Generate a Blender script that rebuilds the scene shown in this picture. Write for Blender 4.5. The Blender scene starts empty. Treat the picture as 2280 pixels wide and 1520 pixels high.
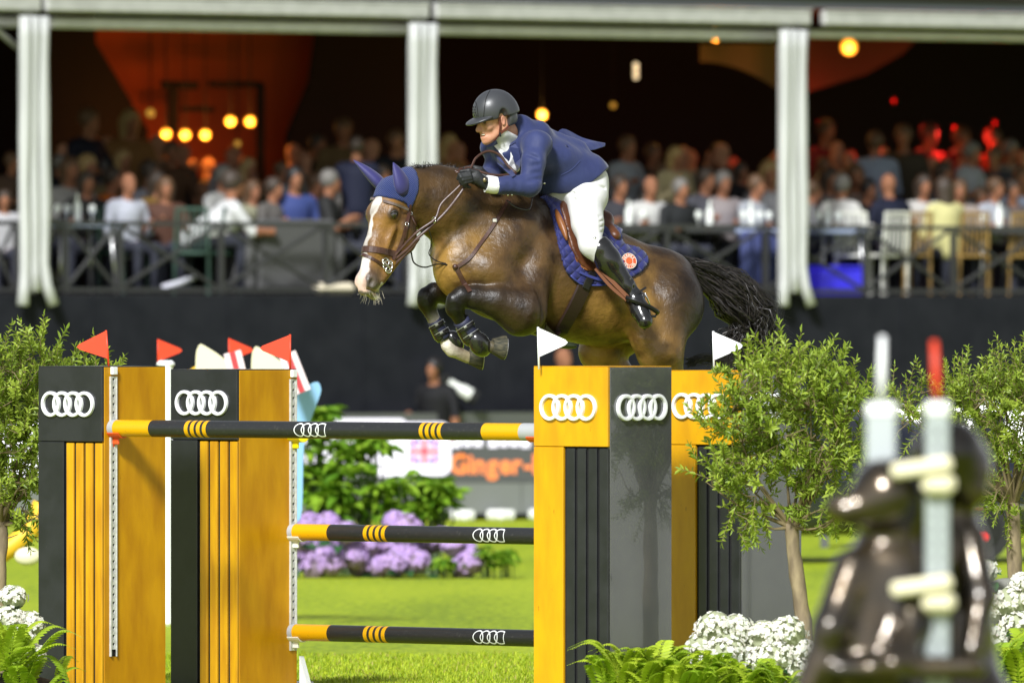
import bpy, bmesh, math, random
import numpy as np
from mathutils import Vector, Matrix
R = math.radians
SC = bpy.context.scene
COL = SC.collection
# ---------------------------------------------------------------- camera
F = 2280 * 400.0 / 36.0          # focal length in photograph pixels (400 mm lens)
CAMZ, HOR = 2.3, 700.0           # eye height in metres, horizon row of the photograph
cam = bpy.data.cameras.new('camera'); camo = bpy.data.objects.new('camera', cam)
COL.objects.link(camo); SC.camera = camo
camo.location = (0, 0, CAMZ)
camo.rotation_euler = (R(90) - math.atan(60 / F), 0, 0)
cam.lens = 400; cam.sensor_width = 36; cam.clip_start = 1; cam.clip_end = 2000
cam.dof.use_dof = True; cam.dof.focus_distance = 67.9; cam.dof.aperture_fstop = 4.0
# ---------------------------------------------------------------- sky, sun, exposure
SUN_DIR = Vector((0.24, 0.74, -0.62)).normalized()      # direction the light travels
w = bpy.data.worlds.new('World'); SC.world = w; w.use_nodes = True
wn = w.node_tree
bg = wn.nodes['Background']; sky = wn.nodes.new('ShaderNodeTexSky')
sky.sky_type = 'NISHITA'; sky.sun_disc = False
sky.sun_elevation = math.asin(-SUN_DIR.z); sky.sun_rotation = math.atan2(-SUN_DIR.x, -SUN_DIR.y)
hs = wn.nodes.new('ShaderNodeHueSaturation'); hs.inputs['Saturation'].default_value = 0.25
wn.links.new(sky.outputs[0], hs.inputs['Color']); wn.links.new(hs.outputs[0], bg.inputs['Color'])
bg.inputs['Strength'].default_value = 0.095
sl = bpy.data.lights.new('floodlight_sun', 'SUN'); slo = bpy.data.objects.new('floodlight_sun', sl)
COL.objects.link(slo); slo.location = (-30, 20, 40)
sl.energy = 4.4; sl.angle = R(10); sl.color = (0.985, 0.99, 1.0)
slo.rotation_euler = SUN_DIR.to_track_quat('-Z', 'Y').to_euler()
SC.view_settings.view_transform = 'Standard'; SC.view_settings.look = 'None'
SC.view_settings.exposure = 0.42; SC.view_settings.gamma = 1.0
SC.view_settings.use_curve_mapping = False

def W(px, py, Y):                # photograph pixel at depth Y (metres from the camera) -> world
    return np.array([(px - 1140) / F * Y, Y, CAMZ - (py - HOR) / F * Y])
def G(px, Y, z=0.0):
    return np.array([(px - 1140) / F * Y, Y, z])

# ---------------------------------------------------------------- helpers
rng = np.random.default_rng(7); random.seed(7)
WL = {}
def tag(o, label=None, cat=None, group=None, kind=None):
    if label: o['label'] = label
    if cat: o['category'] = cat
    if group: o['group'] = group
    if kind: o['kind'] = kind
    return o
def empty(name, loc):
    o = bpy.data.objects.new(name, None); COL.objects.link(o); o.location = [float(v) for v in loc]
    o.empty_display_size = 0.1; WL[o] = np.array(loc, float); return o
def mkobj(name, verts, faces, mats, parent=None, mi=None, smooth=False, origin=None):
    v = np.asarray(verts, float)
    if parent is not None: org = WL[parent]
    elif origin is not None: org = np.array(origin, float)
    else: org = np.array([(v[:, 0].min() + v[:, 0].max()) / 2, (v[:, 1].min() + v[:, 1].max()) / 2, v[:, 2].min()])
    me = bpy.data.meshes.new(name)
    if isinstance(faces, np.ndarray) and faces.ndim == 2:
        me.vertices.add(len(v)); me.vertices.foreach_set('co', (v - org).astype(np.float32).ravel())
        nf, k = faces.shape
        me.loops.add(nf * k); me.loops.foreach_set('vertex_index', faces.astype(np.int32).ravel())
        me.polygons.add(nf); me.polygons.foreach_set('loop_start', np.arange(0, nf * k, k, dtype=np.int32))
        me.update(calc_edges=True)
    else:
        me.from_pydata([tuple(x) for x in (v - org)], [], [tuple(int(i) for i in f) for f in faces])
    if not isinstance(mats, (list, tuple)): mats = [mats]
    for m in mats: me.materials.append(m)
    if mi is not None: me.polygons.foreach_set('material_index', np.asarray(mi, np.int32))
    if smooth is True: me.polygons.foreach_set('use_smooth', np.ones(len(me.polygons), bool))
    me.update()
    o = bpy.data.objects.new(name, me); COL.objects.link(o)
    if parent is not None: o.parent = parent; WL[o] = org
    else: o.location = [float(x) for x in org]; WL[o] = org
    if isinstance(smooth, (int, float)) and smooth is not True and smooth:
        me.polygons.foreach_set('use_smooth', np.ones(len(me.polygons), bool))
        me.set_sharp_from_angle(angle=R(smooth))
    return o
def addcol(o, cols, name='col'):
    a = o.data.attributes.new(name, 'FLOAT_COLOR', 'POINT')
    c = np.ones((len(cols), 4), np.float32); c[:, :cols.shape[1]] = cols
    a.data.foreach_set('color', c.ravel())

class MB:
    def __init__(s): s.v = []; s.f = []; s.m = []; s.n = 0
    def add(s, v, f, m=0):
        v = [tuple(map(float, x)) for x in v]
        s.v += v; s.f += [tuple(i + s.n for i in q) for q in f]; s.m += [m] * len(f); s.n += len(v); return s
    def box(s, c, size, ax=None, m=0, bev=0.0):
        c = np.array(c, float); h = np.array(size, float) / 2
        A = np.eye(3) if ax is None else np.array(ax, float)
        if bev <= 0:
            v = [c + A.T @ (h * np.array(q)) for q in ((-1,-1,-1),(1,-1,-1),(1,1,-1),(-1,1,-1),(-1,-1,1),(1,-1,1),(1,1,1),(-1,1,1))]
            return s.add(v, [(0,3,2,1),(4,5,6,7),(0,1,5,4),(1,2,6,5),(2,3,7,6),(3,0,4,7)], m)
        b = min(bev, h.min() * .9); v = []; idx = {}
        for sx in (-1, 1):
            for sy in (-1, 1):
                for sz in (-1, 1):
                    sg = np.array([sx, sy, sz])
                    for a in range(3):
                        q = h - b; q[a] = h[a]; idx[(sx, sy, sz, a)] = len(v); v.append(c + A.T @ (q * sg))
        f = []
        for a in range(3):
            b1, c1 = (a + 1) % 3, (a + 2) % 3
            for sg in (-1, 1):
                q = []
                for (p, r) in ((-1,-1),(1,-1),(1,1),(-1,1)):
                    k = [0,0,0]; k[a] = sg; k[b1] = p; k[c1] = r; q.append(idx[(k[0],k[1],k[2],a)])
                f.append(q if sg > 0 else q[::-1])
            for p in (-1, 1):
                for r in (-1, 1):
                    k0 = [0,0,0]; k0[a] = -1; k0[b1] = p; k0[c1] = r
                    k1 = list(k0); k1[a] = 1
                    q = [idx[(*k0, b1)], idx[(*k1, b1)], idx[(*k1, c1)], idx[(*k0, c1)]]
                    f.append(q if p * r > 0 else q[::-1])
        for sx in (-1, 1):
            for sy in (-1, 1):
                for sz in (-1, 1):
                    q = [idx[(sx,sy,sz,0)], idx[(sx,sy,sz,1)], idx[(sx,sy,sz,2)]]
                    f.append(q if sx*sy*sz > 0 else q[::-1])
        return s.add(v, f, m)
    def tube(s, pts, rad, n=8, m=0, caps=True, ell=None, up=None):
        pts = [np.array(p, float) for p in pts]; k = len(pts)
        rad = [rad] * k if np.isscalar(rad) else list(rad)
        v = []; f = []; pu = None
        for i in range(k):
            t = pts[min(i+1, k-1)] - pts[max(i-1, 0)]; t = t / (np.linalg.norm(t) + 1e-9)
            if up is not None: a = np.array(up, float)
            elif pu is None: a = np.array([0,0,1.]) if abs(t[2]) < .9 else np.array([1.,0,0])
            else: a = pu
            a = a - t * a.dot(t); a /= np.linalg.norm(a) + 1e-9; pu = a
            b = np.cross(t, a); ea, eb = (1, 1) if ell is None else ell
            for j in range(n):
                q = 2 * math.pi * j / n
                v.append(pts[i] + rad[i] * (ea * math.cos(q) * a + eb * math.sin(q) * b))
        for i in range(k - 1):
            for j in range(n):
                f.append((i*n+j, i*n+(j+1)%n, (i+1)*n+(j+1)%n, (i+1)*n+j))
        if caps: f.append(tuple(range(n))[::-1]); f.append(tuple(range((k-1)*n, k*n)))
        return s.add(v, f, m)
    def ribbon(s, pts, nor, width, thick=.004, m=0):   # a strap: flat band, nor = outward normal per point
        k = len(pts); pts = [np.array(p, float) for p in pts]; v = []; f = []
        width = [width] * k if np.isscalar(width) else width
        if np.ndim(nor) == 1: nor = [np.array(nor, float)] * k
        for i in range(k):
            t = pts[min(i+1, k-1)] - pts[max(i-1, 0)]; t /= np.linalg.norm(t) + 1e-9
            nn = np.array(nor[i], float); nn = nn - t * nn.dot(t); nn /= np.linalg.norm(nn) + 1e-9
            b = np.cross(t, nn); h = width[i] / 2; q = thick
            for (x, y) in ((-1,0),(-.86,1),(.86,1),(1,0)): v.append(pts[i] + b*h*x + nn*q*y)
        for i in range(k-1):
            for j in range(4): f.append((i*4+j, (i+1)*4+j, (i+1)*4+(j+1)%4, i*4+(j+1)%4))
        f.append((0,1,2,3)); f.append(((k-1)*4+3,(k-1)*4+2,(k-1)*4+1,(k-1)*4))
        return s.add(v, f, m)
    def prism(s, poly, nrm, thick, m=0):               # closed 3-D polygon pushed out along nrm
        p = [np.array(q, float) for q in poly]; k = len(p); nv = np.array(nrm, float) * thick
        s.add(p + [q + nv for q in p], [tuple(range(k))[::-1], tuple(range(k, 2*k))] +
              [(i, (i+1) % k, k + (i+1) % k, k + i) for i in range(k)], m); return s
    def sphere(s, c, r, n=10, k=7, m=0, ax=None):
        c = np.array(c, float); r = np.array([r]*3 if np.isscalar(r) else r, float); A = np.eye(3) if ax is None else np.array(ax)
        v = [c + A.T @ (r*np.array([0,0,1.]))]
        for i in range(1, k):
            a = math.pi*i/k
            for j in range(n):
                b = 2*math.pi*j/n; v.append(c + A.T @ (r*np.array([math.sin(a)*math.cos(b), math.sin(a)*math.sin(b), math.cos(a)])))
        v.append(c - A.T @ (r*np.array([0,0,1.])))
        f = [(0, 1+j, 1+(j+1)%n) for j in range(n)]
        for i in range(k-2):
            for j in range(n): f.append((1+i*n+j, 1+(i+1)*n+j, 1+(i+1)*n+(j+1)%n, 1+i*n+(j+1)%n))
        L = len(v)-1; f += [(L, 1+(k-2)*n+(j+1)%n, 1+(k-2)*n+j) for j in range(n)]
        return s.add(v, f, m)
    def build(s, name, mats, parent=None, smooth=False, origin=None):
        return mkobj(name, s.v, s.f, mats, parent, s.m, smooth, origin)

def unit(v): v = np.array(v, float); return v / np.linalg.norm(v)
def spline(P, n):                                      # Catmull-Rom through P
    P = [np.array(p, float) for p in P]; Q = [2*P[0]-P[1]] + P + [2*P[-1]-P[-2]]; out = []
    segs = len(P) - 1
    for i in range(n):
        t = i * segs / (n - 1); k = min(int(t), segs - 1); u = t - k
        a, b, c, d = Q[k:k+4]
        out.append(.5*((2*b) + (c-a)*u + (2*a-5*b+4*c-d)*u*u + (3*b-a-3*c+d)*u**3))
    return out

# ---------------------------------------------------------------- materials
MATS = {}
def mat(name, col=(.5,.5,.5), rough=.5, metal=0., col2=None, nscale=20., ndet=3., bump=0., bscale=None, spec=.5,
        coat=0., emit=None, estr=0., attr=None, objcol=False, sheen=0., trans=0., stretch=None, ramp=(.35,.65), alpha=1., subs=0., coatr=.05, rvar=0., dirt=None):
    if name in MATS: return MATS[name]
    m = bpy.data.materials.new(name); m.use_nodes = True; MATS[name] = m
    nt = m.node_tree; N = nt.nodes; L = nt.links; b = N['Principled BSDF']
    b.inputs['Roughness'].default_value = rough; b.inputs['Metallic'].default_value = metal
    b.inputs['Specular IOR Level'].default_value = spec
    b.inputs['Coat Weight'].default_value = coat; b.inputs['Coat Roughness'].default_value = coatr
    if sheen: b.inputs['Sheen Weight'].default_value = sheen
    if subs: b.inputs['Subsurface Weight'].default_value = subs; b.inputs['Subsurface Scale'].default_value = .02
    if emit is not None:
        b.inputs['Emission Color'].default_value = (*emit, 1); b.inputs['Emission Strength'].default_value = estr
    base = None
    if attr:
        a = N.new('ShaderNodeAttribute'); a.attribute_name = attr; base = a.outputs['Color']
    elif objcol:
        a = N.new('ShaderNodeObjectInfo'); base = a.outputs['Color']
    tc = N.new('ShaderNodeTexCoord'); mp = N.new('ShaderNodeMapping')
    L.new(tc.outputs['Object'], mp.inputs['Vector'])
    if stretch: mp.inputs['Scale'].default_value = stretch
    nz = N.new('ShaderNodeTexNoise'); nz.inputs['Scale'].default_value = nscale; nz.inputs['Detail'].default_value = ndet
    L.new(mp.outputs[0], nz.inputs['Vector'])
    cr = N.new('ShaderNodeMapRange'); cr.inputs['From Min'].default_value = ramp[0]; cr.inputs['From Max'].default_value = ramp[1]
    L.new(nz.outputs['Fac'], cr.inputs['Value'])
    if base is None:
        if col2 is None: b.inputs['Base Color'].default_value = (*col, 1)
        else:
            mx = N.new('ShaderNodeMix'); mx.data_type = 'RGBA'; L.new(cr.outputs[0], mx.inputs['Factor'])
            mx.inputs[6].default_value = (*col, 1); mx.inputs[7].default_value = (*col2, 1)
            L.new(mx.outputs[2], b.inputs['Base Color'])
    else:
        if col2 is None: L.new(base, b.inputs['Base Color'])
        else:                                           # col2 multiplies in the noise
            mx = N.new('ShaderNodeMix'); mx.data_type = 'RGBA'; mx.blend_type = 'MULTIPLY'; L.new(cr.outputs[0], mx.inputs['Factor'])
            L.new(base, mx.inputs[6]); mx.inputs[7].default_value = (*col2, 1)
            L.new(mx.outputs[2], b.inputs['Base Color'])
    if dirt:                                            # scuffs and specks: (colour, scale, threshold, stretch)
        m2 = N.new('ShaderNodeMapping'); m2.inputs['Scale'].default_value = dirt[3]; L.new(tc.outputs['Object'], m2.inputs['Vector'])
        n3 = N.new('ShaderNodeTexNoise'); n3.inputs['Scale'].default_value = dirt[1]; n3.inputs['Detail'].default_value = 5; n3.inputs['Roughness'].default_value = .65; L.new(m2.outputs[0], n3.inputs['Vector'])
        r3 = N.new('ShaderNodeMapRange'); r3.inputs['From Min'].default_value = dirt[2]; r3.inputs['From Max'].default_value = dirt[2]+.06; r3.inputs['To Max'].default_value = .75; L.new(n3.outputs['Fac'], r3.inputs['Value'])
        m3 = N.new('ShaderNodeMix'); m3.data_type = 'RGBA'; L.new(r3.outputs[0], m3.inputs['Factor']); m3.inputs[7].default_value = (*dirt[0], 1)
        if b.inputs['Base Color'].links: L.new(b.inputs['Base Color'].links[0].from_socket, m3.inputs[6])
        else: m3.inputs[6].default_value = b.inputs['Base Color'].default_value
        L.new(m3.outputs[2], b.inputs['Base Color'])
    if rvar:
        rr = N.new('ShaderNodeMapRange'); rr.inputs['To Min'].default_value = rough - rvar; rr.inputs['To Max'].default_value = rough + rvar
        L.new(nz.outputs['Fac'], rr.inputs['Value']); L.new(rr.outputs[0], b.inputs['Roughness'])
    if bump:
        n2 = N.new('ShaderNodeTexNoise'); n2.inputs['Scale'].default_value = bscale or nscale; n2.inputs['Detail'].default_value = 4
        L.new(mp.outputs[0], n2.inputs['Vector'])
        bp = N.new('ShaderNodeBump'); bp.inputs['Strength'].default_value = 1.0; bp.inputs['Distance'].default_value = bump
        L.new(n2.outputs['Fac'], bp.inputs['Height']); L.new(bp.outputs[0], b.inputs['Normal'])
    return m

def leafmat(name, tr=.35, rough=.42):
    m = mat(name, attr='col', rough=rough, spec=.4); N = m.node_tree.nodes; L = m.node_tree.links; b = N['Principled BSDF']; out = N['Material Output']
    t = N.new('ShaderNodeBsdfTranslucent'); mx = N.new('ShaderNodeMixShader'); mx.inputs[0].default_value = tr
    L.new(b.inputs['Base Color'].links[0].from_socket, t.inputs['Color']); L.new(b.outputs[0], mx.inputs[1]); L.new(t.outputs[0], mx.inputs[2]); L.new(mx.outputs[0], out.inputs['Surface']); return m
def cloth_noise(v, amp, sc=1.0, ax=(1,1,1)):            # smooth fold-like offsets, one value per vertex
    p = v*np.array(ax)*sc; s = 0
    for i, (a, b, c, w_) in enumerate(((37,21,-44,1.),(-29,48,33,.8),(61,-17,52,.6),(-75,40,-66,.45),(97,83,31,.3))):
        s = s + w_*np.sin(p[:,0]*a+p[:,1]*b+p[:,2]*c+i*1.7+1.4*np.sin(p[:,2]*23+i)+1.1*np.sin(p[:,0]*19-i))
    return amp*s
def vnormals(v, f):
    fn = np.cross(v[f[:,2]]-v[f[:,0]], v[f[:,3]]-v[f[:,1]]); vn = np.zeros_like(v)
    for c_ in range(4):
        for i in range(3): vn[:,i] += np.bincount(f[:,c_], fn[:,i], len(v))
    return vn/(np.linalg.norm(vn,axis=1)[:,None]+1e-12)
# ---------------------------------------------------------------- signed distance modelling
class SDF:
    def __init__(s, lo, hi, h):
        s.lo = np.array(lo, float); s.h = h; s.n = (np.ceil((np.array(hi) - s.lo) / h).astype(int) + 1)
        s.f = np.full(s.n, .4, np.float32); s.pr = []
        s.ax = [(s.lo[i] + h*np.arange(s.n[i])).astype(np.float32) for i in range(3)]
    def _sl(s, lo, hi):
        a = np.clip(np.floor((lo - s.lo)/s.h).astype(int), 0, s.n); b = np.clip(np.ceil((hi - s.lo)/s.h).astype(int)+1, 0, s.n)
        if (b <= a).any(): return None, None
        sl = tuple(slice(a[i], b[i]) for i in range(3))
        X = s.ax[0][sl[0]][:,None,None]; Y = s.ax[1][sl[1]][None,:,None]; Z = s.ax[2][sl[2]][None,None,:]
        return sl, (X, Y, Z)
    def put(s, fn, lo, hi, k, op='u', col=None, cs=.02):
        pad = k + 3*s.h
        sl, P = s._sl(np.array(lo)-pad, np.array(hi)+pad)
        if col is not None: s.pr.append((fn, np.array(col, float), cs))
        if sl is None: return
        d = fn(*P); a = s.f[sl]
        if op == 'u':
            if k > 0:
                hh = np.maximum(k - np.abs(a - d), 0)/k; s.f[sl] = np.minimum(a, d) - hh*hh*k*.25
            else: s.f[sl] = np.minimum(a, d)
        elif op == 's':
            d = -d
            if k > 0:
                hh = np.maximum(k - np.abs(a - d), 0)/k; s.f[sl] = np.maximum(a, d) + hh*hh*k*.25
            else: s.f[sl] = np.maximum(a, d)
    def cone(s, a, b, r1, r2, k=.03, op='u', col=None, cs=.02, flat=None):
        a = np.array(a, float); b = np.array(b, float); r1 = float(r1); r2 = float(r2)
        ba = b - a; l2 = ba.dot(ba) + 1e-12
        if flat is not None: fax = unit(flat[0]); ff = flat[1]
        def fn(X, Y, Z):
            px, py, pz = X-a[0], Y-a[1], Z-a[2]
            if flat is not None:
                q = (px*fax[0]+py*fax[1]+pz*fax[2])*(1/ff-1); px = px+q*fax[0]; py = py+q*fax[1]; pz = pz+q*fax[2]
            t = np.clip((px*ba[0]+py*ba[1]+pz*ba[2])/l2, 0, 1)
            d = np.sqrt((px-ba[0]*t)**2+(py-ba[1]*t)**2+(pz-ba[2]*t)**2) - (r1+(r2-r1)*t)
            return d if flat is None else d*max(ff, .75)
        r = max(r1, r2); m = r if flat is None else r*max(1, flat[1])
        s.put(fn, np.minimum(a, b)-m, np.maximum(a, b)+m, k, op, col, cs); return s
    def ell(s, c, rad, ax=None, k=.03, op='u', col=None, cs=.02):
        c = np.array(c, float); rad = np.array(rad, float); A = np.eye(3) if ax is None else np.array(ax, float)
        def fn(X, Y, Z):
            px, py, pz = X-c[0], Y-c[1], Z-c[2]; k0 = 0; k1 = 0
            for i in range(3):
                q = (px*A[i,0]+py*A[i,1]+pz*A[i,2])/rad[i]; k0 = k0+q*q; k1 = k1+(q/rad[i])**2
            k0 = np.sqrt(k0); k1 = np.sqrt(k1)+1e-9
            return k0*(k0-1)/k1
        m = np.abs(A.T) @ rad
        s.put(fn, c-m, c+m, k, op, col, cs); return s
    def box(s, c, half, ax=None, rr=.01, k=.0, op='u', col=None, cs=.02):
        c = np.array(c, float); half = np.array(half, float); A = np.eye(3) if ax is None else np.array(ax, float)
        def fn(X, Y, Z):
            px, py, pz = X-c[0], Y-c[1], Z-c[2]; q = []
            for i in range(3): q.append(np.abs(px*A[i,0]+py*A[i,1]+pz*A[i,2])-(half[i]-rr))
            o = np.sqrt(np.maximum(q[0],0)**2+np.maximum(q[1],0)**2+np.maximum(q[2],0)**2)
            return o+np.minimum(np.maximum(q[0],np.maximum(q[1],q[2])),0)-rr
        m = np.abs(A.T) @ half
        s.put(fn, c-m, c+m, k, op, col, cs); return s
    def half(s, p, n, k=0.):                            # cut away the side n points to
        p = np.array(p, float); n = unit(n)
        d = (s.ax[0][:,None,None]-p[0])*n[0]+(s.ax[1][None,:,None]-p[1])*n[1]+(s.ax[2][None,None,:]-p[2])*n[2]
        if k > 0:
            hh = np.maximum(k-np.abs(s.f-d),0)/k; s.f = np.maximum(s.f, d)+hh*hh*k*.25
        else: s.f = np.maximum(s.f, d)
        return s
    def mesh(s):
        f = s.f; f[0]=f[-1]=.1; f[:,0]=f[:,-1]=.1; f[:,:,0]=f[:,:,-1]=.1
        I = f < 0; c = np.zeros(s.n-1, np.int8)
        for i in (0,1):
            for j in (0,1):
                for k in (0,1): c += I[i:s.n[0]-1+i, j:s.n[1]-1+j, k:s.n[2]-1+k]
        act = np.argwhere((c > 0) & (c < 8)); idx = np.full(s.n-1, -1, np.int32)
        idx[act[:,0],act[:,1],act[:,2]] = np.arange(len(act))
        off = np.array([(i,j,k) for i in (0,1) for j in (0,1) for k in (0,1)])
        V = np.stack([f[act[:,0]+o[0],act[:,1]+o[1],act[:,2]+o[2]] for o in off],1).astype(float)
        S = np.zeros((len(act),3)); C = np.zeros(len(act))
        for a in range(8):
            for b in range(a+1, 8):
                if np.abs(off[a]-off[b]).sum() != 1: continue
                m = (V[:,a]<0) != (V[:,b]<0); t = np.where(m, V[:,a]/np.where(m, V[:,a]-V[:,b], 1), 0)
                S += np.where(m[:,None], off[a]+t[:,None]*(off[b]-off[a]), 0); C += m
        v = s.lo + s.h*(act + S/C[:,None]); faces = []
        for ax in range(3):
            u, w_ = (ax+1)%3, (ax+2)%3
            sl0 = [slice(None)]*3; sl1 = [slice(None)]*3; sl0[ax]=slice(0,-1); sl1[ax]=slice(1,None)
            e = np.argwhere(I[tuple(sl0)] != I[tuple(sl1)])
            e = e[(e[:,u]>0)&(e[:,w_]>0)&(e[:,u]<s.n[u]-1)&(e[:,w_]<s.n[w_]-1)]
            ins = I[e[:,0],e[:,1],e[:,2]]; q = []
            for (du,dw) in ((-1,-1),(0,-1),(0,0),(-1,0)):
                g = e.copy(); g[:,u]+=du; g[:,w_]+=dw; q.append(idx[g[:,0],g[:,1],g[:,2]])
            q = np.stack(q,1); q[~ins] = q[~ins][:,::-1]; faces.append(q)
        return v, np.concatenate(faces)
    def colors(s, v):
        X, Y, Z = v[:,0], v[:,1], v[:,2]; num = np.zeros((len(v),3)); den = np.zeros(len(v))+1e-12
        for fn, col, cs in s.pr:
            wt = np.exp(-np.clip(fn(X,Y,Z), -.02, 1)/cs); num += wt[:,None]*col; den += wt
        return num/den[:,None]
def smoothmesh(v, f, it=2, lam=.5):
    e = np.concatenate([f[:,[0,1]],f[:,[1,2]],f[:,[2,3]],f[:,[3,0]]])
    for _ in range(it):
        s = np.zeros_like(v); n = np.zeros(len(v))
        for a, b in ((0,1),(1,0)):
            for i in range(3): s[:,i] += np.bincount(e[:,a], v[e[:,b],i], len(v))
            n += np.bincount(e[:,a], minlength=len(v))
        v = v+lam*(s/np.maximum(n,1)[:,None]-v)
    return v
# ================================================================ SETTING
# ---- grass
def grass_mat():
    m = bpy.data.materials.new('grass'); m.use_nodes = True; N = m.node_tree.nodes; L = m.node_tree.links; b = N['Principled BSDF']
    tc = N.new('ShaderNodeTexCoord')
    a = N.new('ShaderNodeTexNoise'); a.inputs['Scale'].default_value = .35; a.inputs['Detail'].default_value = 5
    c = N.new('ShaderNodeTexNoise'); c.inputs['Scale'].default_value = 9; c.inputs['Detail'].default_value = 6
    mp = N.new('ShaderNodeMapping'); mp.inputs['Scale'].default_value = (1.6, .28, 1)
    L.new(tc.outputs['Object'], mp.inputs[0]); L.new(mp.outputs[0], a.inputs[0]); L.new(mp.outputs[0], c.inputs[0])
    ad = N.new('ShaderNodeMath'); ad.operation = 'ADD'; L.new(a.outputs[0], ad.inputs[0]); L.new(c.outputs[0], ad.inputs[1])
    r = N.new('ShaderNodeValToRGB'); L.new(ad.outputs[0], r.inputs[0])
    mr = N.new('ShaderNodeMapRange'); mr.inputs[1].default_value = .7; mr.inputs[2].default_value = 1.3
    L.new(ad.outputs[0], mr.inputs[0]); L.new(mr.outputs[0], r.inputs[0])
    E = r.color_ramp.elements; E[0].color = (.17,.24,.010,1); E[0].position = .05; E[1].color = (.34,.41,.016,1); E[1].position = .95
    e = E.new(.5); e.color = (.27,.35,.012,1)
    L.new(r.outputs[0], b.inputs['Base Color']); b.inputs['Roughness'].default_value = .75; b.inputs['Specular IOR Level'].default_value = .2
    bp = N.new('ShaderNodeBump'); bp.inputs['Distance'].default_value = .03; L.new(c.outputs[0], bp.inputs['Height']); L.new(bp.outputs[0], b.inputs['Normal'])
    return m
GR = grass_mat()
tag(MB().add([(-600,-60,0),(600,-60,0),(600,1200,0),(-600,1200,0)], [(0,1,2,3)]).build('ground', GR, origin=(0,0,0)), kind='structure')
# grass blades where the lens is sharp
def blades(n, x0, x1, y0, y1, hmin, hmax, name):
    X = rng.uniform(x0, x1, n); Y = y0 + (y1-y0)*rng.random(n)**1.5; h = rng.uniform(hmin, hmax, n)*(.75+.5*np.sin(X*7.3+Y*3.1)*np.sin(Y*5.7-X*2.2))
    a = rng.uniform(0, 6.28, n); l = rng.uniform(.1, .9, n)*h; bw = rng.uniform(.002, .0042, n)
    P = np.stack([X, Y, np.zeros(n)], 1); D = np.stack([np.cos(a), np.sin(a), 0*a], 1); S = np.stack([-np.sin(a), np.cos(a), 0*a], 1)
    b0 = P - S*bw[:,None]; b1 = P + S*bw[:,None]; m = P + D*(l*.35)[:,None]; m[:,2] = h*.6
    t = P + D*l[:,None]; t[:,2] = h
    v = np.stack([b0, b1, m+S*bw[:,None]*.7, m-S*bw[:,None]*.7, t], 1).reshape(-1, 3)
    i = np.arange(n)*5; f = np.concatenate([np.stack([i, i+1, i+2], 1), np.stack([i, i+2, i+3], 1), np.stack([i+3, i+2, i+4], 1)])
    g = rng.random(n); col = np.stack([.17+.21*g, .27+.17*g, .008+.014*g], 1); dry = rng.random(n) < .06; col[dry] = (.34,.28,.08)
    o = mkobj(name, v, f, mat('grass_blade', attr='col', rough=.6, spec=.25), origin=(0,0,0))
    addcol(o, np.repeat(col, 5, 0)); return o
tag(blades(70000, -3.4, 1.1, 67.6, 77, .012, .042, 'grass_blades'), 'short mown green grass under and behind the poles', 'grass', kind='stuff')

# ---- tent line: Y = TY + .706 X, five metre bays
TM = .706
def TL(px, off=0.):                                    # point on the tent front line seen at column px, pushed back by off metres
    u = (px - 1140) / F; Y0 = 128.0 + off*math.sqrt(1+TM*TM); X = u*Y0/(1-TM*u)
    return np.array([X, Y0 + TM*X, 0.])
te = unit([1, TM, 0]); tn = unit([TM, -1, 0])          # along the tent, out of the tent towards the arena
DECK = 2.52
M_black = mat('black_cloth', (.011,.012,.016), .9, col2=(.016,.017,.022), nscale=3, spec=.1)
M_deck = mat('deck_carpet', (.03,.028,.028), .9)
A, B = TL(-500), TL(2800)
L_ = np.linalg.norm(B-A); c0 = (A+B)/2; AX = np.array([te, -tn, [0,0,1.]])
dk = MB(); dk.box(c0 - tn*8 + te*8 + [0,0,DECK-.1], (L_+30, 16, .2), AX)
tag(dk.build('deck', M_deck), kind='structure')
wl = MB(); wl.box(c0 + tn*.03 + [0,0,(1.2+DECK-.01)/2], (L_, .06, DECK-1.21), AX)
o = wl.build('grandstand_wall', M_black); tag(o, 'long black cloth wall under the hospitality deck', 'wall')
for k in range(9):                                     # cloth seams with a slight fold each
    p = TL(-100 + 300*k); MB().tube([p+tn*.063+[0,0,1.22], p+tn*.066+[0,0,1.9], p+tn*.063+[0,0,DECK-.03]], .008, 5).build('seam', M_black, o)
base = MB(); base.box(c0 - tn*.2 + [0,0,.6], (L_, .3, 1.19), AX)
tag(base.build('base_wall', mat('dark_grey_base', (.02,.021,.023), .8)), 'dark base behind the screen board', 'wall')

# ---- LED board along the foot of the wall
M_led_frame = mat('led_frame', (.09,.095,.09), .5, spec=.4)
M_led_grey = mat('led_dark_pixels', (.05,.05,.05), .5, emit=(.05,.056,.056), estr=1.0)
M_led_white = mat('led_white_pixels', (.1,.1,.1), .5, emit=(.93,.90,1.0), estr=1.25)
M_led_or = mat('led_orange_pixels', (.1,.1,.1), .5, emit=(1.0,.22,.01), estr=1.25)
M_led_blue = mat('led_blue_pixels', (.1,.1,.1), .5, emit=(.06,.08,.62), estr=1.0)
M_led_red = mat('led_red_pixels', (.1,.1,.1), .5, emit=(.8,.03,.08), estr=1.0)
M_led_low = mat('led_lower_skirt', (.19,.2,.195), .45, spec=.5)
def lp(px, py, out=.0):                                # point on the LED plane
    p = TL(px, -(.35+out)); return np.array([p[0], p[1], CAMZ-(py-HOR)/F*p[1]])
def lquad(mb, x0, y0, x1, y1, out, m=0):
    mb.add([lp(x0,y1,out), lp(x1,y1,out), lp(x1,y0,out), lp(x0,y0,out)], [(0,1,2,3)], m)
lr = empty('screen_board', lp(760, 1150)); tag(lr, 'long low screen board with a white panel, a flag and orange lettering', 'screen')
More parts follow.
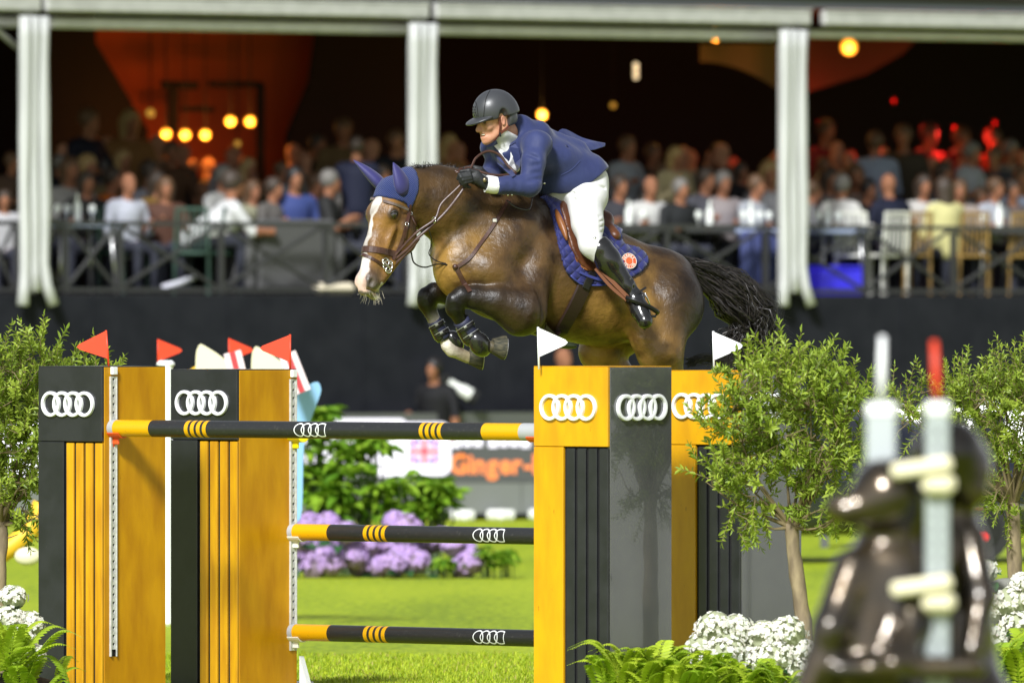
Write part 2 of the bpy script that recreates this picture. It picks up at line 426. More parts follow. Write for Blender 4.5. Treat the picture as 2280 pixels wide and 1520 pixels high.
p0, p1 = lp(-400, 1000), lp(1500, 1000); cc = (p0+p1)/2; ln = np.linalg.norm((p1-p0)[:2])
hb = .14; ht = 1.20
MB().box([cc[0]-tn[0]*.06, cc[1]-tn[1]*.06, (hb+ht)/2], (ln, .1, ht-hb), AX).build('cabinet', M_led_frame, lr)
def rrect(x0, y0, x1, y1, r, out):
    P = []
    for cx, cy, a0 in ((x1-r, y0+r, -90), (x1-r, y1-r, 0), (x0+r, y1-r, 90), (x0+r, y0+r, 180)):
        for i in range(7):
            a = R(a0 + 15*i); P.append(lp(cx+r*math.cos(a), cy+r*math.sin(a), out))
    return P
mb = MB(); lquad(mb, -380, 945, 1480, 1072, .012); mb.build('dark_display', M_led_grey, lr)
mb = MB(); lquad(mb, -380, 1074, 1480, 1143, .014); mb.build('lower_skirt', M_led_low, lr)
for k in range(8):
    mb = MB(); x = 560+k*150; lquad(mb, x, 1074, x+2.2, 1143, .017); mb.build('skirt_joint', M_led_frame, lr)
mb = MB(); P = rrect(-380, 932, 905, 1060, 14, .02); mb.add(P, [tuple(range(len(P)))]); mb.build('white_panel', M_led_white, lr)
mb = MB(); P = rrect(850, 940, 1004, 1058, 22, .024); mb.add(P, [tuple(range(len(P)))]); mb.build('white_flag_panel', M_led_white, lr)
fl = MB(); fx0, fx1, fy0, fy1 = 911, 979, 976, 1033     # union flag
lquad(fl, fx0, fy0, fx1, fy1, .028, 0); cx, cy = (fx0+fx1)/2, (fy0+fy1)/2
def fdiag(wd, out, m):
    for (ax_, ay, bx, by) in ((fx0,fy0,fx1,fy1),(fx1,fy0,fx0,fy1)):
        d = math.hypot(bx-ax_, by-ay); nx, ny = -(by-ay)/d*wd, (bx-ax_)/d*wd
        fl.add([lp(ax_+nx*.6,ay+ny*.6,out), lp(bx+nx*.6,by+ny*.6,out), lp(bx-nx*.6,by-ny*.6,out), lp(ax_-nx*.6,ay-ny*.6,out)], [(0,1,2,3)], m)
fdiag(6.5, .031, 1); fdiag(3.4, .034, 2)
lquad(fl, cx-9, fy0, cx+9, fy1, .037, 1); lquad(fl, fx0, cy-9, fx1, cy+9, .037, 1)
lquad(fl, cx-5.5, fy0, cx+5.5, fy1, .040, 2); lquad(fl, fx0, cy-5.5, fx1, cy+5.5, .040, 2)
fl.build('flag_picture', [M_led_blue, M_led_white, M_led_red], lr)
def text_mesh(txt, size, bold=0.0):
    cu = bpy.data.curves.new('t', 'FONT'); cu.body = txt; cu.size = 1.0; cu.offset = bold; cu.resolution_u = 3
    ob = bpy.data.objects.new('t', cu); COL.objects.link(ob); dg = bpy.context.evaluated_depsgraph_get(); dg.update()
    me = bpy.data.meshes.new_from_object(ob.evaluated_get(dg)); v = np.array([x.co[:] for x in me.vertices])*size
    f = [tuple(p.vertices) for p in me.polygons]
    bpy.data.objects.remove(ob); bpy.data.curves.remove(cu); bpy.data.meshes.remove(me); return v, f
xx = 1003.0
for ch in 'Ginger-B':                                  # one part per letter
    v, f = text_mesh(ch, 1, .03); MB().add([lp(xx+(p[0]-v[:,0].min())*54, 1053-p[1]*60, .03) for p in v], f).build('letter', M_led_or, lr); xx += (v[:,0].max()-v[:,0].min())*54+3.5
wh = MB()
for k, (xa, xb) in enumerate(((1006,1026),(1031,1050),(1055,1074),(1088,1108),(1113,1131),(1136,1155),(1160,1180))):
    wh = MB(); lquad(wh, xa, 966, xb, 994 if k % 3 else 996, .03); wh.build('white_letter', M_led_white, lr)
for px in (1008, 1092, 1185):                           # white ballast feet
    p = lp(px, 1152); s_ = MB().box([p[0]+tn[0]*.2, p[1]+tn[1]*.2, .06], (.22 if px != 1008 else .16, .3, .12), AX, bev=.03)
    tag(s_.build('ballast_block', mat('white_plastic', (.78,.79,.77), .45)), {1008:'small white block at the foot of the screen board, beside the green leaves',1092:'white block at the foot of the screen board, under the orange lettering',1185:'white block at the foot of the screen board, against the yellow pillar'}[px], 'block')

# ---- right: black board with the four big lit rings
M_ring_lit = mat('lit_white_rings', (.8,.8,.8), .4, emit=(1,1,1), estr=1.3)
rb = empty('ring_sign_board', W(2120, 1150, 112)*[1,1,0]); tag(rb, 'black board with four large lit white rings behind the right trees', 'sign')
MB().box(W(2130, 1000, 112.1), (3.1, .08, 1.25), bev=.01).build('panel', mat('gloss_black_board', (.008,.009,.014), .25), rb)
for s_ in (-1.3, 1.3): MB().box(W(2130, 1000, 112.15)*[1,1,0]+[s_, .1, .45], (.08,.08,.9)).build('leg', M_led_frame, rb)
for k in range(4):
    c = W(1978+112*k, 978, 112.02); mb = MB(); n = 40; ro, ri = .365, .285
    V = []
    for i in range(n):
        a = 2*math.pi*i/n
        for r_, dy in ((ro,0),(ro,-.05),(ri,-.05),(ri,0)): V.append(c+np.array([r_*math.cos(a), dy-.001*k, r_*math.sin(a)]))
    mb.add(V, [(i*4+j, i*4+j+1, ((i+1)%n)*4+j+1, ((i+1)%n)*4+j) for i in range(n) for j in range(3)]); mb.build('ring', M_ring_lit, rb, smooth=30)
# ================================================================ THE OXER
TH = R(42); E_ = np.array([math.cos(TH), -math.sin(TH), 0]); N_ = np.array([-math.sin(TH), -math.cos(TH), 0]); Z_ = np.array([0,0,1.])
PF0 = np.array([(717-1140)/F*67.0, 67.0, 0]); PR0 = PF0 - N_*1.6
def t_px(P0, px):                                      # parameter on the line P0 + t E_ seen at column px
    u = (px-1140)/F; return (u*P0[1]-P0[0])/(E_[0]-u*E_[1])
M_blackp = mat('black_paint', (.012,.013,.015), .32, col2=(.020,.021,.024), nscale=6, dirt=((.09,.088,.08),22,.70,(1,1,1)), spec=.4, coat=.25, coatr=.12, rvar=.1, bump=.0006, bscale=30)
M_black_sheen = mat('black_sheen_paint', (.055,.056,.060), .14, col2=(.064,.065,.069), nscale=5, spec=.8, coat=1., coatr=.02, rvar=.03)  # black paint lifted to grey, standing in for bright reflections
M_yel = mat('yellow_paint', (.66,.335,.0008), .38, dirt=((.30,.13,.004),9,.66,(2,2,1)), col2=(.55,.26,.0008), nscale=3.5, ndet=6, spec=.45, coat=.25, coatr=.15, bump=.0012, bscale=14, stretch=(3,3,.8), rvar=.12)
M_yel_shade = mat('shaded_yellow_paint', (.56,.275,.001), .45, dirt=((.26,.11,.004),7,.69,(1.5,1.5,1.2)), col2=(.42,.185,.001), nscale=2.6, ndet=7, spec=.25, coat=0., coatr=.3, bump=.0012, bscale=14, stretch=(3,3,.9), rvar=.12)  # yellow paint darkened to stand for grazing light on the left side boards
M_yel3 = mat('slat_yellow_paint', (.60,.31,.002), .42, dirt=((.22,.10,.004),12,.69,(2,2,1)), col2=(.46,.21,.002), nscale=5, ndet=6, spec=.45, coat=.2, coatr=.15, stretch=(4,4,.6))
M_white = mat('white_gloss_plastic', (.80,.81,.82), .28, spec=.5)
M_alu = mat('dull_aluminium', (.60,.60,.57), .42, metal=.15, col2=(.46,.46,.44), nscale=40, rvar=.1)
M_dark = mat('dark_void', (.006,.006,.006), .9)
def ring_logo(parent, c, ex, nrm, ro=.0765, step=.0935, depth=.02, stroke=.0195, name='logo_ring'):
    for k in range(4):
        cc = c + ex*step*(k-1.5); n = 40; V = []; mb = MB(); d1 = depth - .0012*(k % 2)
        for i in range(n):
            a = 2*math.pi*i/n; q = ex*math.cos(a)+Z_*math.sin(a)
            for r_, dd in ((ro,0),(ro,d1-.003),(ro-.003,d1),(ro-stroke+.003,d1),(ro-stroke,d1-.003),(ro-stroke,0)): V.append(cc+q*r_+nrm*dd)
        mb.add(V, [(i*6+j, ((i+1)%n)*6+j, ((i+1)%n)*6+j+1, i*6+j+1) for i in range(n) for j in range(5)])
        mb.build(name, M_white, parent, smooth=35)
def track(parent, c_top, ztop, zbot, nrm, ex):         # keyhole track, nrm = out of the face, ex = along it
    w_ = .056; mb = MB(); pitch = .0495; n = int((ztop-zbot)/pitch); D = .010
    prof = [(-w_/2,0),(-w_/2,D+.004),(-w_/2+.008,D+.004),(-w_/2+.010,D)]
    for sgn in (1,-1):
        V = []
        for z in (zbot, ztop):
            for (x, y) in prof: V.append(c_top*[1,1,0]+ex*x*sgn+nrm*y+Z_*z)
        mb.add(V, [(0,1,5,4),(1,2,6,5),(2,3,7,6)])
    kh = []
    for a in range(-50, 231, 20): kh.append((.0095*math.cos(R(a)), .0065+.0095*math.sin(R(a))))
    kh += [(-.0048,-.006),(-.0048,-.017),(0,-.019),(.0048,-.017),(.0048,-.006)]
    hw = w_/2-.010; ca_ = math.atan2(pitch/2, hw); angs = sorted([R(a) for a in range(-175, 181, 18)]+[ca_, math.pi-ca_, -ca_, ca_-math.pi, R(-104), R(-76)])
    def rad(a):
        best = 0; n_ = len(kh); dx, dy = math.cos(a), math.sin(a)
        for q in range(n_):
            x0, y0 = kh[q]; x1, y1 = kh[(q+1) % n_]; den = dx*(y1-y0)-dy*(x1-x0)
            if abs(den) > 1e-12:
                t = (x0*(y1-y0)-y0*(x1-x0))/den; u = (x0*dy-y0*dx)/den
                if t > 0 and -1e-6 <= u <= 1+1e-6: best = max(best, t)
        return best
    kh = [(rad(a)*math.cos(a), rad(a)*math.sin(a)) for a in angs]; K = len(kh)
    for i in range(n):
        zc = ztop-(i+.5)*pitch; V = []; out = []
        for (x, y) in kh:
            a = math.atan2(y, x); ca, sa = math.cos(a), math.sin(a); q = min(hw/max(abs(ca),1e-6), (pitch/2)/max(abs(sa),1e-6)); out.append((q*ca, q*sa))
        for (x, y) in out: V.append(c_top*[1,1,0]+ex*x+nrm*D+Z_*(zc+y))
        for (x, y) in kh: V.append(c_top*[1,1,0]+ex*x+nrm*D+Z_*(zc+y))
        for (x, y) in kh: V.append(c_top*[1,1,0]+ex*x+nrm*.002+Z_*(zc+y))
        mb.add(V, [(j,(j+1)%K,K+(j+1)%K,K+j) for j in range(K)]+[(K+j,K+(j+1)%K,2*K+(j+1)%K,2*K+j) for j in range(K)])
    # close the corners of each rectangle cell
    t_ = mb.build('keyhole_track', M_alu, parent)
    MB().box(c_top*[1,1,0]+nrm*.001+Z_*((ztop+zbot)/2), (w_-.004,.002,ztop-zbot), np.array([ex,nrm,Z_])).build('track_back', M_dark, t_)
    return t_
def pillar(Bc, w1, w2, H, left, label, track_s=None, name='jump_pillar'):
    root = empty(name, Bc - E_*w1/2 - N_*w2/2); tag(root, label, 'pillar', 'pillars of the jump')
    AXp = np.array([E_, -N_, Z_]); front_m = M_blackp if left else M_yel; side_m = M_yel_shade if left else M_black_sheen; slat_m = M_yel3 if left else M_blackp
    T = .022
    c = Bc - E_*w1/2 - N_*w2/2
    MB().box(c+Z_*(H/2-.004)+(-E_*.5-N_*.5)*T*1.0, (w1-T, w2-T, H-.008), AXp).build('core', M_dark, root)
    zs = 1.54; fr = .40
    # front boards
    cf = Bc - N_*T/2 - E_*(w1/2)
    MB().box(cf+Z_*((zs+H)/2) - E_*0.0, (w1, T, H-zs), AXp, bev=.003).build('top_board', front_m, root)
    MB().box(Bc - N_*T/2 - E_*(w1-fr*w1/2)+Z_*(zs/2-.0015), (fr*w1, T, zs-.003), AXp, bev=.003).build('edge_board', front_m, root)
    sw = (1-fr)*w1; pitch = sw/4
    for k in range(4):
        x0 = w1*fr + k*pitch; wd = pitch*.74; x1 = x0+pitch*.24
        MB().box(Bc - N_*(T*.60) - E_*(w1-x1-wd/2)+Z_*(zs/2-.004), (wd, T*.8, zs-.012), AXp, bev=.003).build('slat', slat_m, root)
    # side board (normal E_)
    MB().box(Bc - E_*T/2 - N_*(T+.002+(w2-T)/2)+Z_*(H/2), (T, w2-T-.002, H), AXp, bev=.003).build('side_board', side_m, root)
    MB().box(c - E_*(w1/2-T/2) - N_*.012+Z_*(H/2-.002), (T, w2-.03, H-.004), AXp).build('back_side_board', side_m if left else M_yel, root)
    MB().box(c+N_*0+Z_*(H+.003), (w1-.004, w2-.004, .006), AXp).build('top_cap', M_blackp if left else M_yel_shade, root)
    ring_logo(root, Bc - E_*w1*.517+Z_*(1.763 if left else 1.765), E_, N_)
    if not left: ring_logo(root, Bc - N_*(w2*.52)+Z_*1.765, -N_, E_)
    if track_s is not None and left:
        track(root, Bc - N_*track_s, H-.055, .255, E_, -N_)
        MB().box(Bc - N_*track_s+E_*.012+Z_*(H-.022), (.024,.042,.046), AXp, bev=.003).build('flag_holder', M_white, root)
    # foot brace at the back of the base
    MB().box(c - N_*(w2/2+.15)+Z_*.03, (.3,.3,.05), AXp, bev=.01).build('foot', M_white, root)
    return root
def solve_corner(P0, s_, px, sgn=0):                   # front-right corner: on P0 line pushed s_ towards the camera
    return P0 + N_*s_ + E_*t_px(P0 + N_*s_, px)
def solve_left(P0, s_, px, w1): return P0 + N_*s_ + E_*(t_px(P0+N_*s_, px)+w1)
C_L1 = solve_corner(PF0, .095, 226); C_R1 = solve_left(PF0, .095, 1188, .57)
C_L2 = solve_corner(PR0, .494, 527); C_R2 = solve_left(PR0, .494, 1483, .565)
pillar(C_L1, .53, .555, 1.985, True, 'leftmost black and yellow pillar, its track carrying the top pole', .095)
pillar(C_L2, .555, .535, 1.962, True, 'second black and yellow pillar from the left, its track carrying the lower poles', .494)
pillar(C_R1, .57, .561, 1.997, False, 'yellow and black pillar at the right end of the top pole')
pillar(C_R2, .565, .56, 1.968, False, 'yellow and black pillar half hidden behind the right tree')
# white strut foot of the second pillar
p = C_L2 - N_*.535; tag(MB().add([p+E_*.02+Z_*.22, p+E_*.10, p+E_*.02, p+E_*.02+Z_*.22-N_*.04, p+E_*.10-N_*.04, p+E_*.02-N_*.04], [(0,1,2),(3,5,4),(0,3,4,1),(1,4,5,2),(2,5,3,0)]).build('pillar_strut', M_white), 'white slanted foot strut beside the second pillar from the left', 'strut')

# ---- poles
M_capg = mat('grey_pole_cap', (.36,.37,.38), .45)
def pole(P0, z, pxs, bands, logos, label, tend):
    # bands: list of (px0, px1, material index); 0 black 1 yellow 2 grey
    ts = [(t_px(P0,a), t_px(P0,b), m) for a, b, m in bands]; n = 28; r = .0505
    mb = MB(); V = []; Fc = []; mi = []
    for (a, b, m) in ts:
        steps = max(1, int((b-a)/.12)); rr = r if m != 2 else r*1.03
        pts = [P0+E_*(a+(b-a)*i/steps)+Z_*z for i in range(steps+1)]
        mb.tube(pts, rr, n, m, caps=True, up=(0,0,1))
    o = mb.build('jump_pole', [M_pblack, M_pyel, M_capg], smooth=40, origin=P0+Z_*(z-r)); tag(o, label, 'pole', 'poles of the jump')
    for px in logos:
        tc = t_px(P0, px); toc = unit([0,0,CAMZ]-(P0+E_*tc+Z_*z)); toc = unit(toc-E_*toc.dot(E_))
        for k in range(4):
            a0 = tc+(k-1.5)*.058; V = []; m2 = 36
            for i in range(m2):
                th = 2*math.pi*i/m2
                for (ra, rh, rr) in ((.043,.0395,r+.0012),(.043,.0395,r+.002),(.0365,.033,r+.002),(.0365,.033,r+.0012)):
                    ca, sa = math.cos(th), math.sin(th)
                    if k == 3 and ca > 0: ca = min(ca*1.35, .80); sa = math.copysign(abs(sa)**.6, sa)
                    h_ = rh*sa; ph = math.asin(max(-.95,min(.95,h_/r))); up = np.cross(E_, toc); up = up if up[2] > 0 else -up
                    V.append(P0+E_*(a0+ra*ca)+Z_*z+(toc*math.cos(ph)+up*math.sin(ph))*(rr+.0002*k))
            MB().add(V, [(i*4+j,((i+1)%m2)*4+j,((i+1)%m2)*4+j+1,i*4+j+1) for i in range(m2) for j in range(3)]).build('logo_ring', M_white, o)
    return o
def scuffed(name, c1, c2):
    m = mat(name, c1, .38, col2=c2, nscale=60, ndet=8, ramp=(.62,.75), spec=.45, rvar=.15, bump=.0008, bscale=40, coat=.15, coatr=.2); return m
M_pblack = scuffed('black_pole_paint', (.017,.018,.019), (.06,.058,.052)); M_pyel = scuffed('yellow_pole_paint', (.68,.34,.002), (.45,.22,.01))
tR = 1211
def stripes(x): return [(x+0+13.4*k, x+8+13.4*k) for k in range(4)]
def band_list(capL, y0, y1, s1, s2, y2, y3, capR):
    bl = [(capL, y0, 2), (y0, y1, 1)]; cur = y1
    for (a, b) in stripes(s1)+stripes(s2): bl += [(cur, a, 0), (a, b, 1)]; cur = b
    return bl + [(cur, y2, 0), (y2, y3, 1), (y3, capR, 2)]
pole(PF0, 1.62, None, band_list(250, 262, 342, 422, 945, 1083, 1166, 1210), [703], 'black and yellow top pole running the whole width of the jump', None)
pole(PR0, .976, None, band_list(650, 661, 739, 820, 1338, 1460, 1540, 1590), [1101], 'black and mustard pole at middle height, one of the two lower poles', None)
pole(PR0, .366, None, band_list(650, 661, 739, 820, 1338, 1460, 1540, 1590), [1101], 'black and yellow pole nearest the grass, the lowest of the poles', None)
# ---- cups
def cup(P0, px, z, m, label, sgn=1, rise=0):
    p = P0+E_*t_px(P0, px)+Z_*z; e = E_*sgn; mb = MB(); AXp = np.array([e, np.cross(Z_, e), Z_]); lat = np.cross(Z_, e)
    mb.box(p+e*.004+Z_*(-.075), (.014,.05,.075), AXp, bev=.003)
    n = 9; V = []                                       # shallow curved tray under the pole
    for i in range(n):
        a = R(-60+15*i); q = lat*math.sin(a)-Z_*math.cos(a)
        for (x, rr) in ((.0,.053),(.095,.053),(.095,.060),(.0,.060)): V.append(p+e*x+q*rr)
    mb.add(V, [(i*4+j,(i+1)*4+j,(i+1)*4+(j+1)%4,i*4+(j+1)%4) for i in range(n-1) for j in range(4)]+[(0,3,2,1),(n*4-4,n*4-3,n*4-2,n*4-1)])
    mb.box(p+e*.03+Z_*(-.075), (.05,.018,.045), AXp, bev=.004)
    tag(mb.build('jump_cup', m), label, 'cup', 'plastic cups holding the poles')
M_or = mat('orange_plastic', (.72,.095,.018), .4, spec=.4); M_yc = mat('bright_yellow_plastic', (.80,.66,.0), .4); M_wc = mat('cream_white_plastic', (.76,.74,.66), .45)
cup(PF0, 250, 1.62, M_or, 'orange red cup under the left end of the top pole')
cup(PF0, 1210, 1.62, M_or, 'orange red cup under the right end of the top pole', -1)
cup(PR0, 650, 1.582, M_yc, 'bright yellow empty cup high on the second pillar track')
cup(PR0, 650, .976, M_wc, 'cream white cup under the middle height pole')
cup(PR0, 650, .366, M_wc, 'white cup under the lowest pole')
# ---- flags
def flag(px0, py0, px1, py1, tip, b0, b1, Y, m, label, holder=True):
    root = empty('boundary_flag', W(px0, py0, Y)); tag(root, label, 'flag', 'flags on the pillars')
    MB().tube([W(px0,py0+6,Y), W(px1,py1,Y)], .0062, 8).build('flag_staff', m, root, smooth=True)
    t = W(*tip, Y+.03); P = [W(*b0,Y), t+[0,0,.012], t-[0,0,.012], W(*b1,Y)]; s_ = 1 if tip[0] > px0 else -1
    P = [np.array(q)-[0,.005,0] for q in P]
    # round the tip a little
    a, b, c, d = P; tipc = (b+c)/2; P = [a, a*.06+b*.94, tipc+[.006*s_,0,0], c*.94+d*.06, d]
    MB().prism(P, (0,1,0), .006).build('flag_panel', m, root)
    if holder: MB().box(W(px0,py0-2,Y), (.03,.03,.03), bev=.004).build('flag_socket', M_white, root)
M_red = mat('red_orange_plastic', (.70,.055,.018), .42, spec=.4); M_fw = mat('white_flag_plastic', (.86,.87,.88), .4)
flag(243, 819, 236, 735, (173,772), (236,736), (242,799), C_L1[1]+.07, M_red, 'tilted red flag on the leftmost pillar', False)
flag(646, 825, 646, 744, (581,775), (646,745), (646,806), C_L2[1]+.38, M_red, 'upright red flag on the second pillar from the left', False)
flag(1200, 816, 1198, 728, (1262,762), (1198,729), (1199,795), C_R1[1]+.30, M_fw, 'white flag on the pillar at the right end of the top pole', False)
flag(1590, 821, 1588, 737, (1652,770), (1588,738), (1589,802), C_R2[1]+.10, M_fw, 'white flag on the pillar behind the right tree', False)
# ================================================================ HOSPITALITY TENT ON THE DECK
M_drape = mat('white_tent_cloth', (.46,.47,.46), .6, col2=(.37,.38,.37), nscale=4, stretch=(1,1,.2), bump=.006, bscale=7)  # white cloth darkened for the dimmer light at the tent
M_beam = mat('tent_aluminium', (.42,.42,.41), .45, metal=.1, col2=(.35,.35,.34), nscale=5)
M_roof = mat('dark_grey_roof', (.065,.072,.078), .6)
M_in = mat('dark_lining', (.020,.015,.013), .85, spec=.1)
def tz(py, px, off=0): return CAMZ-(py-HOR)/F*TL(px, off)[1]
def deckp(px, off, z=0.): p = TL(px, off); return np.array([p[0], p[1], DECK+z])
tent = empty('tent_roof', c0 + [0,0,5.4]); tag(tent, 'dark grey tent roof and lining above the spectators', 'tent')
MB().box(c0 - tn*6.5 + te*8 + [0,0,5.95], (L_+30, 13.2, .05), AX).build('ceiling', M_in, tent)
MB().box(c0 - tn*13 + te*8 + [0,0,4.2], (L_+30, .05, 3.4), AX).build('back_lining', M_in, tent)
MB().box(c0 + tn*.02 + [0,0,6.3], (L_, .06, .98), AX).build('fascia', M_roof, tent)
def beam(pa, pb, z0, z1, off, label):
    a, b = TL(pa, off), TL(pb, off); c = (a+b)/2; mb = MB(); mb.box([c[0],c[1],(z0+z1)/2], (np.linalg.norm(b-a), .12, z1-z0), AX, bev=.025)
    o = mb.build('tent_beam', M_beam); tag(o, label, 'beam', 'white beams of the tent front')
    MB().tube([a+[0,0,z1+.0]-te*0+tn*.062, b+[0,0,z1]+tn*.062], .012, 6).build('keder_edge', M_beam, o)
    return o
beam(-330, 88, 5.60, 5.78, -.1, 'upper white tent beam at the far left edge')
beam(98, 952, 5.60, 5.78, -.1, 'upper white tent beam over the left bay')
beam(966, 1802, 5.60, 5.78, -.1, 'upper white tent beam above the rider')
beam(1830, 2650, 5.60, 5.78, -.1, 'upper white tent beam over the right bay')
beam(-330, 40, 5.43, 5.545, .25, 'lower white tent beam at the far left edge')
beam(108, 905, 5.43, 5.545, .25, 'lower white tent beam over the orange lit wall')
beam(968, 1728, 5.43, 5.545, .25, 'lower white tent beam behind the helmet')
beam(1792, 2650, 5.47, 5.56, .25, 'lower white tent beam over the right bay')
def post(px, label):
    p = TL(px, -.12); root = empty('tent_post', p+[0,0,2.4]); tag(root, label, 'post', 'draped tent posts')
    MB().box(p-tn*.12+[0,0,4.06], (.14,.10,3.05), AX).build('upright', M_beam, root)
    for k, (dx, fl) in enumerate(((-.125,-.06),(0,0),(.125,.10))):
        pts = []; rad = []
        for i in range(15):
            t = i/14; z = 5.55-(5.55-(2.40 if k != 1 else 2.55))*t; fx = fl*max(0,(t-.86)/.14)**1.6
            pts.append(p+te*(dx+fx+.006*math.sin(9*t+k))+tn*(.02+.02*(k!=1)+.05*max(0,(t-.9)/.1))+[0,0,z]); rad.append(.062+.006*math.sin(7*t+2*k)+.004*math.sin(19*t+k))
        MB().tube(pts, rad, 12, ell=(1,.75)).build('drape_fold', M_drape, root, smooth=True)
post(72, 'white draped tent post left of the orange lit wall'); post(938, 'white draped tent post behind the horse head'); post(1762, 'white draped tent post behind the horse tail')
# diagonal brace at the far left
a, b = TL(-60, .1), TL(42, .1); MB().tube([a+[0,0,5.62], b+[0,0,5.2]], .035, 8).build('corner_brace', M_beam, tent, smooth=True)
# inside: orange-lit wall, drapes, lamps
ow = empty('orange_lit_wall', deckp(455, 9)); tag(ow, 'orange lit back wall of the tent with drapes either side', 'wall')
P = [deckp(150,9.0), deckp(720,9.0), deckp(720,9.0,3.3), deckp(150,9.0,3.3)]
MB().prism(P, -tn, .04).build('panel', mat('orange_lit_cloth', (.36,.050,.004), .8), ow)  # lamp glow is put into the orange of this cloth
def drape(pts, name='curtain'):
    MB().prism(pts, -tn, .05).build(name, M_in, ow)
def dp(px, py, off): p = TL(px, off); return np.array([p[0], p[1], CAMZ-(py-HOR)/F*p[1]])
drape([dp(90,20,8.6), dp(212,20,8.6), dp(214,95,8.6), dp(265,180,8.6), dp(330,290,8.6), dp(330,650,8.6), dp(90,650,8.6)])
drape([dp(712,20,8.6), dp(900,20,8.6), dp(900,650,8.6), dp(630,650,8.6), dp(640,300,8.6), dp(690,180,8.6)])
MB().box(dp(525,188,8.3), (.75,.06,.07), AX).build('door_head', M_in, ow); MB().box(dp(580,300,8.3), (.09,.06,1.2), AX).build('door_post', M_in, ow); MB().box(dp(385,240,8.3), (.12,.06,.6), AX).build('door_post', M_in, ow)
MB().box(dp(400,190,8.3), (.5,.06,.10), AX).build('shelf', M_in, ow); MB().box(dp(440,243,8.3), (.45,.06,.07), AX).build('shelf', M_in, ow)
M_lamp = mat('lamp_glow', (.9,.6,.2), .4, emit=(1.0,.36,.02), estr=.95); M_lampw = mat('lamp_glow_pale', (.9,.8,.6), .4, emit=(1.0,.78,.45), estr=.9)
def lamp(px, py, off, r, m, label, energy=0, col=(1,.5,.12)):
    c = dp(px, py, off); root = empty('pendant_lamp', c); tag(root, label, 'lamp', 'lit lamps in the tent')
    MB().sphere(c, r, 12, 8).build('globe', m, root, smooth=True); MB().tube([c+[0,0,r], [c[0],c[1],5.9]], .008, 5).build('cord', M_dark, root)
    if energy:
        l = bpy.data.lights.new('lamp_light', 'POINT'); l.energy = energy; l.color = col; l.shadow_soft_size = r; lo = bpy.data.objects.new('lamp_light', l); COL.objects.link(lo); lo.parent = root; lo.location = (0,-r*1.6,-r*.4)
for i, (px, py) in enumerate(((369,298),(412,300),(457,300),(513,270),(557,270))):
    lamp(px, py, 7.6, .062, M_lamp, ['leftmost of the three low round lamps before the orange wall','middle of the three low round lamps before the orange wall','rightmost of the three low round lamps before the orange wall','left one of the higher pair of round lamps before the orange wall','right one of the higher pair of round lamps before the orange wall'][i], 9, (1,.36,.06))
lamp(335, 252, 7.0, .05, mat('lamp_dim', (.5,.35,.1), .5, emit=(1,.5,.06), estr=.35), 'dim lamp left of the round lamps', 0)
lamp(1207, 255, 7.5, .06, M_lamp, 'yellow lamp just right of the helmet', 10); lamp(1890, 105, 5.5, .10, M_lamp, 'large bright orange lamp right of the tent post', 12, (1,.4,.08)); lamp(1593, 80, 4.5, .07, M_lamp, 'orange lamp half hidden by the beam above the right', 30, (1,.45,.1))
for k, py in enumerate((146,158,171)): lamp(1416, py, 7.0, .034, M_lampw, ['top one of three small pale lamps in a stack','middle one of three small pale lamps in a stack','bottom one of three small pale lamps in a stack'][k], 0)
lamp(1365, 235, 8.5, .035, mat('lamp_dim'), 'small dim lamp below the pale lamps', 0); lamp(529, 320, 6.0, .035, mat('lamp_dim'), 'small dim lamp below the round lamps', 0)
# pale swagged cloth at the right, lit by the lamp
sw = [[dp(1560+170*s_, 98+r_*(40+60*s_*s_), 5.2+.1*math.sin(6*s_)) for r_ in np.linspace(0,1,5)] for s_ in np.linspace(0,1,9)]
g = np.array(sw); V = g.reshape(-1,3); Fq = [(i*5+j,(i+1)*5+j,(i+1)*5+j+1,i*5+j+1) for i in range(8) for j in range(4)]
o = mkobj('ceiling_swag', np.concatenate([V, V-tn*.02]), Fq+[tuple(45+k_ for k_ in q_[::-1]) for q_ in Fq], mat('tan_swag', (.16,.085,.035), .8), smooth=True); tag(o, 'tan cloth swag hanging under the tent ceiling left of the right post', 'drape')
MB_ = MB().prism([dp(1790,70,6.5), dp(2060,70,6.5), dp(2010,120,6.5), dp(1930,165,6.5), dp(1800,205,6.5)], -tn, .04); o = MB_.build('ceiling_drape', mat('dim_brown_drape', (.045,.022,.010), .85)); tag(o, 'brown cloth drape behind the large orange lamp', 'drape')
def red_light(px, py, off, e, col=(1,.03,.02)):
    c = dp(px, py, off); root = empty('red_lamp', c); tag(root, f'small red lamp deep in the tent near column {px}', 'lamp', 'red lamps'); return root, c
for i, (px, py, off, e) in enumerate(((1822,300,6.4,34),(2125,310,6.2,40),(2215,300,6.6,26),(1990,250,7.2,20))):
    c = dp(px, py-25, off); root = empty('red_spot_lamp', c); tag(root, ['red spot lamp just right of the right tent post','red spot lamp behind the man in the open dark suit','red spot lamp near the right edge of the tent','red spot lamp above the man in the olive jacket'][i], 'lamp', 'red spot lamps in the tent')
    MB().sphere(c, (.02,.02,.03), 8, 5).build('lens', mat('red_lens', (.3,.01,.01), .4, emit=(1,.01,.015), estr=.03), root, smooth=True)
    l = bpy.data.lights.new('red_light', 'POINT'); l.energy = e; l.color = (1,.04,.025); l.shadow_soft_size = .05; lo = bpy.data.objects.new('red_light', l); COL.objects.link(lo); lo.parent = root; lo.location = (0,-.35,-.1)

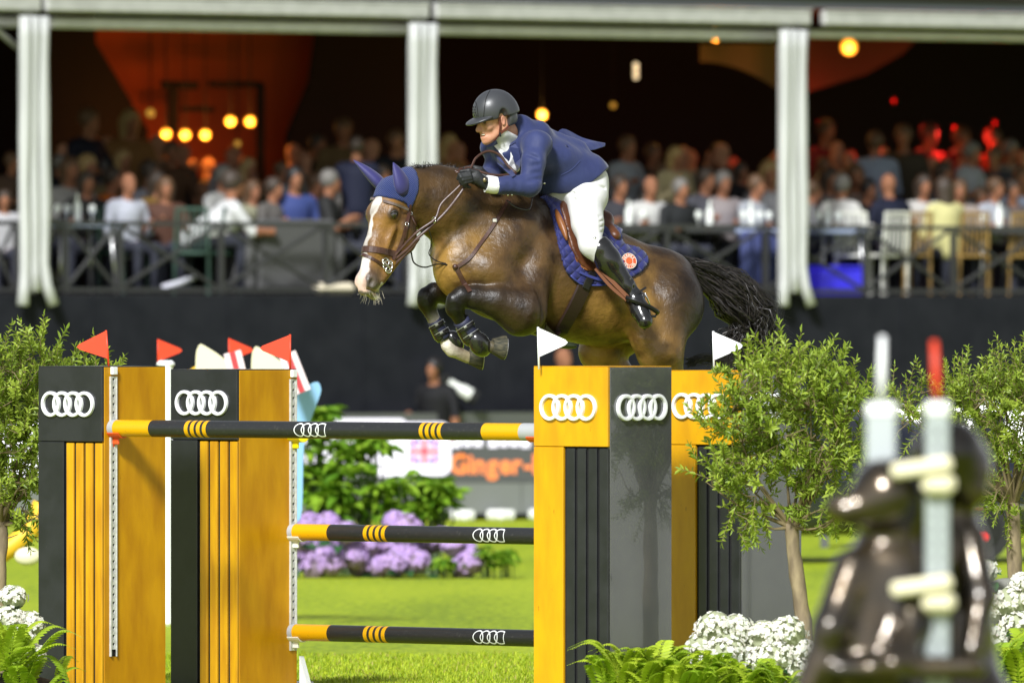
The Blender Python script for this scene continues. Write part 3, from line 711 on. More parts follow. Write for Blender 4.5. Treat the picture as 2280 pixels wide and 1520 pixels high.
# ---- railing: cross-braced panels
M_rail = mat('dark_grey_railing', (.030,.030,.032), .5)
rail_px = [-40, 34, 140, 262, 487, 720, 900, 1035, 1250, 1480, 1700, 1922, 2118, 2330]
rail_lab = ['behind the left tent post','under the silver-edged table at the left','with the grey trousers of the seated man behind it','before the green chairs','before the grey sofa','behind the horse muzzle','behind the horse neck','behind the horse shoulder','behind the saddle','behind the navy tablecloth right of the saddle','behind the right tent post and the blue cooler','before the gold chairs and the yellow dress','at the right edge of the tent']
def deck_front(px, z, off=.06): p = TL(px, off); return np.array([p[0],p[1],DECK+z])
for i in range(len(rail_px)-1):
    a, b = rail_px[i], rail_px[i+1]; pa, pb = deck_front(a,0), deck_front(b,0); root = empty('railing_panel', (pa+pb)/2); tag(root, 'dark cross-braced railing panel '+rail_lab[i], 'railing', 'railing panels along the deck edge')
    H_ = .78; mid = (pa+pb)/2; ln = np.linalg.norm(pb-pa)
    MB().box(mid+[0,0,H_], (ln-.01,.05,.05), AX).build('top_rail', M_rail, root); MB().box(mid+[0,0,.05], (ln-.01,.045,.05), AX).build('bottom_rail', M_rail, root)
    MB().box(pa+te*.03+[0,0,H_/2-.01], (.055,.055,H_-.05), AX).build('post', M_rail, root)
    for (u, v_) in ((.08,H_-.03),(H_-.03,.08)): MB().tube([pa+te*.05+[0,0,u]-tn*.002, pb-te*.03+[0,0,v_]], .024, 6).build('brace', M_rail, root)

# ---- furniture
def table(px, off, wd, dp_, h, m, label, legs=True, cloth=None, name='table'):
    c = deckp(px, off); root = empty(name, c); tag(root, label, 'table', 'tables on the deck')
    MB().box(c+[0,0,h-.025], (wd,dp_,.05), AX, bev=.01).build('table_top', m, root)
    for sx in (-1,1):
        for sy in (-1,1): MB().tube([c+te*sx*wd*.38-tn*sy*dp_*.36+[0,0,h-.05], c+te*sx*wd*.44-tn*sy*dp_*.42], .018, 6).build('leg', mat('chrome_leg', (.6,.6,.6), .3, metal=.8), root, smooth=True)
    if cloth:
        for k in range(7): x = -wd/2+wd*(k+.5)/7; MB().tube([c+te*x+tn*(dp_/2+.01)+[0,0,h-.03], c+te*x+tn*(dp_/2+.03)+[0,0,.06]], [.07,.085], 8, ell=(1,.3)).build('cloth_fold', cloth, root, smooth=True)
M_top = mat('pale_blue_top', (.36,.42,.62), .3); M_navyc = mat('navy_tablecloth', (.025,.035,.12), .8); M_dktop = mat('dark_top', (.05,.05,.055), .4)
table(168, .65, .85, .6, .79, M_top, 'narrow pale blue topped table with chrome legs at the left post'); table(1560, .8, 1.0, .7, .76, M_dktop, 'dark table right of the saddle, set with glasses'); table(1680, .7, .9, .7, .76, M_top, 'table with a navy cloth left of the right tent post', cloth=M_navyc)
table(1845, .7, .7, .7, .76, M_top, 'pale blue topped table right of the right tent post'); table(2210, .75, .9, .7, .76, M_dktop, 'dark table at the right edge of the deck'); table(640, 1.5, 1.2, .7, .76, M_dktop, 'dark table behind the grey sofa'); table(1420, .9, .9, .7, .76, M_dktop, 'dark table just behind the saddle')
def chair(px, off, m, label, rot=0., hb=.95):
    c = deckp(px, off); root = empty('chair', c); tag(root, label, 'chair', 'chairs on the deck'); a = te*math.cos(rot)-tn*math.sin(rot); b = np.cross(Z_, a)*-1
    MB().box(c+[0,0,.46], (.42,.42,.04), np.array([a,b,Z_]), bev=.01).build('seat', m, root)
    for sx in (-1,1):
        MB().tube([c+a*sx*.19+b*.19, c+a*sx*.19+b*.19+[0,0,.45]], .018, 6).build('leg', m, root); MB().tube([c+a*sx*.19-b*.19, c+a*sx*.185-b*.20+[0,0,.5], c+a*sx*.17-b*.24+[0,0,hb]], .018, 6).build('leg', m, root)
    for k in range(5): x = -.13+.065*k; MB().tube([c+a*x-b*.20+[0,0,.5], c+a*x*.9-b*.24+[0,0,hb]], .011, 5).build('back_bar', m, root)
    MB().tube([c-a*.18-b*.24+[0,0,hb], c+a*.18-b*.24+[0,0,hb]], .018, 6).build('top_bar', m, root)
M_gold = mat('gold_bamboo', (.27,.165,.045), .5); M_wch = mat('white_chair', (.62,.62,.55), .5); M_grch = mat('dark_green_chair', (.03,.07,.05), .6)
chair(2020, .55, M_gold, 'gold bar-back chair left of the yellow dress', 3.14); chair(2150, .6, M_gold, 'gold bar-back chair right of the yellow dress', 3.0); chair(2255, .7, M_gold, 'gold bar-back chair at the right edge', 3.1); chair(1968, .5, M_wch, 'white chair behind the man in navy', 3.2); chair(1900, .7, M_wch, 'white chair under the grey-haired man in white', 2.4)
chair(425, .6, M_grch, 'dark green chair under the man leaning in white', 2.6); chair(480, .75, M_grch, 'dark green chair left of the grey sofa', 3.5); chair(275, .95, M_grch, 'dark green chair under the man in the pale shirt', 0.2)
sf = empty('sofa', deckp(655,.45)); tag(sf, 'dark grey upholstered sofa seen from behind the railing', 'sofa'); M_sofa = mat('grey_upholstery', (.075,.075,.075), .85, bump=.004, bscale=20); c = deckp(655,.45)
MB().box(c+[0,0,.44], (1.05,.18,.80), AX, bev=.05).build('backrest', M_sofa, sf); MB().box(c-tn*.38+[0,0,.25], (1.05,.6,.42), AX, bev=.05).build('seat', M_sofa, sf)
for s_ in (-1,1): MB().box(c+te*s_*.6-tn*.3+[0,0,.36], (.14,.75,.62), AX, bev=.05).build('arm', M_sofa, sf)
cl = deckp(1860,.42); cb = empty('cooler_box', cl); tag(cb, 'bright blue cooler box behind the railing right of the post', 'box'); M_cool = mat('glowing_blue_plastic', (.035,.03,.55), .4, emit=(.04,.03,.55), estr=.35)  # plastic given a glow of its own, though it is no lamp
MB().box(cl+te*.0+[0,0,.15], (.62,.3,.30), AX, bev=.03).build('body', M_cool, cb); MB().box(cl+[0,0,.325], (.64,.32,.04), AX, bev=.015).build('lid', M_cool, cb)
cu = deckp(742,.10); o = MB().box(cu+[0,0,.07], (.55,.16,.12), AX, bev=.05).build('cushion', mat('cream_cloth', (.62,.55,.42), .8)); tag(o, 'cream cushion lying on the deck edge below the sofa', 'cushion')
o = MB().tube([deckp(362,.12,.08), deckp(395,.12,.12), deckp(432,.14,.19)], [.03,.035,.03], 8).build('rolled_mat', mat('pale_lilac', (.5,.5,.58), .7), smooth=True); tag(o, 'pale rolled mat leaning at the foot of the railing', 'mat')
# glasses and bottles
M_glass = mat('frosted_glass', (.75,.78,.74), .15, spec=.7)
def glassware(px, off, h, label, tall):
    c = deckp(px, off, h); root_pts = [c, c+[0,0,.004], c+[0,0,.09], c+[0,0,.13], c+[0,0,.20]] if not tall else [c, c+[0,0,.02], c+[0,0,.2], c+[0,0,.25], c+[0,0,.32]]
    tag(MB().tube(root_pts, [.035,.006,.006,.04,.034] if not tall else [.04,.042,.042,.014,.014], 10).build('wine_glass' if not tall else 'bottle', M_glass, smooth=40), label, 'glass' if not tall else 'bottle', 'glassware on the tables')
GL = {128:'leftmost wine glass on the pale blue table at the left post',150:'wine glass just left of the bottle on the left table',205:'wine glass right of the bottle on the left table',1655:'leftmost wine glass on the navy-clothed table',1692:'wine glass just right of the bottle on the navy-clothed table',1712:'wine glass on the navy-clothed table nearest the right tent post',1822:'wine glass on the pale blue table nearest the right tent post',1866:'wine glass right of the bottle on the table right of the post'}
for px, off, tall in ((128,.6,0),(150,.7,0),(172,.6,1),(205,.65,0),(1555,.7,0),(1580,.75,1),(1655,.6,0),(1672,.65,1),(1692,.6,0),(1712,.7,0),(1822,.6,0),(1842,.65,1),(1866,.6,0),(2190,.65,0),(2225,.6,1),(1400,.8,1),(1432,.8,0),(600,1.3,0),(660,1.4,1)):
    tb = {128:'left table',150:'left table',172:'left table',205:'left table',1555:'dark table right of the saddle',1580:'dark table right of the saddle',1655:'navy-clothed table',1672:'navy-clothed table',1692:'navy-clothed table',1712:'navy-clothed table',1822:'table right of the post',1842:'table right of the post',1866:'table right of the post',2190:'rightmost table',2225:'rightmost table',1400:'table behind the saddle',1432:'table behind the saddle',600:'table behind the sofa',660:'table behind the sofa'}[px]
    glassware(px, off, .79 if px < 300 else .765, GL.get(px, ('tall pale bottle' if tall else 'clear wine glass')+' standing on the '+tb), tall)
# ================================================================ SPECTATORS
def person_mat():
    m = bpy.data.materials.new('spectator'); m.use_nodes = True; N = m.node_tree.nodes; L = m.node_tree.links; b = N['Principled BSDF']; b.inputs['Roughness'].default_value = .75; b.inputs['Specular IOR Level'].default_value = .2
    at = N.new('ShaderNodeAttribute'); at.attribute_name = 'reg'; sp = N.new('ShaderNodeSeparateColor'); L.new(at.outputs['Color'], sp.inputs[0]); oi = N.new('ShaderNodeObjectInfo')
    m1 = N.new('ShaderNodeMix'); m1.data_type = 'RGBA'; m1.inputs[6].default_value = (.24,.105,.058,1); L.new(oi.outputs['Color'], m1.inputs[7]); L.new(sp.outputs['Green'], m1.inputs['Factor'])  # skin tone lowered to imitate weaker light in the stand
    m2 = N.new('ShaderNodeMix'); m2.data_type = 'RGBA'; L.new(m1.outputs[2], m2.inputs[6]); m2.inputs[7].default_value = (.03,.032,.045,1); L.new(sp.outputs['Blue'], m2.inputs['Factor'])
    L.new(m2.outputs[2], b.inputs['Base Color']); return m
PM = person_mat(); SKc, TPc, BTc = (1,0,0), (0,1,0), (0,0,1)
def pmesh(pose, var):
    D = SDF((-.62,-.75,-.02), (.62,.55,1.95), .021); c = lambda a, b, r1, r2, col, k=.03, **kw: D.cone(a, b, r1, r2, k, col=col, cs=.012, **kw); r_ = np.random.default_rng(var)
    sit = pose.startswith('sit'); lean = .10 if pose == 'sitlean' else 0.; hz = .46 if sit else .92
    sh = hz+.50; ly = -.35*lean/.1*.9 if lean else 0
    hipY = .0; shY = -.03+ly; dz = -.16 if lean else 0
    c((0,hipY,hz+.04), (0,shY,sh-.10+dz), .135, .15, TPc, flat=((1,0,0),1.3)); c((-.15,shY,sh-.02+dz), (.15,shY,sh-.02+dz), .075, .075, TPc, k=.05)
    nk = np.array([0,shY-.02,sh+.05+dz]); hd_ = nk+[0,-.03-.5*ly*0,.155]
    c(nk-[0,0,.06], nk+[0,-.01,.06], .058, .055, SKc); D.ell(hd_+[0,.005,.02], (.077,.095,.105), None, .02, col=SKc, cs=.012); c(hd_+[0,-.05,-.03], hd_+[0,-.065,-.085], .05, .03, SKc)
    c(hd_+[0,-.095,0], hd_+[0,-.108,-.03], .010, .014, SKc, k=.01)
    for s in (-1,1):
        D.ell(hd_+[s*.032,-.098,.012], (.014,.012,.010), None, .01, op='s')
        S0 = np.array([s*.20,shY,sh-.03+dz]); el = S0+[s*(.07+.04*r_.random()),-.02-.10*r_.random(),-.27]; hn = el+([-s*.10,-.22,.03+.12*r_.random()] if sit or r_.random() < .5 else [0,-.06,-.24])
        if pose == 'sitlean': el = S0+[s*.03,-.16,-.20]; hn = el+[-s*.02,-.27,.0]
        c(S0, el, .062, .05, TPc); c(el, el+(hn-el)*.8, .048, .036, TPc if var % 2 else SKc); c(el+(hn-el)*.8, hn, .034, .030, SKc); D.ell(hn+[0,-.04,0], (.036,.05,.026), None, .02, col=SKc, cs=.012)
        if sit:
            kn = np.array([s*.11,-.44,hz+.03]); c((s*.09,hipY,hz+.02), kn, .095, .065, BTc); c(kn, (s*.11,-.42,.08), .06, .04, BTc); c((s*.11,-.42,.05), (s*.11,-.56,.04), .045, .035, BTc)
        else:
            kn = np.array([s*.10,-.02,.48]); c((s*.09,hipY,hz), kn, .095, .06, BTc); c(kn, (s*.11,.02,.08), .058, .04, BTc); c((s*.11,.03,.05), (s*.12,-.13,.04), .045, .035, BTc)
    vv, ff = D.mesh(); vv = smoothmesh(vv, ff, 1, .5); cols = D.colors(vv); me = bpy.data.meshes.new('spectator_body')
    ob = mkobj('spectator_source', vv, ff, PM, smooth=True, origin=(0,0,0)); cols = np.round(cols*1.2-.1); addcol(ob, np.clip(cols,0,1), 'reg'); me = ob.data; bpy.data.objects.remove(ob)
    hairs = []
    for long in (0, 1, 2):
        Hh = SDF(hd_-.35, hd_+.35, .02); Hh.ell(hd_+[0,.020,.036], (.095,.108,.106), None, .02)
        if long == 1: Hh.cone(hd_+[0,.05,.0], hd_+[0,.075,-.22], .085, .06, .04, flat=((1,0,0),1.25))
        if long == 2: Hh.ell(hd_+[0,.04,-.02], (.095,.085,.10), None, .03)
        Hh.ell(hd_+[0,-.095,-.055], (.060,.065,.080), None, .02, op='s'); hv_, hf2 = Hh.mesh(); ob = mkobj('h', smoothmesh(hv_, hf2, 1), hf2, mat('dark_hair'), smooth=True, origin=(0,0,0)); hairs.append(ob.data); bpy.data.objects.remove(ob)
    return me, hairs
mat('dark_hair', (.035,.022,.014), .6, bump=.002, bscale=120)
PMESH = {(p, i): pmesh(p, i+k_*3) for k_, p in enumerate(('stand','sit','sitlean')) for i in (range(3) if p != 'sitlean' else range(1))}
HAIRM = {'dark': mat('dark_hair'), 'brown': mat('brown_hair', (.09,.045,.02), .6), 'blond': mat('blond_hair', (.30,.20,.08), .55), 'grey': mat('grey_hair', (.13,.12,.11), .6), 'bald': None, 'black': mat('black_hair_far', (.012,.010,.010), .5)}
hm_cache = {}
def hairmesh(me, m):
    key = (me.name, m.name)
    if key not in hm_cache: q_ = me.copy(); q_.materials.clear(); q_.materials.append(m); hm_cache[key] = q_
    return hm_cache[key]
def spect(px, hy, pose, off, col, rot, hair, label, var=0, long=0, base=None):
    me, hs_ = PMESH[(pose, var % (3 if pose != 'sitlean' else 1))]; p = TL(px, off) if base is None else base; z0 = DECK if base is None else 0.
    zh = CAMZ-(hy-HOR)/F*p[1]-z0; nat = {'stand':1.60,'sit':1.145,'sitlean':.98}[pose]; s = min(1.22, max(.86, zh/nat))
    o = bpy.data.objects.new('person', me); COL.objects.link(o); ang = math.atan2(te[1], te[0]) + R(rot); o.location = (p[0], p[1], z0); o.rotation_euler = (0,0,ang); o.scale = (s*.97, s*.97, s); o.color = (*[q*.70 for q in col], 1); tag(o, label, 'person', 'spectators in the tent' if base is None else 'photographers by the wall')  # clothes colour dimmed to imitate weaker light in the stand
    if HAIRM[hair] is not None:
        h_ = bpy.data.objects.new('hair', hairmesh(hs_[long], HAIRM[hair])); COL.objects.link(h_); h_.parent = o
    return o
Wt = (.66,.67,.70); Dk = (.016,.017,.022); Nv = (.018,.022,.06); Gy = (.16,.16,.17)
SP = [
 (19,367,'stand',2.6,(.10,.06,.04),10,'brown','person in brown top left of the leftmost tent post',0,0),
 (10,450,'sit',1.0,(.5,.5,.52),-30,'dark','person in pale shirt at the far left edge',1,0),
 (186,270,'stand',4.6,(.015,.016,.03),20,'brown','man in dark navy standing tall left of the orange wall',0,0),
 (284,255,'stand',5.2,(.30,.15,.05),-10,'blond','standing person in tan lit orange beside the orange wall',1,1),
 (126,372,'stand',3.0,Dk,15,'grey','man in dark suit and white collar right of the leftmost post',2,0),
 (186,372,'sit',2.6,(.30,.22,.10),0,'blond','blond person between the standing man and the seated woman at left',0,1),
 (188,413,'sit',1.5,(.03,.03,.03),-10,'dark','dark-haired woman in black behind the pale blue table',1,1),
 (278,416,'sit',1.0,(.55,.57,.66),0,'bald','man in pale grey shirt with pink face near the railing',2,0),
 (238,405,'sit',2.0,(.55,.14,.02),25,'dark','person in orange behind the man in pale grey',0,0),
 (268,362,'stand',3.6,(.14,.09,.04),0,'blond','blond person standing behind the man in pale grey',0,1),
 (341,412,'sit',1.3,(.22,.13,.03),10,'dark','dark-haired woman in mustard dress',1,1),
 (379,345,'stand',4.2,(.12,.06,.03),-20,'brown','person with bare arms raised before the orange wall',2,0),
 (432,404,'sitlean',.75,(.74,.75,.75),75,'dark','man in white shirt leaning far over the table',0,0),
 (510,358,'stand',3.0,(.30,.28,.30),-15,'bald','bald man in pale shirt below the round lamps',1,0),
 (546,379,'stand',2.6,(.20,.15,.09),10,'blond','blond woman in beige below the right pair of lamps',2,1),
 (556,430,'sit',1.2,(.30,.30,.20),0,'brown','brown-haired woman in olive and white facing out, left of the sofa',0,1),
 (617,400,'stand',2.2,(.42,.48,.58),30,'brown','person in light blue shirt behind the sofa',1,0),
 (652,404,'sit',1.0,(.05,.075,.24),-15,'black','black-haired man in bright blue suit over the sofa',2,0),
 (690,415,'sit',1.6,(.60,.60,.60),20,'brown','person in white between the blue suit and the grey-haired man',0,0),
 (720,410,'sit',.95,(.03,.03,.03),55,'grey','grey-haired man with white collar and dark jacket over the sofa',1,0),
 (700,330,'stand',4.5,(.05,.03,.03),0,'dark','dim standing person right of the orange wall',2,0),
 (762,298,'stand',4.2,(.18,.12,.05),-25,'brown','tall standing person in olive left of the horse ears',0,0),
 (795,335,'stand',1.0,(.014,.017,.040),150,'dark','man in navy suit seen from behind, left of the horse ears',1,0),
 (878,322,'stand',2.6,Dk,-20,'brown','man in dark suit and white collar above the horse ears',2,0),
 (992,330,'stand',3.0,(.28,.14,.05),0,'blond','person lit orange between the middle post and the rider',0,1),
 (1387,334,'stand',2.6,(.33,.36,.40),10,'brown','person in grey blue shirt right of the jacket tail',1,0),
 (1446,350,'stand',4.0,(.06,.04,.03),0,'brown','dim standing person left of the blonde woman in cream',2,0),
 (1442,422,'sit',1.0,(.60,.60,.58),-10,'bald','man with red face and white shirt just right of the saddle',0,0),
 (1497,356,'stand',1.7,(.50,.42,.24),0,'blond','woman with long blonde hair and cream coat',1,1),
 (1508,427,'sit',.8,(.02,.022,.024),0,'grey','person with pink cap and black top below the blonde woman',2,0),
 (1593,350,'stand',4.0,(.06,.05,.06),0,'dark','dim person in the dark between the blonde woman and the right post',0,0),
 (1641,388,'stand',2.4,(.02,.02,.022),10,'dark','woman in black dress left of the right tent post',1,1),
 (1709,392,'sit',1.6,(.24,.24,.25),-20,'blond','blonde woman in grey touching the right tent post',2,1),
 (1828,378,'stand',3.0,(.20,.08,.06),0,'brown','person tinted by red light right of the right tent post',0,0),  # red glow put into the colour of the top
 (1796,430,'sit',1.2,(.22,.22,.22),60,'brown','person in grey jacket half behind the right tent post',1,0),
 (1868,420,'sit',.95,(.72,.71,.68),110,'grey','grey-haired man in white shirt turned to the table',2,0),
 (1926,428,'sit',1.7,(.03,.025,.025),0,'black','dark-haired person between the white shirt and the navy back',0,0),
 (1952,325,'stand',2.7,(.34,.40,.52),160,'brown','man in light blue shirt standing with his back turned',1,0),
 (2012,312,'stand',3.0,(.06,.05,.03),-40,'brown','tall man in olive jacket standing behind the navy back',2,0),
 (1987,417,'sit',.85,(.012,.015,.035),180,'bald','bald man in navy seen from behind',0,0),
 (2052,420,'sit',1.1,(.55,.53,.50),-15,'dark','dark-haired woman in off-white left of the yellow dress',1,1),
 (2108,424,'sit',.65,(.68,.64,.30),180,'dark','woman in pale yellow dress seen from behind',2,1),
 (2153,346,'stand',2.3,(.40,.42,.47),20,'grey','man in open dark suit and pale shirt standing right of the yellow dress',0,0),
 (2176,446,'sit',1.5,(.10,.08,.07),0,'brown','small person with tan face right of the yellow dress',1,0),
 (2218,356,'stand',2.5,(.05,.055,.065),-60,'brown','man in charcoal suit standing near the right edge',2,0),
 (2242,342,'stand',3.3,(.20,.18,.16),0,'grey','pink-faced man standing behind the charcoal suit',0,0),
 (2272,405,'sit',1.7,(.40,.46,.62),-25,'brown','person in light blue at the right edge',1,0),
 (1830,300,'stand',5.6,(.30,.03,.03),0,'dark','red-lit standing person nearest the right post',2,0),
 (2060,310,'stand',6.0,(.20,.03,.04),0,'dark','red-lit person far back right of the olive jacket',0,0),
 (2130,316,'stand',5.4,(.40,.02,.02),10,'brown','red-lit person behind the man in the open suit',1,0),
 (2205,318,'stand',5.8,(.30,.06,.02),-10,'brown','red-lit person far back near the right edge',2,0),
 (152,385,'sit',1.9,(.45,.44,.42),-15,'brown','person in cream between the leftmost post and the pale grey shirt',0,1),
 (322,392,'sit',1.9,(.40,.40,.46),15,'dark','dark-haired person in pale lilac behind the mustard dress',2,0),
 (368,425,'sit',1.0,(.10,.045,.03),-25,'brown','person in brown between the mustard dress and the leaning man',1,1),
 (485,400,'sit',1.5,(.50,.50,.48),20,'grey','grey-haired person in white beyond the leaning man',2,0),
 (522,412,'sit',1.7,(.55,.48,.36),-10,'blond','blond person in cream left of the olive and white dress',0,1),
 (598,425,'sit',1.0,(.14,.13,.12),25,'dark','person in dark grey between the olive dress and the blue suit',1,0),
 (762,395,'sit',1.6,(.28,.26,.24),-20,'brown','person in taupe beside the navy suit back',2,0),
 (838,400,'sit',1.4,(.30,.30,.34),10,'dark','person in grey just behind the horse ears',0,0),
 (1372,420,'sit',1.2,(.05,.05,.06),0,'dark','person in black tight beside the jacket tail',1,0),
 (1475,395,'sit',1.9,(.45,.40,.36),-20,'brown','person in beige left of the blonde woman in cream',2,1),
 (1560,405,'sit',1.4,(.10,.10,.12),15,'dark','person in charcoal right of the blonde woman in cream',0,0),
 (1604,412,'sit',1.3,(.34,.30,.30),-10,'grey','grey-haired person in mauve left of the black dress',1,0),
 (1672,420,'sit',1.1,(.40,.42,.46),20,'brown','person in pale grey between the black dress and the right post',2,0),
 (1840,405,'sit',1.8,(.16,.15,.15),0,'dark','person in dark grey behind the grey-haired man in white',0,1),
 (1900,398,'sit',2.0,(.30,.22,.18),-20,'brown','person in tan behind the white chair',1,1),
 (2088,392,'sit',2.1,(.06,.06,.07),10,'dark','person in black behind the yellow dress',2,0),
 (2135,430,'sit',1.1,(.38,.32,.28),-30,'brown','person in beige right behind the yellow dress',0,1),
 (2205,425,'sit',1.2,(.44,.46,.52),15,'brown','person in pale blue seated before the charcoal suit',1,0),
 (2250,430,'sit',1.3,(.12,.10,.10),-15,'dark','person in dark brown seated by the rightmost table',2,0),
]
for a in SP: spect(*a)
# white collars and scarves are small: give the two suits a white shirt front
# the rest of the crowd, deep in the dark
V_, F_, R_, n_ = [], [], [], 0
r_ = np.random.default_rng(11); src = []
for key in (('stand',0),('stand',1),('stand',2),('sit',0),('sit',1)):
    me, _h = PMESH[key]; vv = np.array([x.co[:] for x in me.vertices]); ff = np.array([p.vertices[:] for p in me.polygons]); rg = np.zeros(len(vv)*4, np.float32); me.attributes['reg'].data.foreach_get('color', rg); src.append((vv, ff, rg.reshape(-1,4)[:,:3]))
for i in range(125):
    vv, ff, rg = src[r_.integers(0,5)]; px = r_.uniform(-60, 2340); off = r_.uniform(3.4, 8.4); p = TL(px, off); a = r_.uniform(0,6.28); s = r_.uniform(.92,1.08); ca, sa = math.cos(a)*s, math.sin(a)*s
    q_ = np.stack([vv[:,0]*ca-vv[:,1]*sa+p[0], vv[:,0]*sa+vv[:,1]*ca+p[1], vv[:,2]*s+DECK], 1); top = np.array([r_.uniform(.02,.35)]*3)*np.array([1,r_.uniform(.75,1),r_.uniform(.6,1)])
    V_.append(q_); F_.append(ff+n_); n_ += len(q_); R_.append(rg[:,:1]*np.array([[.40,.20,.12]])+rg[:,1:2]*top+rg[:,2:3]*.03)
o = mkobj('crowd', np.concatenate(V_), np.concatenate(F_), mat('crowd_cloth', attr='col', rough=.8, spec=.2), smooth=True, origin=c0+[0,0,DECK]); addcol(o, np.clip(np.concatenate(R_), .01, 1)); tag(o, 'dense dim crowd standing far back in the tent', 'crowd', kind='stuff')
# ---- photographers between the wall and the board
pb_ = spect(972, 828, 'stand', 0, (.012,.012,.014), -60, 'black', 'photographer in black with white lens before the black wall', 0, 0, base=TL(972, -.20))
spect(1243, 806, 'stand', 0, (.03,.03,.03), 10, 'bald', 'person in black whose head shows over the yellow pillar', 1, 0, base=TL(1243, -.20))
c = TL(990, -.30); zc = CAMZ-(845-HOR)/F*c[1]; ln_ = unit(te*.8+tn*.5+np.array([0,0,-.55])); cr = empty('camera_body', c+[0,0,zc]); tag(cr, 'black camera with long pale lens held by the photographer', 'camera')
MB().box(c+[0,0,zc], (.14,.08,.11), AX, bev=.015).build('body', M_dark, cr); MB().tube([c+[0,0,zc]+ln_*.05, c+[0,0,zc]+ln_*.2, c+[0,0,zc]+ln_*.22, c+[0,0,zc]+ln_*.34], [.045,.05,.068,.072], 14).build('lens', mat('pale_lens', (.60,.62,.58), .4), cr, smooth=40)
MB().tube([c+[0,0,zc]+ln_*.34, c+[0,0,zc]+ln_*.42], [.078,.078], 14).build('lens_hood', M_dark, cr, smooth=40)
# ================================================================ THE HORSE
HY = 68.6
def hp(px, py, d=0.): return W(px, py, HY + d)
HFW = unit([-.88, -.47, .12]); HLT = unit(np.cross([0,0,1.], HFW)); HLT = -HLT if HLT[1] > 0 else HLT; HUP = unit(np.cross(HFW, HLT)); HUP = HUP if HUP[2] > 0 else -HUP
HAX = np.array([HFW, HUP, HLT])
BAY = (.095,.051,.016); BAYD = (.026,.015,.007); GOLD = (.27,.150,.034); BLK = (.006,.0055,.005); FACE = (.24,.120,.030); TAN = (.40,.34,.20); HOOF = (.028,.030,.022); WHT = (.78,.72,.66)
S = SDF(hp(760,1000,-.85)-[0,.1,0], hp(1640,330,1.0)+[0,.2,0], .0085)
k = .055
# trunk
S.ell(hp(1240,612,.07), (.62,.385,.30), HAX, k, col=BAY, cs=.03)
S.ell(hp(1330,655,.20), (.42,.315,.305), HAX, k, col=GOLD, cs=.03)
S.ell(hp(1110,565,-.14), (.33,.39,.25), HAX, .07, col=BAY, cs=.03)
S.ell(hp(1395,650,.30), (.42,.27,.26), HAX, k, col=BAY, cs=.03)
S.ell(hp(1462,668,.40), (.27,.305,.275), HAX, .08, col=BAY, cs=.03)
S.cone(hp(1150,470,-.08), hp(1215,487,.0), .115, .10, .09, col=BAYD)
S.cone(hp(1215,487,.0), hp(1390,580,.29), .10, .11, .08, col=BAYD)
S.cone(hp(1390,585,.29), hp(1492,607,.46), .13, .105, .08, col=BAYD)
S.cone(hp(1485,596,.45), hp(1530,610,.52), .055, .04, .05, col=BLK)            # dock
# near hindquarter
S.ell(hp(1497,678,.24), (.20,.215,.17), HAX, .06, col=BAYD, cs=.03)
S.cone(hp(1478,690,.22), hp(1470,785,.10), .19, .135, .05, col=BAY)
S.cone(hp(1470,785,.10), hp(1492,850,.16), .135, .09, .04, col=GOLD)
S.cone(hp(1492,850,.16), hp(1528,930,.27), .085, .060, .03, col=BAYD)
S.cone(hp(1528,930,.27), hp(1490,1000,.20), .05, .04, .03, col=BLK)
S.cone(hp(1432,700,.10), hp(1438,752,.06), .13, .10, .05, col=GOLD)            # stifle fold
# far hindquarter
S.cone(hp(1440,690,.58), hp(1335,782,.42), .18, .125, .05, col=GOLD)
S.cone(hp(1335,782,.42), hp(1400,860,.52), .12, .08, .03, col=GOLD)
S.cone(hp(1400,860,.52), hp(1470,920,.62), .07, .055, .03, col=BAYD)
S.cone(hp(1470,920,.62), hp(1440,1000,.56), .048, .04, .03, col=BLK)
# neck
NL = HLT
S.cone(hp(1085,535,-.17), hp(990,455,-.33), .25, .205, .08, col=BAY, flat=(NL,.72))
S.cone(hp(990,455,-.33), hp(920,438,-.45), .205, .150, .06, col=BAY, flat=(NL,.72))
S.cone(hp(1165,455,-.07), hp(1050,425,-.24), .095, .065, .09, col=BAYD)
S.cone(hp(1050,425,-.24), hp(975,397,-.36), .065, .05, .07, col=BAYD)
S.cone(hp(975,397,-.36), hp(908,402,-.45), .05, .05, .06, col=BAYD)
S.ell(hp(1035,590,-.33), (.20,.22,.17), HAX, .07, col=GOLD, cs=.03)            # breast
S.ell(hp(1008,560,-.20), (.14,.17,.12), HAX, .06, col=BAY, cs=.03)
# near shoulder blade and upper arm
S.cone(hp(1165,500,-.22), hp(1085,600,-.40), .10, .115, .08, col=BAY, cs=.03)
S.cone(hp(1090,605,-.38), hp(1158,690,-.32), .12, .145, .06, col=BAY)
S.cone(hp(1200,560,-.22), hp(1170,690,-.36), .09, .12, .06, col=BAY, cs=.03)
# near fore leg
S.cone(hp(1158,690,-.39), hp(1104,670,-.46), .158, .100, .025, col=BAYD)
S.cone(hp(1104,670,-.46), hp(1058,663,-.50), .100, .070, .02, col=(.028,.018,.010))
S.cone(hp(1058,663,-.49), hp(1030,658,-.52), .070, .058, .02, col=BLK)
S.cone(hp(1027,659,-.53), hp(1012,684,-.53), .058, .057, .02, col=BLK)
S.ell(hp(1010,668,-.55), (.045,.05,.05), None, .02, col=BLK)
S.cone(hp(1014,690,-.52), hp(1030,722,-.48), .050, .036, .02, col=BLK)
S.cone(hp(1030,722,-.48), hp(1056,757,-.42), .036, .033, .015, col=BLK)
S.cone(hp(1060,763,-.42), hp(1066,772,-.41), .044, .042, .015, col=BLK)
S.cone(hp(1068,773,-.41), hp(1096,772,-.40), .038, .036, .015, col=(.10,.085,.05))
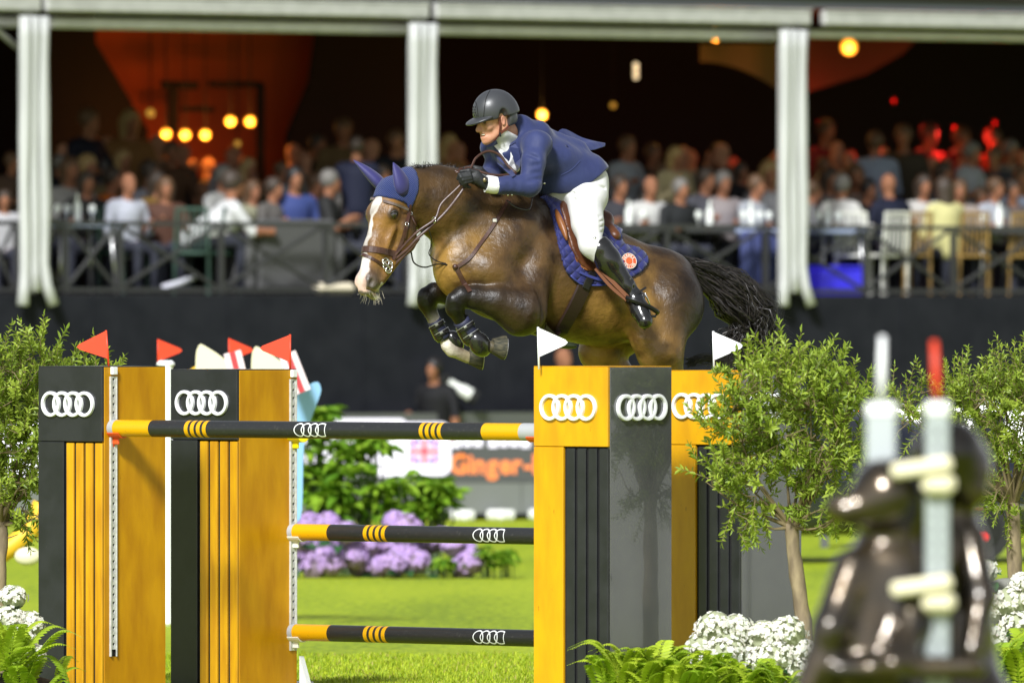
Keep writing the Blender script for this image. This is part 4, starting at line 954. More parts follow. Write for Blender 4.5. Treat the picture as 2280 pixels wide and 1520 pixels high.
# far fore leg
S.cone(hp(1075,650,.02), hp(1020,655,-.06), .115, .082, .03, col=BAYD)
S.cone(hp(1020,655,-.06), hp(970,652,-.14), .078, .058, .03, col=BLK)
S.cone(hp(966,650,-.15), hp(950,672,-.16), .058, .057, .02, col=BLK)
S.ell(hp(946,658,-.17), (.045,.05,.05), None, .02, col=BLK)
S.cone(hp(952,680,-.15), hp(968,715,-.12), .050, .036, .02, col=BLK)
S.cone(hp(968,715,-.12), hp(996,762,-.07), .037, .034, .015, col=WHT)
S.cone(hp(998,768,-.07), hp(1006,778,-.06), .046, .044, .015, col=WHT)
S.cone(hp(1008,779,-.06), hp(1042,796,-.03), .040, .036, .015, col=TAN)
# head
O_ = hp(886,412,-.49); HD = unit([-.19,-.19,-.96]); HL = unit([.71,-.71,0]); HF = unit(np.cross(HD, HL)); HF = HF if HF[0] < 0 else -HF
HS = 1.055
def hd(h, f, l=0.): return O_ + (HD*h + HF*f + HL*l)*HS
HDX = np.array([HD, HF, HL])
S.cone(hp(915,432,-.45), hd(.09,-.02), .128, .105, .05, col=BAY, flat=(HL,.8))
S.cone(hd(.06,.035), hd(.20,.045), .092, .100, .04, col=FACE, flat=(HL,.95))
for s_ in (-1, 1):
    S.ell(hd(.185,.075,.080*s_), (.060,.045,.036), HDX, .035, col=FACE)              # brow
    S.cone(hd(.24,-.055,.046*s_), hd(.30,-.085,.046*s_), .088, .080, .04, col=BAY)   # jowl
    S.cone(hd(.33,-.080,.035*s_), hd(.56,.015,.022*s_), .062, .036, .04, col=FACE)
    S.cone(hd(.27,.045,.080*s_), hd(.40,.055,.062*s_), .018, .014, .03, col=FACE)    # cheek crest
    S.ell(hd(.600,.098,.045*s_), (.048,.040,.026), HDX, .02, col=(.09,.085,.08))     # nostril wing
S.cone(hd(.17,.055), hd(.40,.080), .086, .064, .04, col=FACE, flat=(HL,.9))
S.cone(hd(.40,.080), hd(.56,.092), .064, .052, .04, col=FACE)
S.cone(hd(.30,-.02), hd(.52,.03), .085, .055, .04, col=FACE, flat=(HL,.8))
S.ell(hd(.595,.070), (.075,.072,.056), HDX, .03, col=(.085,.075,.068))
S.ell(hd(.645,.085), (.034,.045,.046), HDX, .02, col=(.30,.25,.22))               # upper lip
S.ell(hd(.648,.018), (.036,.036,.036), HDX, .02, col=(.42,.38,.33))               # chin
for s_ in (-1, 1):
    S.ell(hd(.610,.112,.066*s_), (.030,.015,.018), HDX, .010, op='s')
    S.ell(hd(.196,.088,.118*s_), (.020,.017,.016), HDX, .010, op='s')
S.box(hd(.640,.045), (.006,.075,.06), HDX, .003, .008, op='s')                     # mouth line
# muscle furrows
S.cone(hp(1205,640,-.44), hp(1215,720,-.44), .020, .02, .05, op='s')
S.cone(hp(960,500,-.55), hp(1040,560,-.58), .03, .025, .06, op='s')
S.cone(hp(1418,600,-.03), hp(1405,700,-.10), .025, .02, .06, op='s')
v, f = S.mesh(); v = smoothmesh(v, f, 2, .5); cols = S.colors(v)
# coat markings: darker back and croup, blaze down the face
def local(v, A, o): return (v - o) @ A.T
q = local(v, HDX, O_)/HS; onhead = (q[:,0] > .02) & (q[:,0] < .75) & (np.abs(q[:,2]) < .2) & (q[:,1] > -.25) & (v[:,0] < hp(950,0,-.3)[0])
nz = lambda a, b, c: np.sin(q[:,0]*a+b)*.006 + np.sin(q[:,0]*a*2.3+c)*.004
bw = np.interp(q[:,0], [.08,.16,.22,.34,.46,.56,.66], [.030,.036,.020,.022,.034,.060,.05]); ctr = np.interp(q[:,0], [.08,.2,.34,.6], [.004,-.004,-.012,-.012])
wt = np.clip((bw - np.abs(q[:,2]-ctr) + nz(40,1,2))/.006, 0, 1) * (q[:,1] > .02) * onhead * (q[:,0] < .66)
pink = np.clip((q[:,0]-.50)/.1, 0, 1)[:,None]
white = np.array([.80,.76,.72])*(1-pink) + np.array([.70,.50,.42])*pink
cols = cols*(1-wt[:,None]) + white*wt[:,None]
wl_ = np.clip((.03-np.abs(q[:,2]-.035))/.01, 0, 1)*onhead*(q[:,0] > .58)*(q[:,1] < .03); cols = cols*(1-wl_[:,None]) + np.array([.7,.66,.6])*wl_[:,None]
eye = np.clip(1-np.linalg.norm((q-np.array([.196,.088,.105]))/np.array([.045,.04,.05]), axis=1), 0, 1)*onhead
cols *= (1-.75*np.clip(eye*3.2, 0, 1))[:,None]
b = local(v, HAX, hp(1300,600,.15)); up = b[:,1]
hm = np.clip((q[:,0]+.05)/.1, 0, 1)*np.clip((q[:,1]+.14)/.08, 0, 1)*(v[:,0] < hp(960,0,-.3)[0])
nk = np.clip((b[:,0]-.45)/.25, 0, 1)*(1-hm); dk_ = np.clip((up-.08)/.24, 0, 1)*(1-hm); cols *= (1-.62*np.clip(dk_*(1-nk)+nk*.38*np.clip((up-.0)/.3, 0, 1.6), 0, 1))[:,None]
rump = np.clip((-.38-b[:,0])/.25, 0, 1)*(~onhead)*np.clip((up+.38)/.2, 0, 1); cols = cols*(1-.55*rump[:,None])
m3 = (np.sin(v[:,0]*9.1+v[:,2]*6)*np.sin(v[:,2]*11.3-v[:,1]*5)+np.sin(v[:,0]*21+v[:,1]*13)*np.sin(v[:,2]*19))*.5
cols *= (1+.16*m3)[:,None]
M_coat = mat('bay_coat', attr='col', rough=.40, spec=.42, col2=(.30,.26,.22), nscale=7, ndet=10, ramp=(.40,.68), bump=.006, bscale=30, coat=.05, coatr=.3, rvar=.14)
_N = M_coat.node_tree.nodes; _L = M_coat.node_tree.links; _b = _N['Principled BSDF']      # fine hair grain over the skin relief
_tc = _N.new('ShaderNodeTexCoord'); _mp = _N.new('ShaderNodeMapping'); _mp.inputs['Scale'].default_value = (1,1,.25); _mp.inputs['Rotation'].default_value = (0,R(25),R(28)); _L.new(_tc.outputs['Object'], _mp.inputs[0])
_hn = _N.new('ShaderNodeTexNoise'); _hn.inputs['Scale'].default_value = 170; _hn.inputs['Detail'].default_value = 4; _L.new(_mp.outputs[0], _hn.inputs[0])
_hb = _N.new('ShaderNodeBump'); _hb.inputs['Distance'].default_value = .0016; _L.new(_hn.outputs[0], _hb.inputs['Height']); _L.new(_b.inputs['Normal'].links[0].from_socket, _hb.inputs['Normal']); _L.new(_hb.outputs[0], _b.inputs['Normal'])
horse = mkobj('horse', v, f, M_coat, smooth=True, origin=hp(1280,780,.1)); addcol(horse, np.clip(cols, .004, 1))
tag(horse, 'bay horse with white blaze and braided mane jumping over the poles', 'horse')
# eyes
M_eye = mat('horse_eye', (.012,.008,.006), .06, spec=.8, coat=1.)
for s_ in (-1, 1):
    e_ = MB().sphere(hd(.196,.082,.100*s_), (.029,.022,.021), 14, 10, ax=HDX).build('eye', M_eye, horse, smooth=True)
    MB().tube(spline([hd(.200,.106,.098*s_), hd(.183,.096,.112*s_), hd(.182,.076,.116*s_), hd(.196,.060,.110*s_)], 9), [.003,.006,.007,.0075,.0075,.0075,.007,.006,.003], 7).build('eyelid', mat('eyelid_skin', (.018,.014,.011), .5), e_, smooth=True)
    MB().tube(spline([hd(.200,.104,.098*s_), hd(.212,.094,.108*s_), hd(.212,.076,.110*s_), hd(.198,.060,.108*s_)], 9), .0042, 6).build('lower_eyelid', mat('eyelid_skin'), e_, smooth=True)
# hooves
def hoof(c, axis, up, r0, r1, ln, name='hoof'):
    axis = unit(axis); up = unit(up - axis*np.dot(up, axis)); mb = MB()
    mb.tube([c, c+axis*ln*.15, c+axis*ln*.85, c+axis*ln, c+axis*ln*.94], [r0*.96, r0, r1, r1*1.01, r1*.8], 16, ell=(1.12,.92), up=up)
    o = mb.build(name, mat('hoof_horn', HOOF, .65, spec=.25, col2=(.09,.08,.05), nscale=30, stretch=(1,1,3), bump=.001), horse, smooth=40)
    n = 13; V = []                                      # shoe
    for i in range(n):
        a = R(-130+260*i/(n-1)); s2 = np.cross(axis, up)
        for (rr, dd) in ((.98,1.0),(.98,1.07),(.72,1.07),(.72,1.0)): V.append(c+axis*ln*dd+(up*1.12*math.cos(a)+s2*.92*math.sin(a))*r1*rr)
    MB().add(V, [(i*4+j,(i+1)*4+j,(i+1)*4+(j+1)%4,i*4+(j+1)%4) for i in range(n-1) for j in range(4)]).build('horseshoe', mat('worn_steel', (.45,.44,.42), .4, metal=.8), o)
hoof(hp(1096,770,-.40), unit([.90,.30,-.12]), np.array([-.1,-.2,-1.]), .044, .066, .078)
hoof(hp(1044,794,-.03), unit([.93,.15,-.06]), np.array([-.1,-.1,-1.]), .044, .066, .082)
hoof(hp(1490,1000,.20), unit([-.2,-.1,-.9]), np.array([-1.,-.4,0]), .048, .062, .085)
hoof(hp(1440,1000,.56), unit([-.2,-.1,-.9]), np.array([-1.,-.4,0]), .048, .062, .085)
# braided mane: knots along the crest
mb = MB(); cr = spline([hp(896,382,-.46), hp(930,373,-.42), hp(975,372,-.36), hp(1015,378,-.30), hp(1060,393,-.23)], 34)
for i, p in enumerate(cr):
    a = rng.normal(0, .003, 3); mb.sphere(p+a+[0,0,.003], (.013,.011,.014), 7, 5)
    for j in range(3):
        q_ = p+[rng.normal(0,.008),rng.normal(0,.006),.01]; mb.tube([q_, q_+[rng.normal(0,.01),rng.normal(0,.006),.012+.016*rng.random()]], [.0013,.0006], 3)
M_hair = mat('black_hair', (.010,.009,.009), .38, spec=.5, col2=(.03,.024,.02), nscale=60)
o = mb.build('mane', M_hair, horse, smooth=True); o['label'] = 'black mane braided along the crest'
# muzzle whiskers
mb = MB()
for i in range(46):
    p = hd(.64+rng.uniform(-.03,.03), rng.uniform(-.02,.11), rng.uniform(-.03,.05)); d_ = unit([rng.normal(-.05,.35), rng.normal(-.3,.3), -1.]); L2 = rng.uniform(.04,.075)
    mb.tube([p, p+d_*L2*.5, p+d_*L2+[rng.normal(0,.012),0,.004]], [.0011,.0009,.0004], 3, caps=False)
mb.build('whiskers', mat('pale_whisker', (.5,.45,.33), .5), horse)
# tail
def strands(n, fan, rad, name, parent, mt, seed):
    r_ = np.random.default_rng(seed); mb = MB()
    for i in range(n):
        u = r_.random(); P = fan(u, r_); mb.tube(spline(P, 9), [rad*x for x in (1,1.1,1.1,1,.95,.85,.7,.5,.25)], 3, caps=False)
    return mb.build(name, mt, parent, smooth=True)
def tail_fan(u, r):
    j = lambda s: r.normal(0, s)
    a = hp(1506+r.uniform(-8,14), 574+r.uniform(-6,26), .50+r.uniform(-.05,.05))
    b_ = hp(1565+j(8)+10*u, 588+52*u+j(5), .58+j(.03)); c_ = hp(1622+j(12)+14*(1-u), 615+88*u+j(7), .64+j(.05))
    d_ = hp(1668+22*(1-u)+j(14), 668+70*u+j(12), .68+j(.06)); e_ = hp(1700-70*u+j(18), 728+32*u+j(18), .70+j(.07))
    g_ = hp(1706-72*u+j(22), 770+30*u+j(24), .70+j(.08))
    return [a, b_, c_, d_, e_, g_]
t_ = strands(1500, tail_fan, .0036, 'tail', horse, M_hair, 3)
strands(170, tail_fan, .011, 'tail_locks', horse, M_hair, 13)
def tail_fly(u, r):
    j = lambda s: r.normal(0, s); a = hp(1530+60*u, 585+20*u, .55+j(.04))
    return [a, hp(1580+70*u+j(10), 596+36*u+j(8), .6), hp(1640+70*u+j(16), 640+40*u+j(14), .66), hp(1690+25*u+j(22), 705+40*u+j(22), .7+j(.06))]
strands(320, tail_fly, .0014, 'loose_tail_hair', horse, M_hair, 5)
def hock_fan(u, r):
    j = lambda s: r.normal(0, s); return [hp(1535+j(6), 808+j(5), .45), hp(1570+j(8), 800+j(6), .5), hp(1610+j(14), 806+j(9), .55)]
strands(70, hock_fan, .0022, 'tail_end_hair', horse, M_hair, 8)
# ================================================================ TACK (parts of the horse)
from mathutils.bvhtree import BVHTree
def bvh_of(o):
    org = WL[o]; me = o.data
    return BVHTree.FromPolygons([tuple(np.array(x.co)+org) for x in me.vertices], [tuple(p.vertices) for p in me.polygons])
HB = bvh_of(horse); CAMP = np.array([0,0,CAMZ])
def surf(px, py, bv=None, off=.004, dflt=None):        # where the sight line through a pixel meets the horse
    d = unit(W(px,py,60)-CAMP); hit, nn, i, dist = (bv or HB).ray_cast(Vector(CAMP), Vector(d))
    if hit is None:
        p = hp(px, py, dflt if dflt is not None else -.3); hit, nn, i, dist = (bv or HB).find_nearest(Vector(p))
    nn = np.array(nn); nn = nn if nn.dot(d) < 0 else -nn
    return np.array(hit)+nn*off, nn
def strap(pxs, width, m, name, parent, off=.003, n=24, thick=.005, dflt=None):
    P = spline([np.array([a, b, 0.]) for a, b in pxs], n); Q = [surf(p[0], p[1], off=off, dflt=dflt) for p in P]
    pts = np.array([q[0] for q in Q]); nr = np.array([q[1] for q in Q])
    for _ in range(2): pts[1:-1] = (pts[:-2]+2*pts[1:-1]+pts[2:])/4; nr[1:-1] = (nr[:-2]+2*nr[1:-1]+nr[2:])/4
    return MB().ribbon(list(pts), list(nr), width, thick).build(name, m, parent)
def loop(c, u, vv, a0, a1, width, m, name, parent, n=28, off=.003, thick=.006, tilt=0.):   # band round the head
    pts, nr = [], []
    for i in range(n):
        a = R(a0+(a1-a0)*i/(n-1)); d = u*math.cos(a)+vv*math.sin(a)
        hit = HB.ray_cast(Vector(c+d*.35), Vector(-d))[0]; p = np.array(hit) if hit is not None else c+d*.07
        p = p if np.linalg.norm(p-c) < .155 else c+d*.10
        pts.append(p+d*off); nr.append(d)
    pts = np.array(pts)
    for _ in range(2): pts[1:-1] = (pts[:-2]+2*pts[1:-1]+pts[2:])/4
    return MB().ribbon(list(pts), nr, width, thick).build(name, m, parent)
M_lea = mat('dark_brown_leather', (.040,.016,.011), .38, col2=(.065,.028,.018), nscale=30, spec=.5, bump=.0006, bscale=200)
M_lea2 = mat('saddle_leather', (.105,.034,.011), .40, col2=(.065,.020,.008), nscale=12, spec=.4, coat=.1, coatr=.3, bump=.0008, bscale=120)
M_steel = mat('polished_steel', (.75,.74,.72), .15, metal=1.)
M_blkl = mat('black_leather_strap', (.012,.011,.011), .35)
bridle = empty('bridle', hd(.3,.0)); bridle.parent = horse; bridle.location = hd(.3,0)-WL[horse]; bridle['label'] = 'dark brown leather bridle with steel bit'
U, V2 = HF, HL
loop(hd(.405,.01), unit(HF+HD*.10), HL, -100, 130, .040, M_lea, 'noseband', bridle)
loop(hd(.475,.02), unit(HF-HD*.16), unit(HL+HD*.25), -95, 112, .020, M_lea, 'flash_strap', bridle)
loop(hd(.125,-.01), unit(HF+HD*.0), unit(HL+HD*.15), -80, 95, .017, mat('browband', (.16,.12,.11), .2, metal=.3), 'browband', bridle, off=.014)
strap([(907,398),(916,425),(914,455),(907,490),(899,525),(888,555),(874,578)], .022, M_lea, 'cheekpiece', bridle)
strap([(913,455),(909,482),(904,510),(901,530)], .013, M_lea, 'cheek_billet', bridle, off=.010)
strap([(912,475),(922,495),(930,515),(934,532)], .015, M_lea, 'throat_lash', bridle)
for (x, y) in ((912,476),(905,500),(929,505),(868,585)):
    p, n_ = surf(x, y, off=.012); t_ = unit(np.cross(n_, [0,0,1.])); mb = MB(); s2 = np.cross(n_, t_)
    mb.tube([p+(t_*math.cos(R(36*i))+s2*math.sin(R(36*i)))*.011 for i in range(11)], .0028, 6); mb.build('buckle', M_steel, bridle, smooth=True)
p, n_ = surf(861, 592, off=.014); t_ = unit(np.cross(n_, [0,0,1.])); s2 = np.cross(n_, t_)
for (dx, dy, r_) in ((0,0,.030),(.012,-.022,.022),(-.004,.026,.018)):
    c = p+t_*dx+s2*dy; MB().tube([c+(t_*math.cos(R(20*i))+s2*math.sin(R(20*i)))*r_ for i in range(19)], .0042, 7).build('bit_ring', M_steel, bridle, smooth=True)
MB().tube(spline([p-t_*.02+s2*.03, p+t_*.005+n_*.012, p+t_*.03-s2*.03, p+t_*.055-s2*.05], 10), .0035, 6).build('curb_chain', M_steel, bridle, smooth=True)
# bonnet: a knitted cap over the poll, copied from the skull surface and pushed out
def patch(mask_v, off, m, name, parent, thick=.004, smooth=True):
    vi = np.where(mask_v)[0]; keep = mask_v[f].all(1); ff = f[keep]; used = np.unique(ff); mp = np.full(len(v), -1); mp[used] = np.arange(len(used))
    e1 = v[f[:,1]]-v[f[:,0]]; e2 = v[f[:,2]]-v[f[:,0]]; fn = np.cross(e1, e2); vn = np.zeros_like(v)
    for c_ in range(4):
        for i in range(3): vn[:,i] += np.bincount(f[:,c_], fn[:,i], len(v))
    vn /= np.linalg.norm(vn, axis=1)[:,None]+1e-12
    q4 = mp[ff]; ed = np.concatenate([q4[:,[0,1]],q4[:,[1,2]],q4[:,[2,3]],q4[:,[3,0]]])
    key = np.sort(ed, 1); uq, inv, cnt = np.unique(key, axis=0, return_inverse=True, return_counts=True)
    be = ed[cnt[inv.ravel()] == 1]; n = len(used)
    rim = np.zeros(n); rim[be.ravel()] = 1
    P = v[used]; o_ = off if np.isscalar(off) else off[used]
    top = P+vn[used]*(np.array(o_)*(1-.35*rim))[:,None]; bot = P-vn[used]*.004
    # soften the border
    bp = {}
    for a, b_ in be: bp.setdefault(a, []).append(b_); bp.setdefault(b_, []).append(a)
    for _ in range(6):
        new = top.copy()
        for a, l in bp.items():
            if len(l) == 2: new[a] = top[a]*.4+.3*(top[l[0]]+top[l[1]])
        top = new
    sides = np.stack([be[:,1], be[:,0], be[:,0]+n, be[:,1]+n], 1)
    return mkobj(name, np.concatenate([top, bot]), np.concatenate([q4, sides]), m, parent, smooth=smooth)
def knit(name, col, scale, depth, rough=.8, ang=45, col2=None):
    m = bpy.data.materials.new(name); m.use_nodes = True; N = m.node_tree.nodes; L = m.node_tree.links; b = N['Principled BSDF']
    b.inputs['Base Color'].default_value = (*col,1); b.inputs['Roughness'].default_value = rough; b.inputs['Sheen Weight'].default_value = .15; b.inputs['Specular IOR Level'].default_value = .25
    tc = N.new('ShaderNodeTexCoord'); hs_ = []
    for a in (ang, -ang):
        mp = N.new('ShaderNodeMapping'); mp.inputs['Rotation'].default_value = (0, R(a), 0); L.new(tc.outputs['Object'], mp.inputs[0])
        wv = N.new('ShaderNodeTexWave'); wv.inputs['Scale'].default_value = scale; wv.bands_direction = 'X'; wv.wave_profile = 'SIN'; L.new(mp.outputs[0], wv.inputs[0])
        pw = N.new('ShaderNodeMath'); pw.operation = 'POWER'; pw.inputs[1].default_value = .35; L.new(wv.outputs['Fac'], pw.inputs[0]); hs_.append(pw)
    mn = N.new('ShaderNodeMath'); mn.operation = 'MULTIPLY'; L.new(hs_[0].outputs[0], mn.inputs[0]); L.new(hs_[1].outputs[0], mn.inputs[1])
    bp = N.new('ShaderNodeBump'); bp.inputs['Distance'].default_value = depth; L.new(mn.outputs[0], bp.inputs['Height']); L.new(bp.outputs[0], b.inputs['Normal'])
    return m
M_knit = knit('blue_knit', (.017,.034,.15), 34, .006); M_quilt = knit('navy_quilted_cotton', (.020,.024,.120), 6.5, .010, .6)
M_earc = mat('blue_ear_cloth', (.028,.026,.13), .6, sheen=.1, bump=.002, bscale=15)
qv = local(v, HDX, O_)/HS; nearhead = (v[:,0] < hp(935,0,-.3)[0])
bmask = nearhead & (qv[:,0] < .112+.055*np.clip(-qv[:,1]/.07,0,1)) & (qv[:,1] > -.045) & (qv[:,0] > -.14)
bon = patch(bmask, .011, M_knit, 'ear_bonnet', horse); bon['label'] = 'blue knitted ear bonnet over the poll'
def ear(base, tip, wv, bulge, name='ear_cover'):
    ax = unit(tip-base); ln = np.linalg.norm(tip-base); fr = unit(wv-ax*np.dot(wv, ax)); sd = np.cross(ax, fr); mb = MB(); pts = []; rad = []
    for i in range(10):
        t = i/9; pts.append(base+ax*ln*t+sd*bulge*math.sin(t*3)*.3); rad.append(float(np.interp(t,[0,.15,.35,.55,.75,.9,1],[.060,.076,.076,.062,.042,.020,.004])))
    mb.tube(pts, rad, 14, ell=(.95,.5), up=fr); return mb.build(name, M_earc, bon, smooth=True)
ear(hd(.035,.025,-.065), hp(787,357,-.52), HL*.3+HF, .02); ear(hd(.050,.015,.080), hp(875,362,-.62), HF+HL*.25, .02)
p, n_ = surf(826, 432, off=.018); mb = MB(); t_ = unit(np.cross(n_,[0,0,1.])); s2 = np.cross(n_, t_)
mb.add([p+n_*.003]+[p+(t_*math.cos(R(22.5*i))+s2*math.sin(R(22.5*i)))*.017 for i in range(16)], [(0,1+i,1+(i+1)%16) for i in range(16)])
bd = mb.build('badge', mat('badge_pale', (.62,.45,.36), .4, metal=.4), bon); MB().sphere(p+n_*.002, .008, 10, 6).build('badge_dot', mat('badge_orange', (.55,.09,.02), .5), bd)
# saddle pad
SAG = hp(1280,600,.13)
def mir(p): p = np.array(p, float); return p - 2*np.outer((p-SAG)@HLT, HLT).reshape(p.shape)
def inpoly(x, y, poly):
    c = np.zeros(len(x), bool); n = len(poly)
    for i in range(n):
        x0, y0 = poly[i]; x1, y1 = poly[(i+1)%n]
        cond = ((y0 > y) != (y1 > y)); xi = (x1-x0)*(y-y0)/((y1-y0) if y1 != y0 else 1e-9)+x0; c ^= cond & (x < xi)
    return c
def topx(p): return 1140+p[:,0]/p[:,1]*F, HOR-(p[:,2]-CAMZ)/p[:,1]*F
lat = (v-SAG)@HLT; vs = np.where((lat > 0)[:,None], v, mir(v)); PX, PY = topx(vs)
sm = lambda poly: [tuple(p[:2]) for p in spline([np.array([a,b,0.]) for a,b in poly+[poly[0]]], 120)[:-1]]
pad_poly = sm([(1196,440),(1212,446),(1224,470),(1236,520),(1247,568),(1260,608),(1285,632),(1330,638),(1364,634),(1378,616),(1396,622),(1424,612),(1441,592),(1440,572),(1418,552),(1385,540),(1380,500),(1320,460),(1250,430)])
flap_poly = sm([(1240,462),(1252,500),(1262,540),(1276,575),(1300,603),(1326,607),(1342,596),(1340,560),(1330,520),(1325,480),(1290,455),(1255,440)])
pm = inpoly(PX, PY, pad_poly) & (v[:,2] > hp(0,660,.1)[2]); fm = inpoly(PX, PY, flap_poly) & (v[:,2] > hp(0,660,.1)[2])
pad = patch(pm, .020, M_quilt, 'saddle_pad', horse); pad['label'] = 'navy quilted saddle pad with a round orange badge'
# piping along the lower edge of the pad
pe = [(1224,470),(1236,520),(1247,568),(1260,606),(1285,629),(1330,635),(1362,631)]
PB = bvh_of(pad)
pts = [surf(p_[0], p_[1], PB, .002)[0] for p_ in spline([np.array([a,b,0.]) for a,b in pe], 30)]
MB().tube(pts, .006, 6).build('piping', mat('navy_binding', (.035,.045,.20), .6), pad, smooth=True)
# round badge with lettering
c, n_ = surf(1399, 582, PB, .004); n_ = unit(n_*.5+np.array([.1,-1,.1])*.5); t_ = unit(np.cross([0,0,1.], n_)); t_ = t_ if t_[0] > 0 else -t_; s2 = np.cross(t_, n_); s2 = s2 if s2[2] > 0 else -s2
def disc(r0, r1, d, m, name, par, n=32):
    V = []
    for i in range(n):
        a = 2*math.pi*i/n
        for r_ in (r0, r1): V.append(c+n_*d+(t_*math.cos(a)+s2*math.sin(a))*r_)
    return MB().add(V, [(i*2, ((i+1)%n)*2, ((i+1)%n)*2+1, i*2+1) for i in range(n)]).build(name, m, par)
M_ob = mat('orange_badge', (.52,.075,.02), .6); M_cr = mat('cream_thread', (.72,.62,.50), .7)
bd = disc(.0005, .048, .006, M_ob, 'round_badge', pad); disc(.0455, .0490, .0075, M_cr, 'badge_rim', bd); disc(.0225, .0255, .0075, M_cr, 'badge_inner_rim', bd); disc(.0005, .0185, .0075, mat('orange_dot', (.62,.10,.02), .6), 'badge_centre', bd)
def arc_text(txt, r0, a0, a1, flip):
    mb = MB()
    for i, ch in enumerate(txt):
        tv, tf = text_mesh(ch, .021, .03); a = R(a0+(a1-a0)*i/(len(txt)-1)); tv = tv-[(tv[:,0].max()+tv[:,0].min())/2, 0, 0]
        rad = t_*math.cos(a)+s2*math.sin(a); tan = (t_*math.sin(a)-s2*math.cos(a))*(1 if not flip else -1); up = rad*(1 if not flip else -1)
        mb.add([c+n_*.0085+rad*r0+tan*x[0]+up*x[1] for x in tv], tf)
    return mb
o = arc_text('HERMÈS', .0275, 160, 32, False).build('badge_lettering', M_cr, bd); o['kind'] = 'stuff'
o = arc_text('SELLIER', .0425, 205, 328, True).build('badge_lettering', M_cr, bd); o['kind'] = 'stuff'
# saddle
sad = empty('saddle', hp(1290,500,.05)); sad.parent = horse; sad.location = hp(1290,500,.05)-WL[horse]; sad['label'] = 'brown leather jumping saddle'
patch(fm, .034, M_lea2, 'saddle_flap', sad)
T = SDF(hp(1190,560,-.35), hp(1400,410,.65), .008)
T.cone(hp(1225,462,.0), hp(1262,485,.06), .055, .085, .03); T.cone(hp(1262,485,.06), hp(1318,515,.16), .10, .12, .04, flat=(HLT,1.3))
T.cone(hp(1318,512,.17), hp(1338,493,.20), .10, .072, .03, flat=(HLT,1.5)); T.cone(hp(1338,505,.16), hp(1352,525,.12), .06, .05, .02, flat=(HLT,1.8))
T.cone(hp(1328,478,.19), hp(1338,486,.20), .045, .05, .02, flat=(HLT,2.2))
tv, tf = T.mesh(); tv = smoothmesh(tv, tf, 2); mkobj('seat', tv, tf, M_lea2, sad, smooth=True)
for s_ in (1, -1):
    pts = [hp(1238,468,-.13), hp(1246,490,-.18), hp(1256,515,-.22), hp(1262,535,-.25)]; pts = pts if s_ > 0 else list(mir(np.array(pts)))
    MB().tube(spline(pts, 8), [.010,.019,.024,.026,.025,.021,.015,.006], 10, ell=(1.,.8)).build('knee_roll', mat('tan_leather', (.20,.070,.016), .42, spec=.5, bump=.0006, bscale=100), sad, smooth=True)
p = [(1250,478),(1262,520),(1272,556),(1290,588),(1310,602)]
FB = bvh_of([o for o in sad.children if o.name.startswith('saddle_flap')][0])
pts = [surf(a[0],a[1],FB,.002)[0] for a in spline([np.array([x,y,0.]) for x,y in p], 20)]
MB().tube(pts, .0055, 6).build('flap_welt', mat('tan_leather'), sad, smooth=True)
# girth, breastplate, reins
strap([(1309,616),(1302,632),(1290,660),(1272,695),(1252,730),(1236,760),(1230,772)], .095, mat('girth_leather', (.022,.011,.009), .4), 'girth', horse, off=.006, thick=.012)
strap([(1316,606),(1308,622),(1299,641)], .050, M_blkl, 'girth_strap', horse, off=.024, thick=.008)
strap([(1286,606),(1310,616),(1345,628)], .018, mat('navy_binding'), 'pad_strap', horse, off=.026, thick=.006)
MB().sphere(hp(1256,768,-.10), (.085,.06,.022), 16, 8, ax=np.array([HFW,HLT,HUP])).build('belly_guard', mat('dark_green_guard', (.025,.035,.018), .5), horse, smooth=True)
bpl = empty('breastplate', hp(1015,595,-.4)); bpl.parent = horse; bpl.location = hp(1015,595,-.4)-WL[horse]
strap([(1132,446),(1112,480),(1090,515),(1068,545),(1046,575),(1018,594)], .024, M_lea, 'shoulder_strap', bpl, thick=.007)
strap([(1014,592),(1024,612),(1036,634),(1046,650)], .030, M_lea, 'chest_strap', bpl, thick=.007)
p, n_ = surf(1100, 492, off=.01); MB().box(p, (.03,.02,.03), bev=.006).build('steel_clip', M_steel, bpl)
for (x,y) in ((1014,594),):
    p, n_ = surf(x, y, off=.008); MB().sphere(p, .018, 10, 6).build('strap_knot', M_lea, bpl, smooth=True)
def airstrap(pts, r, m, name, par, n=26, ell=(1,.45)): return MB().tube(spline(pts, n), r, 7, m=0, ell=ell).build(name, m, par, smooth=True)
rein = empty('reins', hp(960,500,-.6)); rein.parent = horse; rein.location = hp(960,500,-.6)-WL[horse]
airstrap([hp(866,588,-.60), hp(905,556,-.63), hp(935,525,-.64), hp(985,480,-.62), hp(1018,440,-.58), hp(1040,408,-.56)], .0105, M_lea, 'near_rein', rein)
airstrap([hp(868,582,-.61), hp(925,520,-.65), hp(968,488,-.64), hp(982,455,-.61), hp(1012,425,-.59), hp(1036,402,-.57)], .0085, M_lea, 'near_curb_rein', rein)
airstrap([hp(872,596,-.60), hp(915,552,-.63), hp(932,530,-.64)], .013, M_lea, 'rein_stop', rein)
airstrap([hp(985,395,-.22), hp(1020,378,-.30), hp(1052,372,-.42)], .008, M_lea, 'far_rein', rein)
airstrap([hp(1014,385,-.55), hp(1045,378,-.52), hp(1060,352,-.48), hp(1086,337,-.44), hp(1112,345,-.42), hp(1130,368,-.42), hp(1150,387,-.43)], .0085, M_lea, 'rein_loop', rein)
airstrap([hp(1012,382,-.55), hp(1050,378,-.52), hp(1100,390,-.50), hp(1150,388,-.43)], .0075, M_lea, 'rein_end', rein)
airstrap([hp(932,528,-.64), hp(950,505,-.60), hp(962,540,-.55), hp(955,565,-.52), hp(975,582,-.50), hp(1012,590,-.47)], .0055, M_blkl, 'martingale_strap', rein)
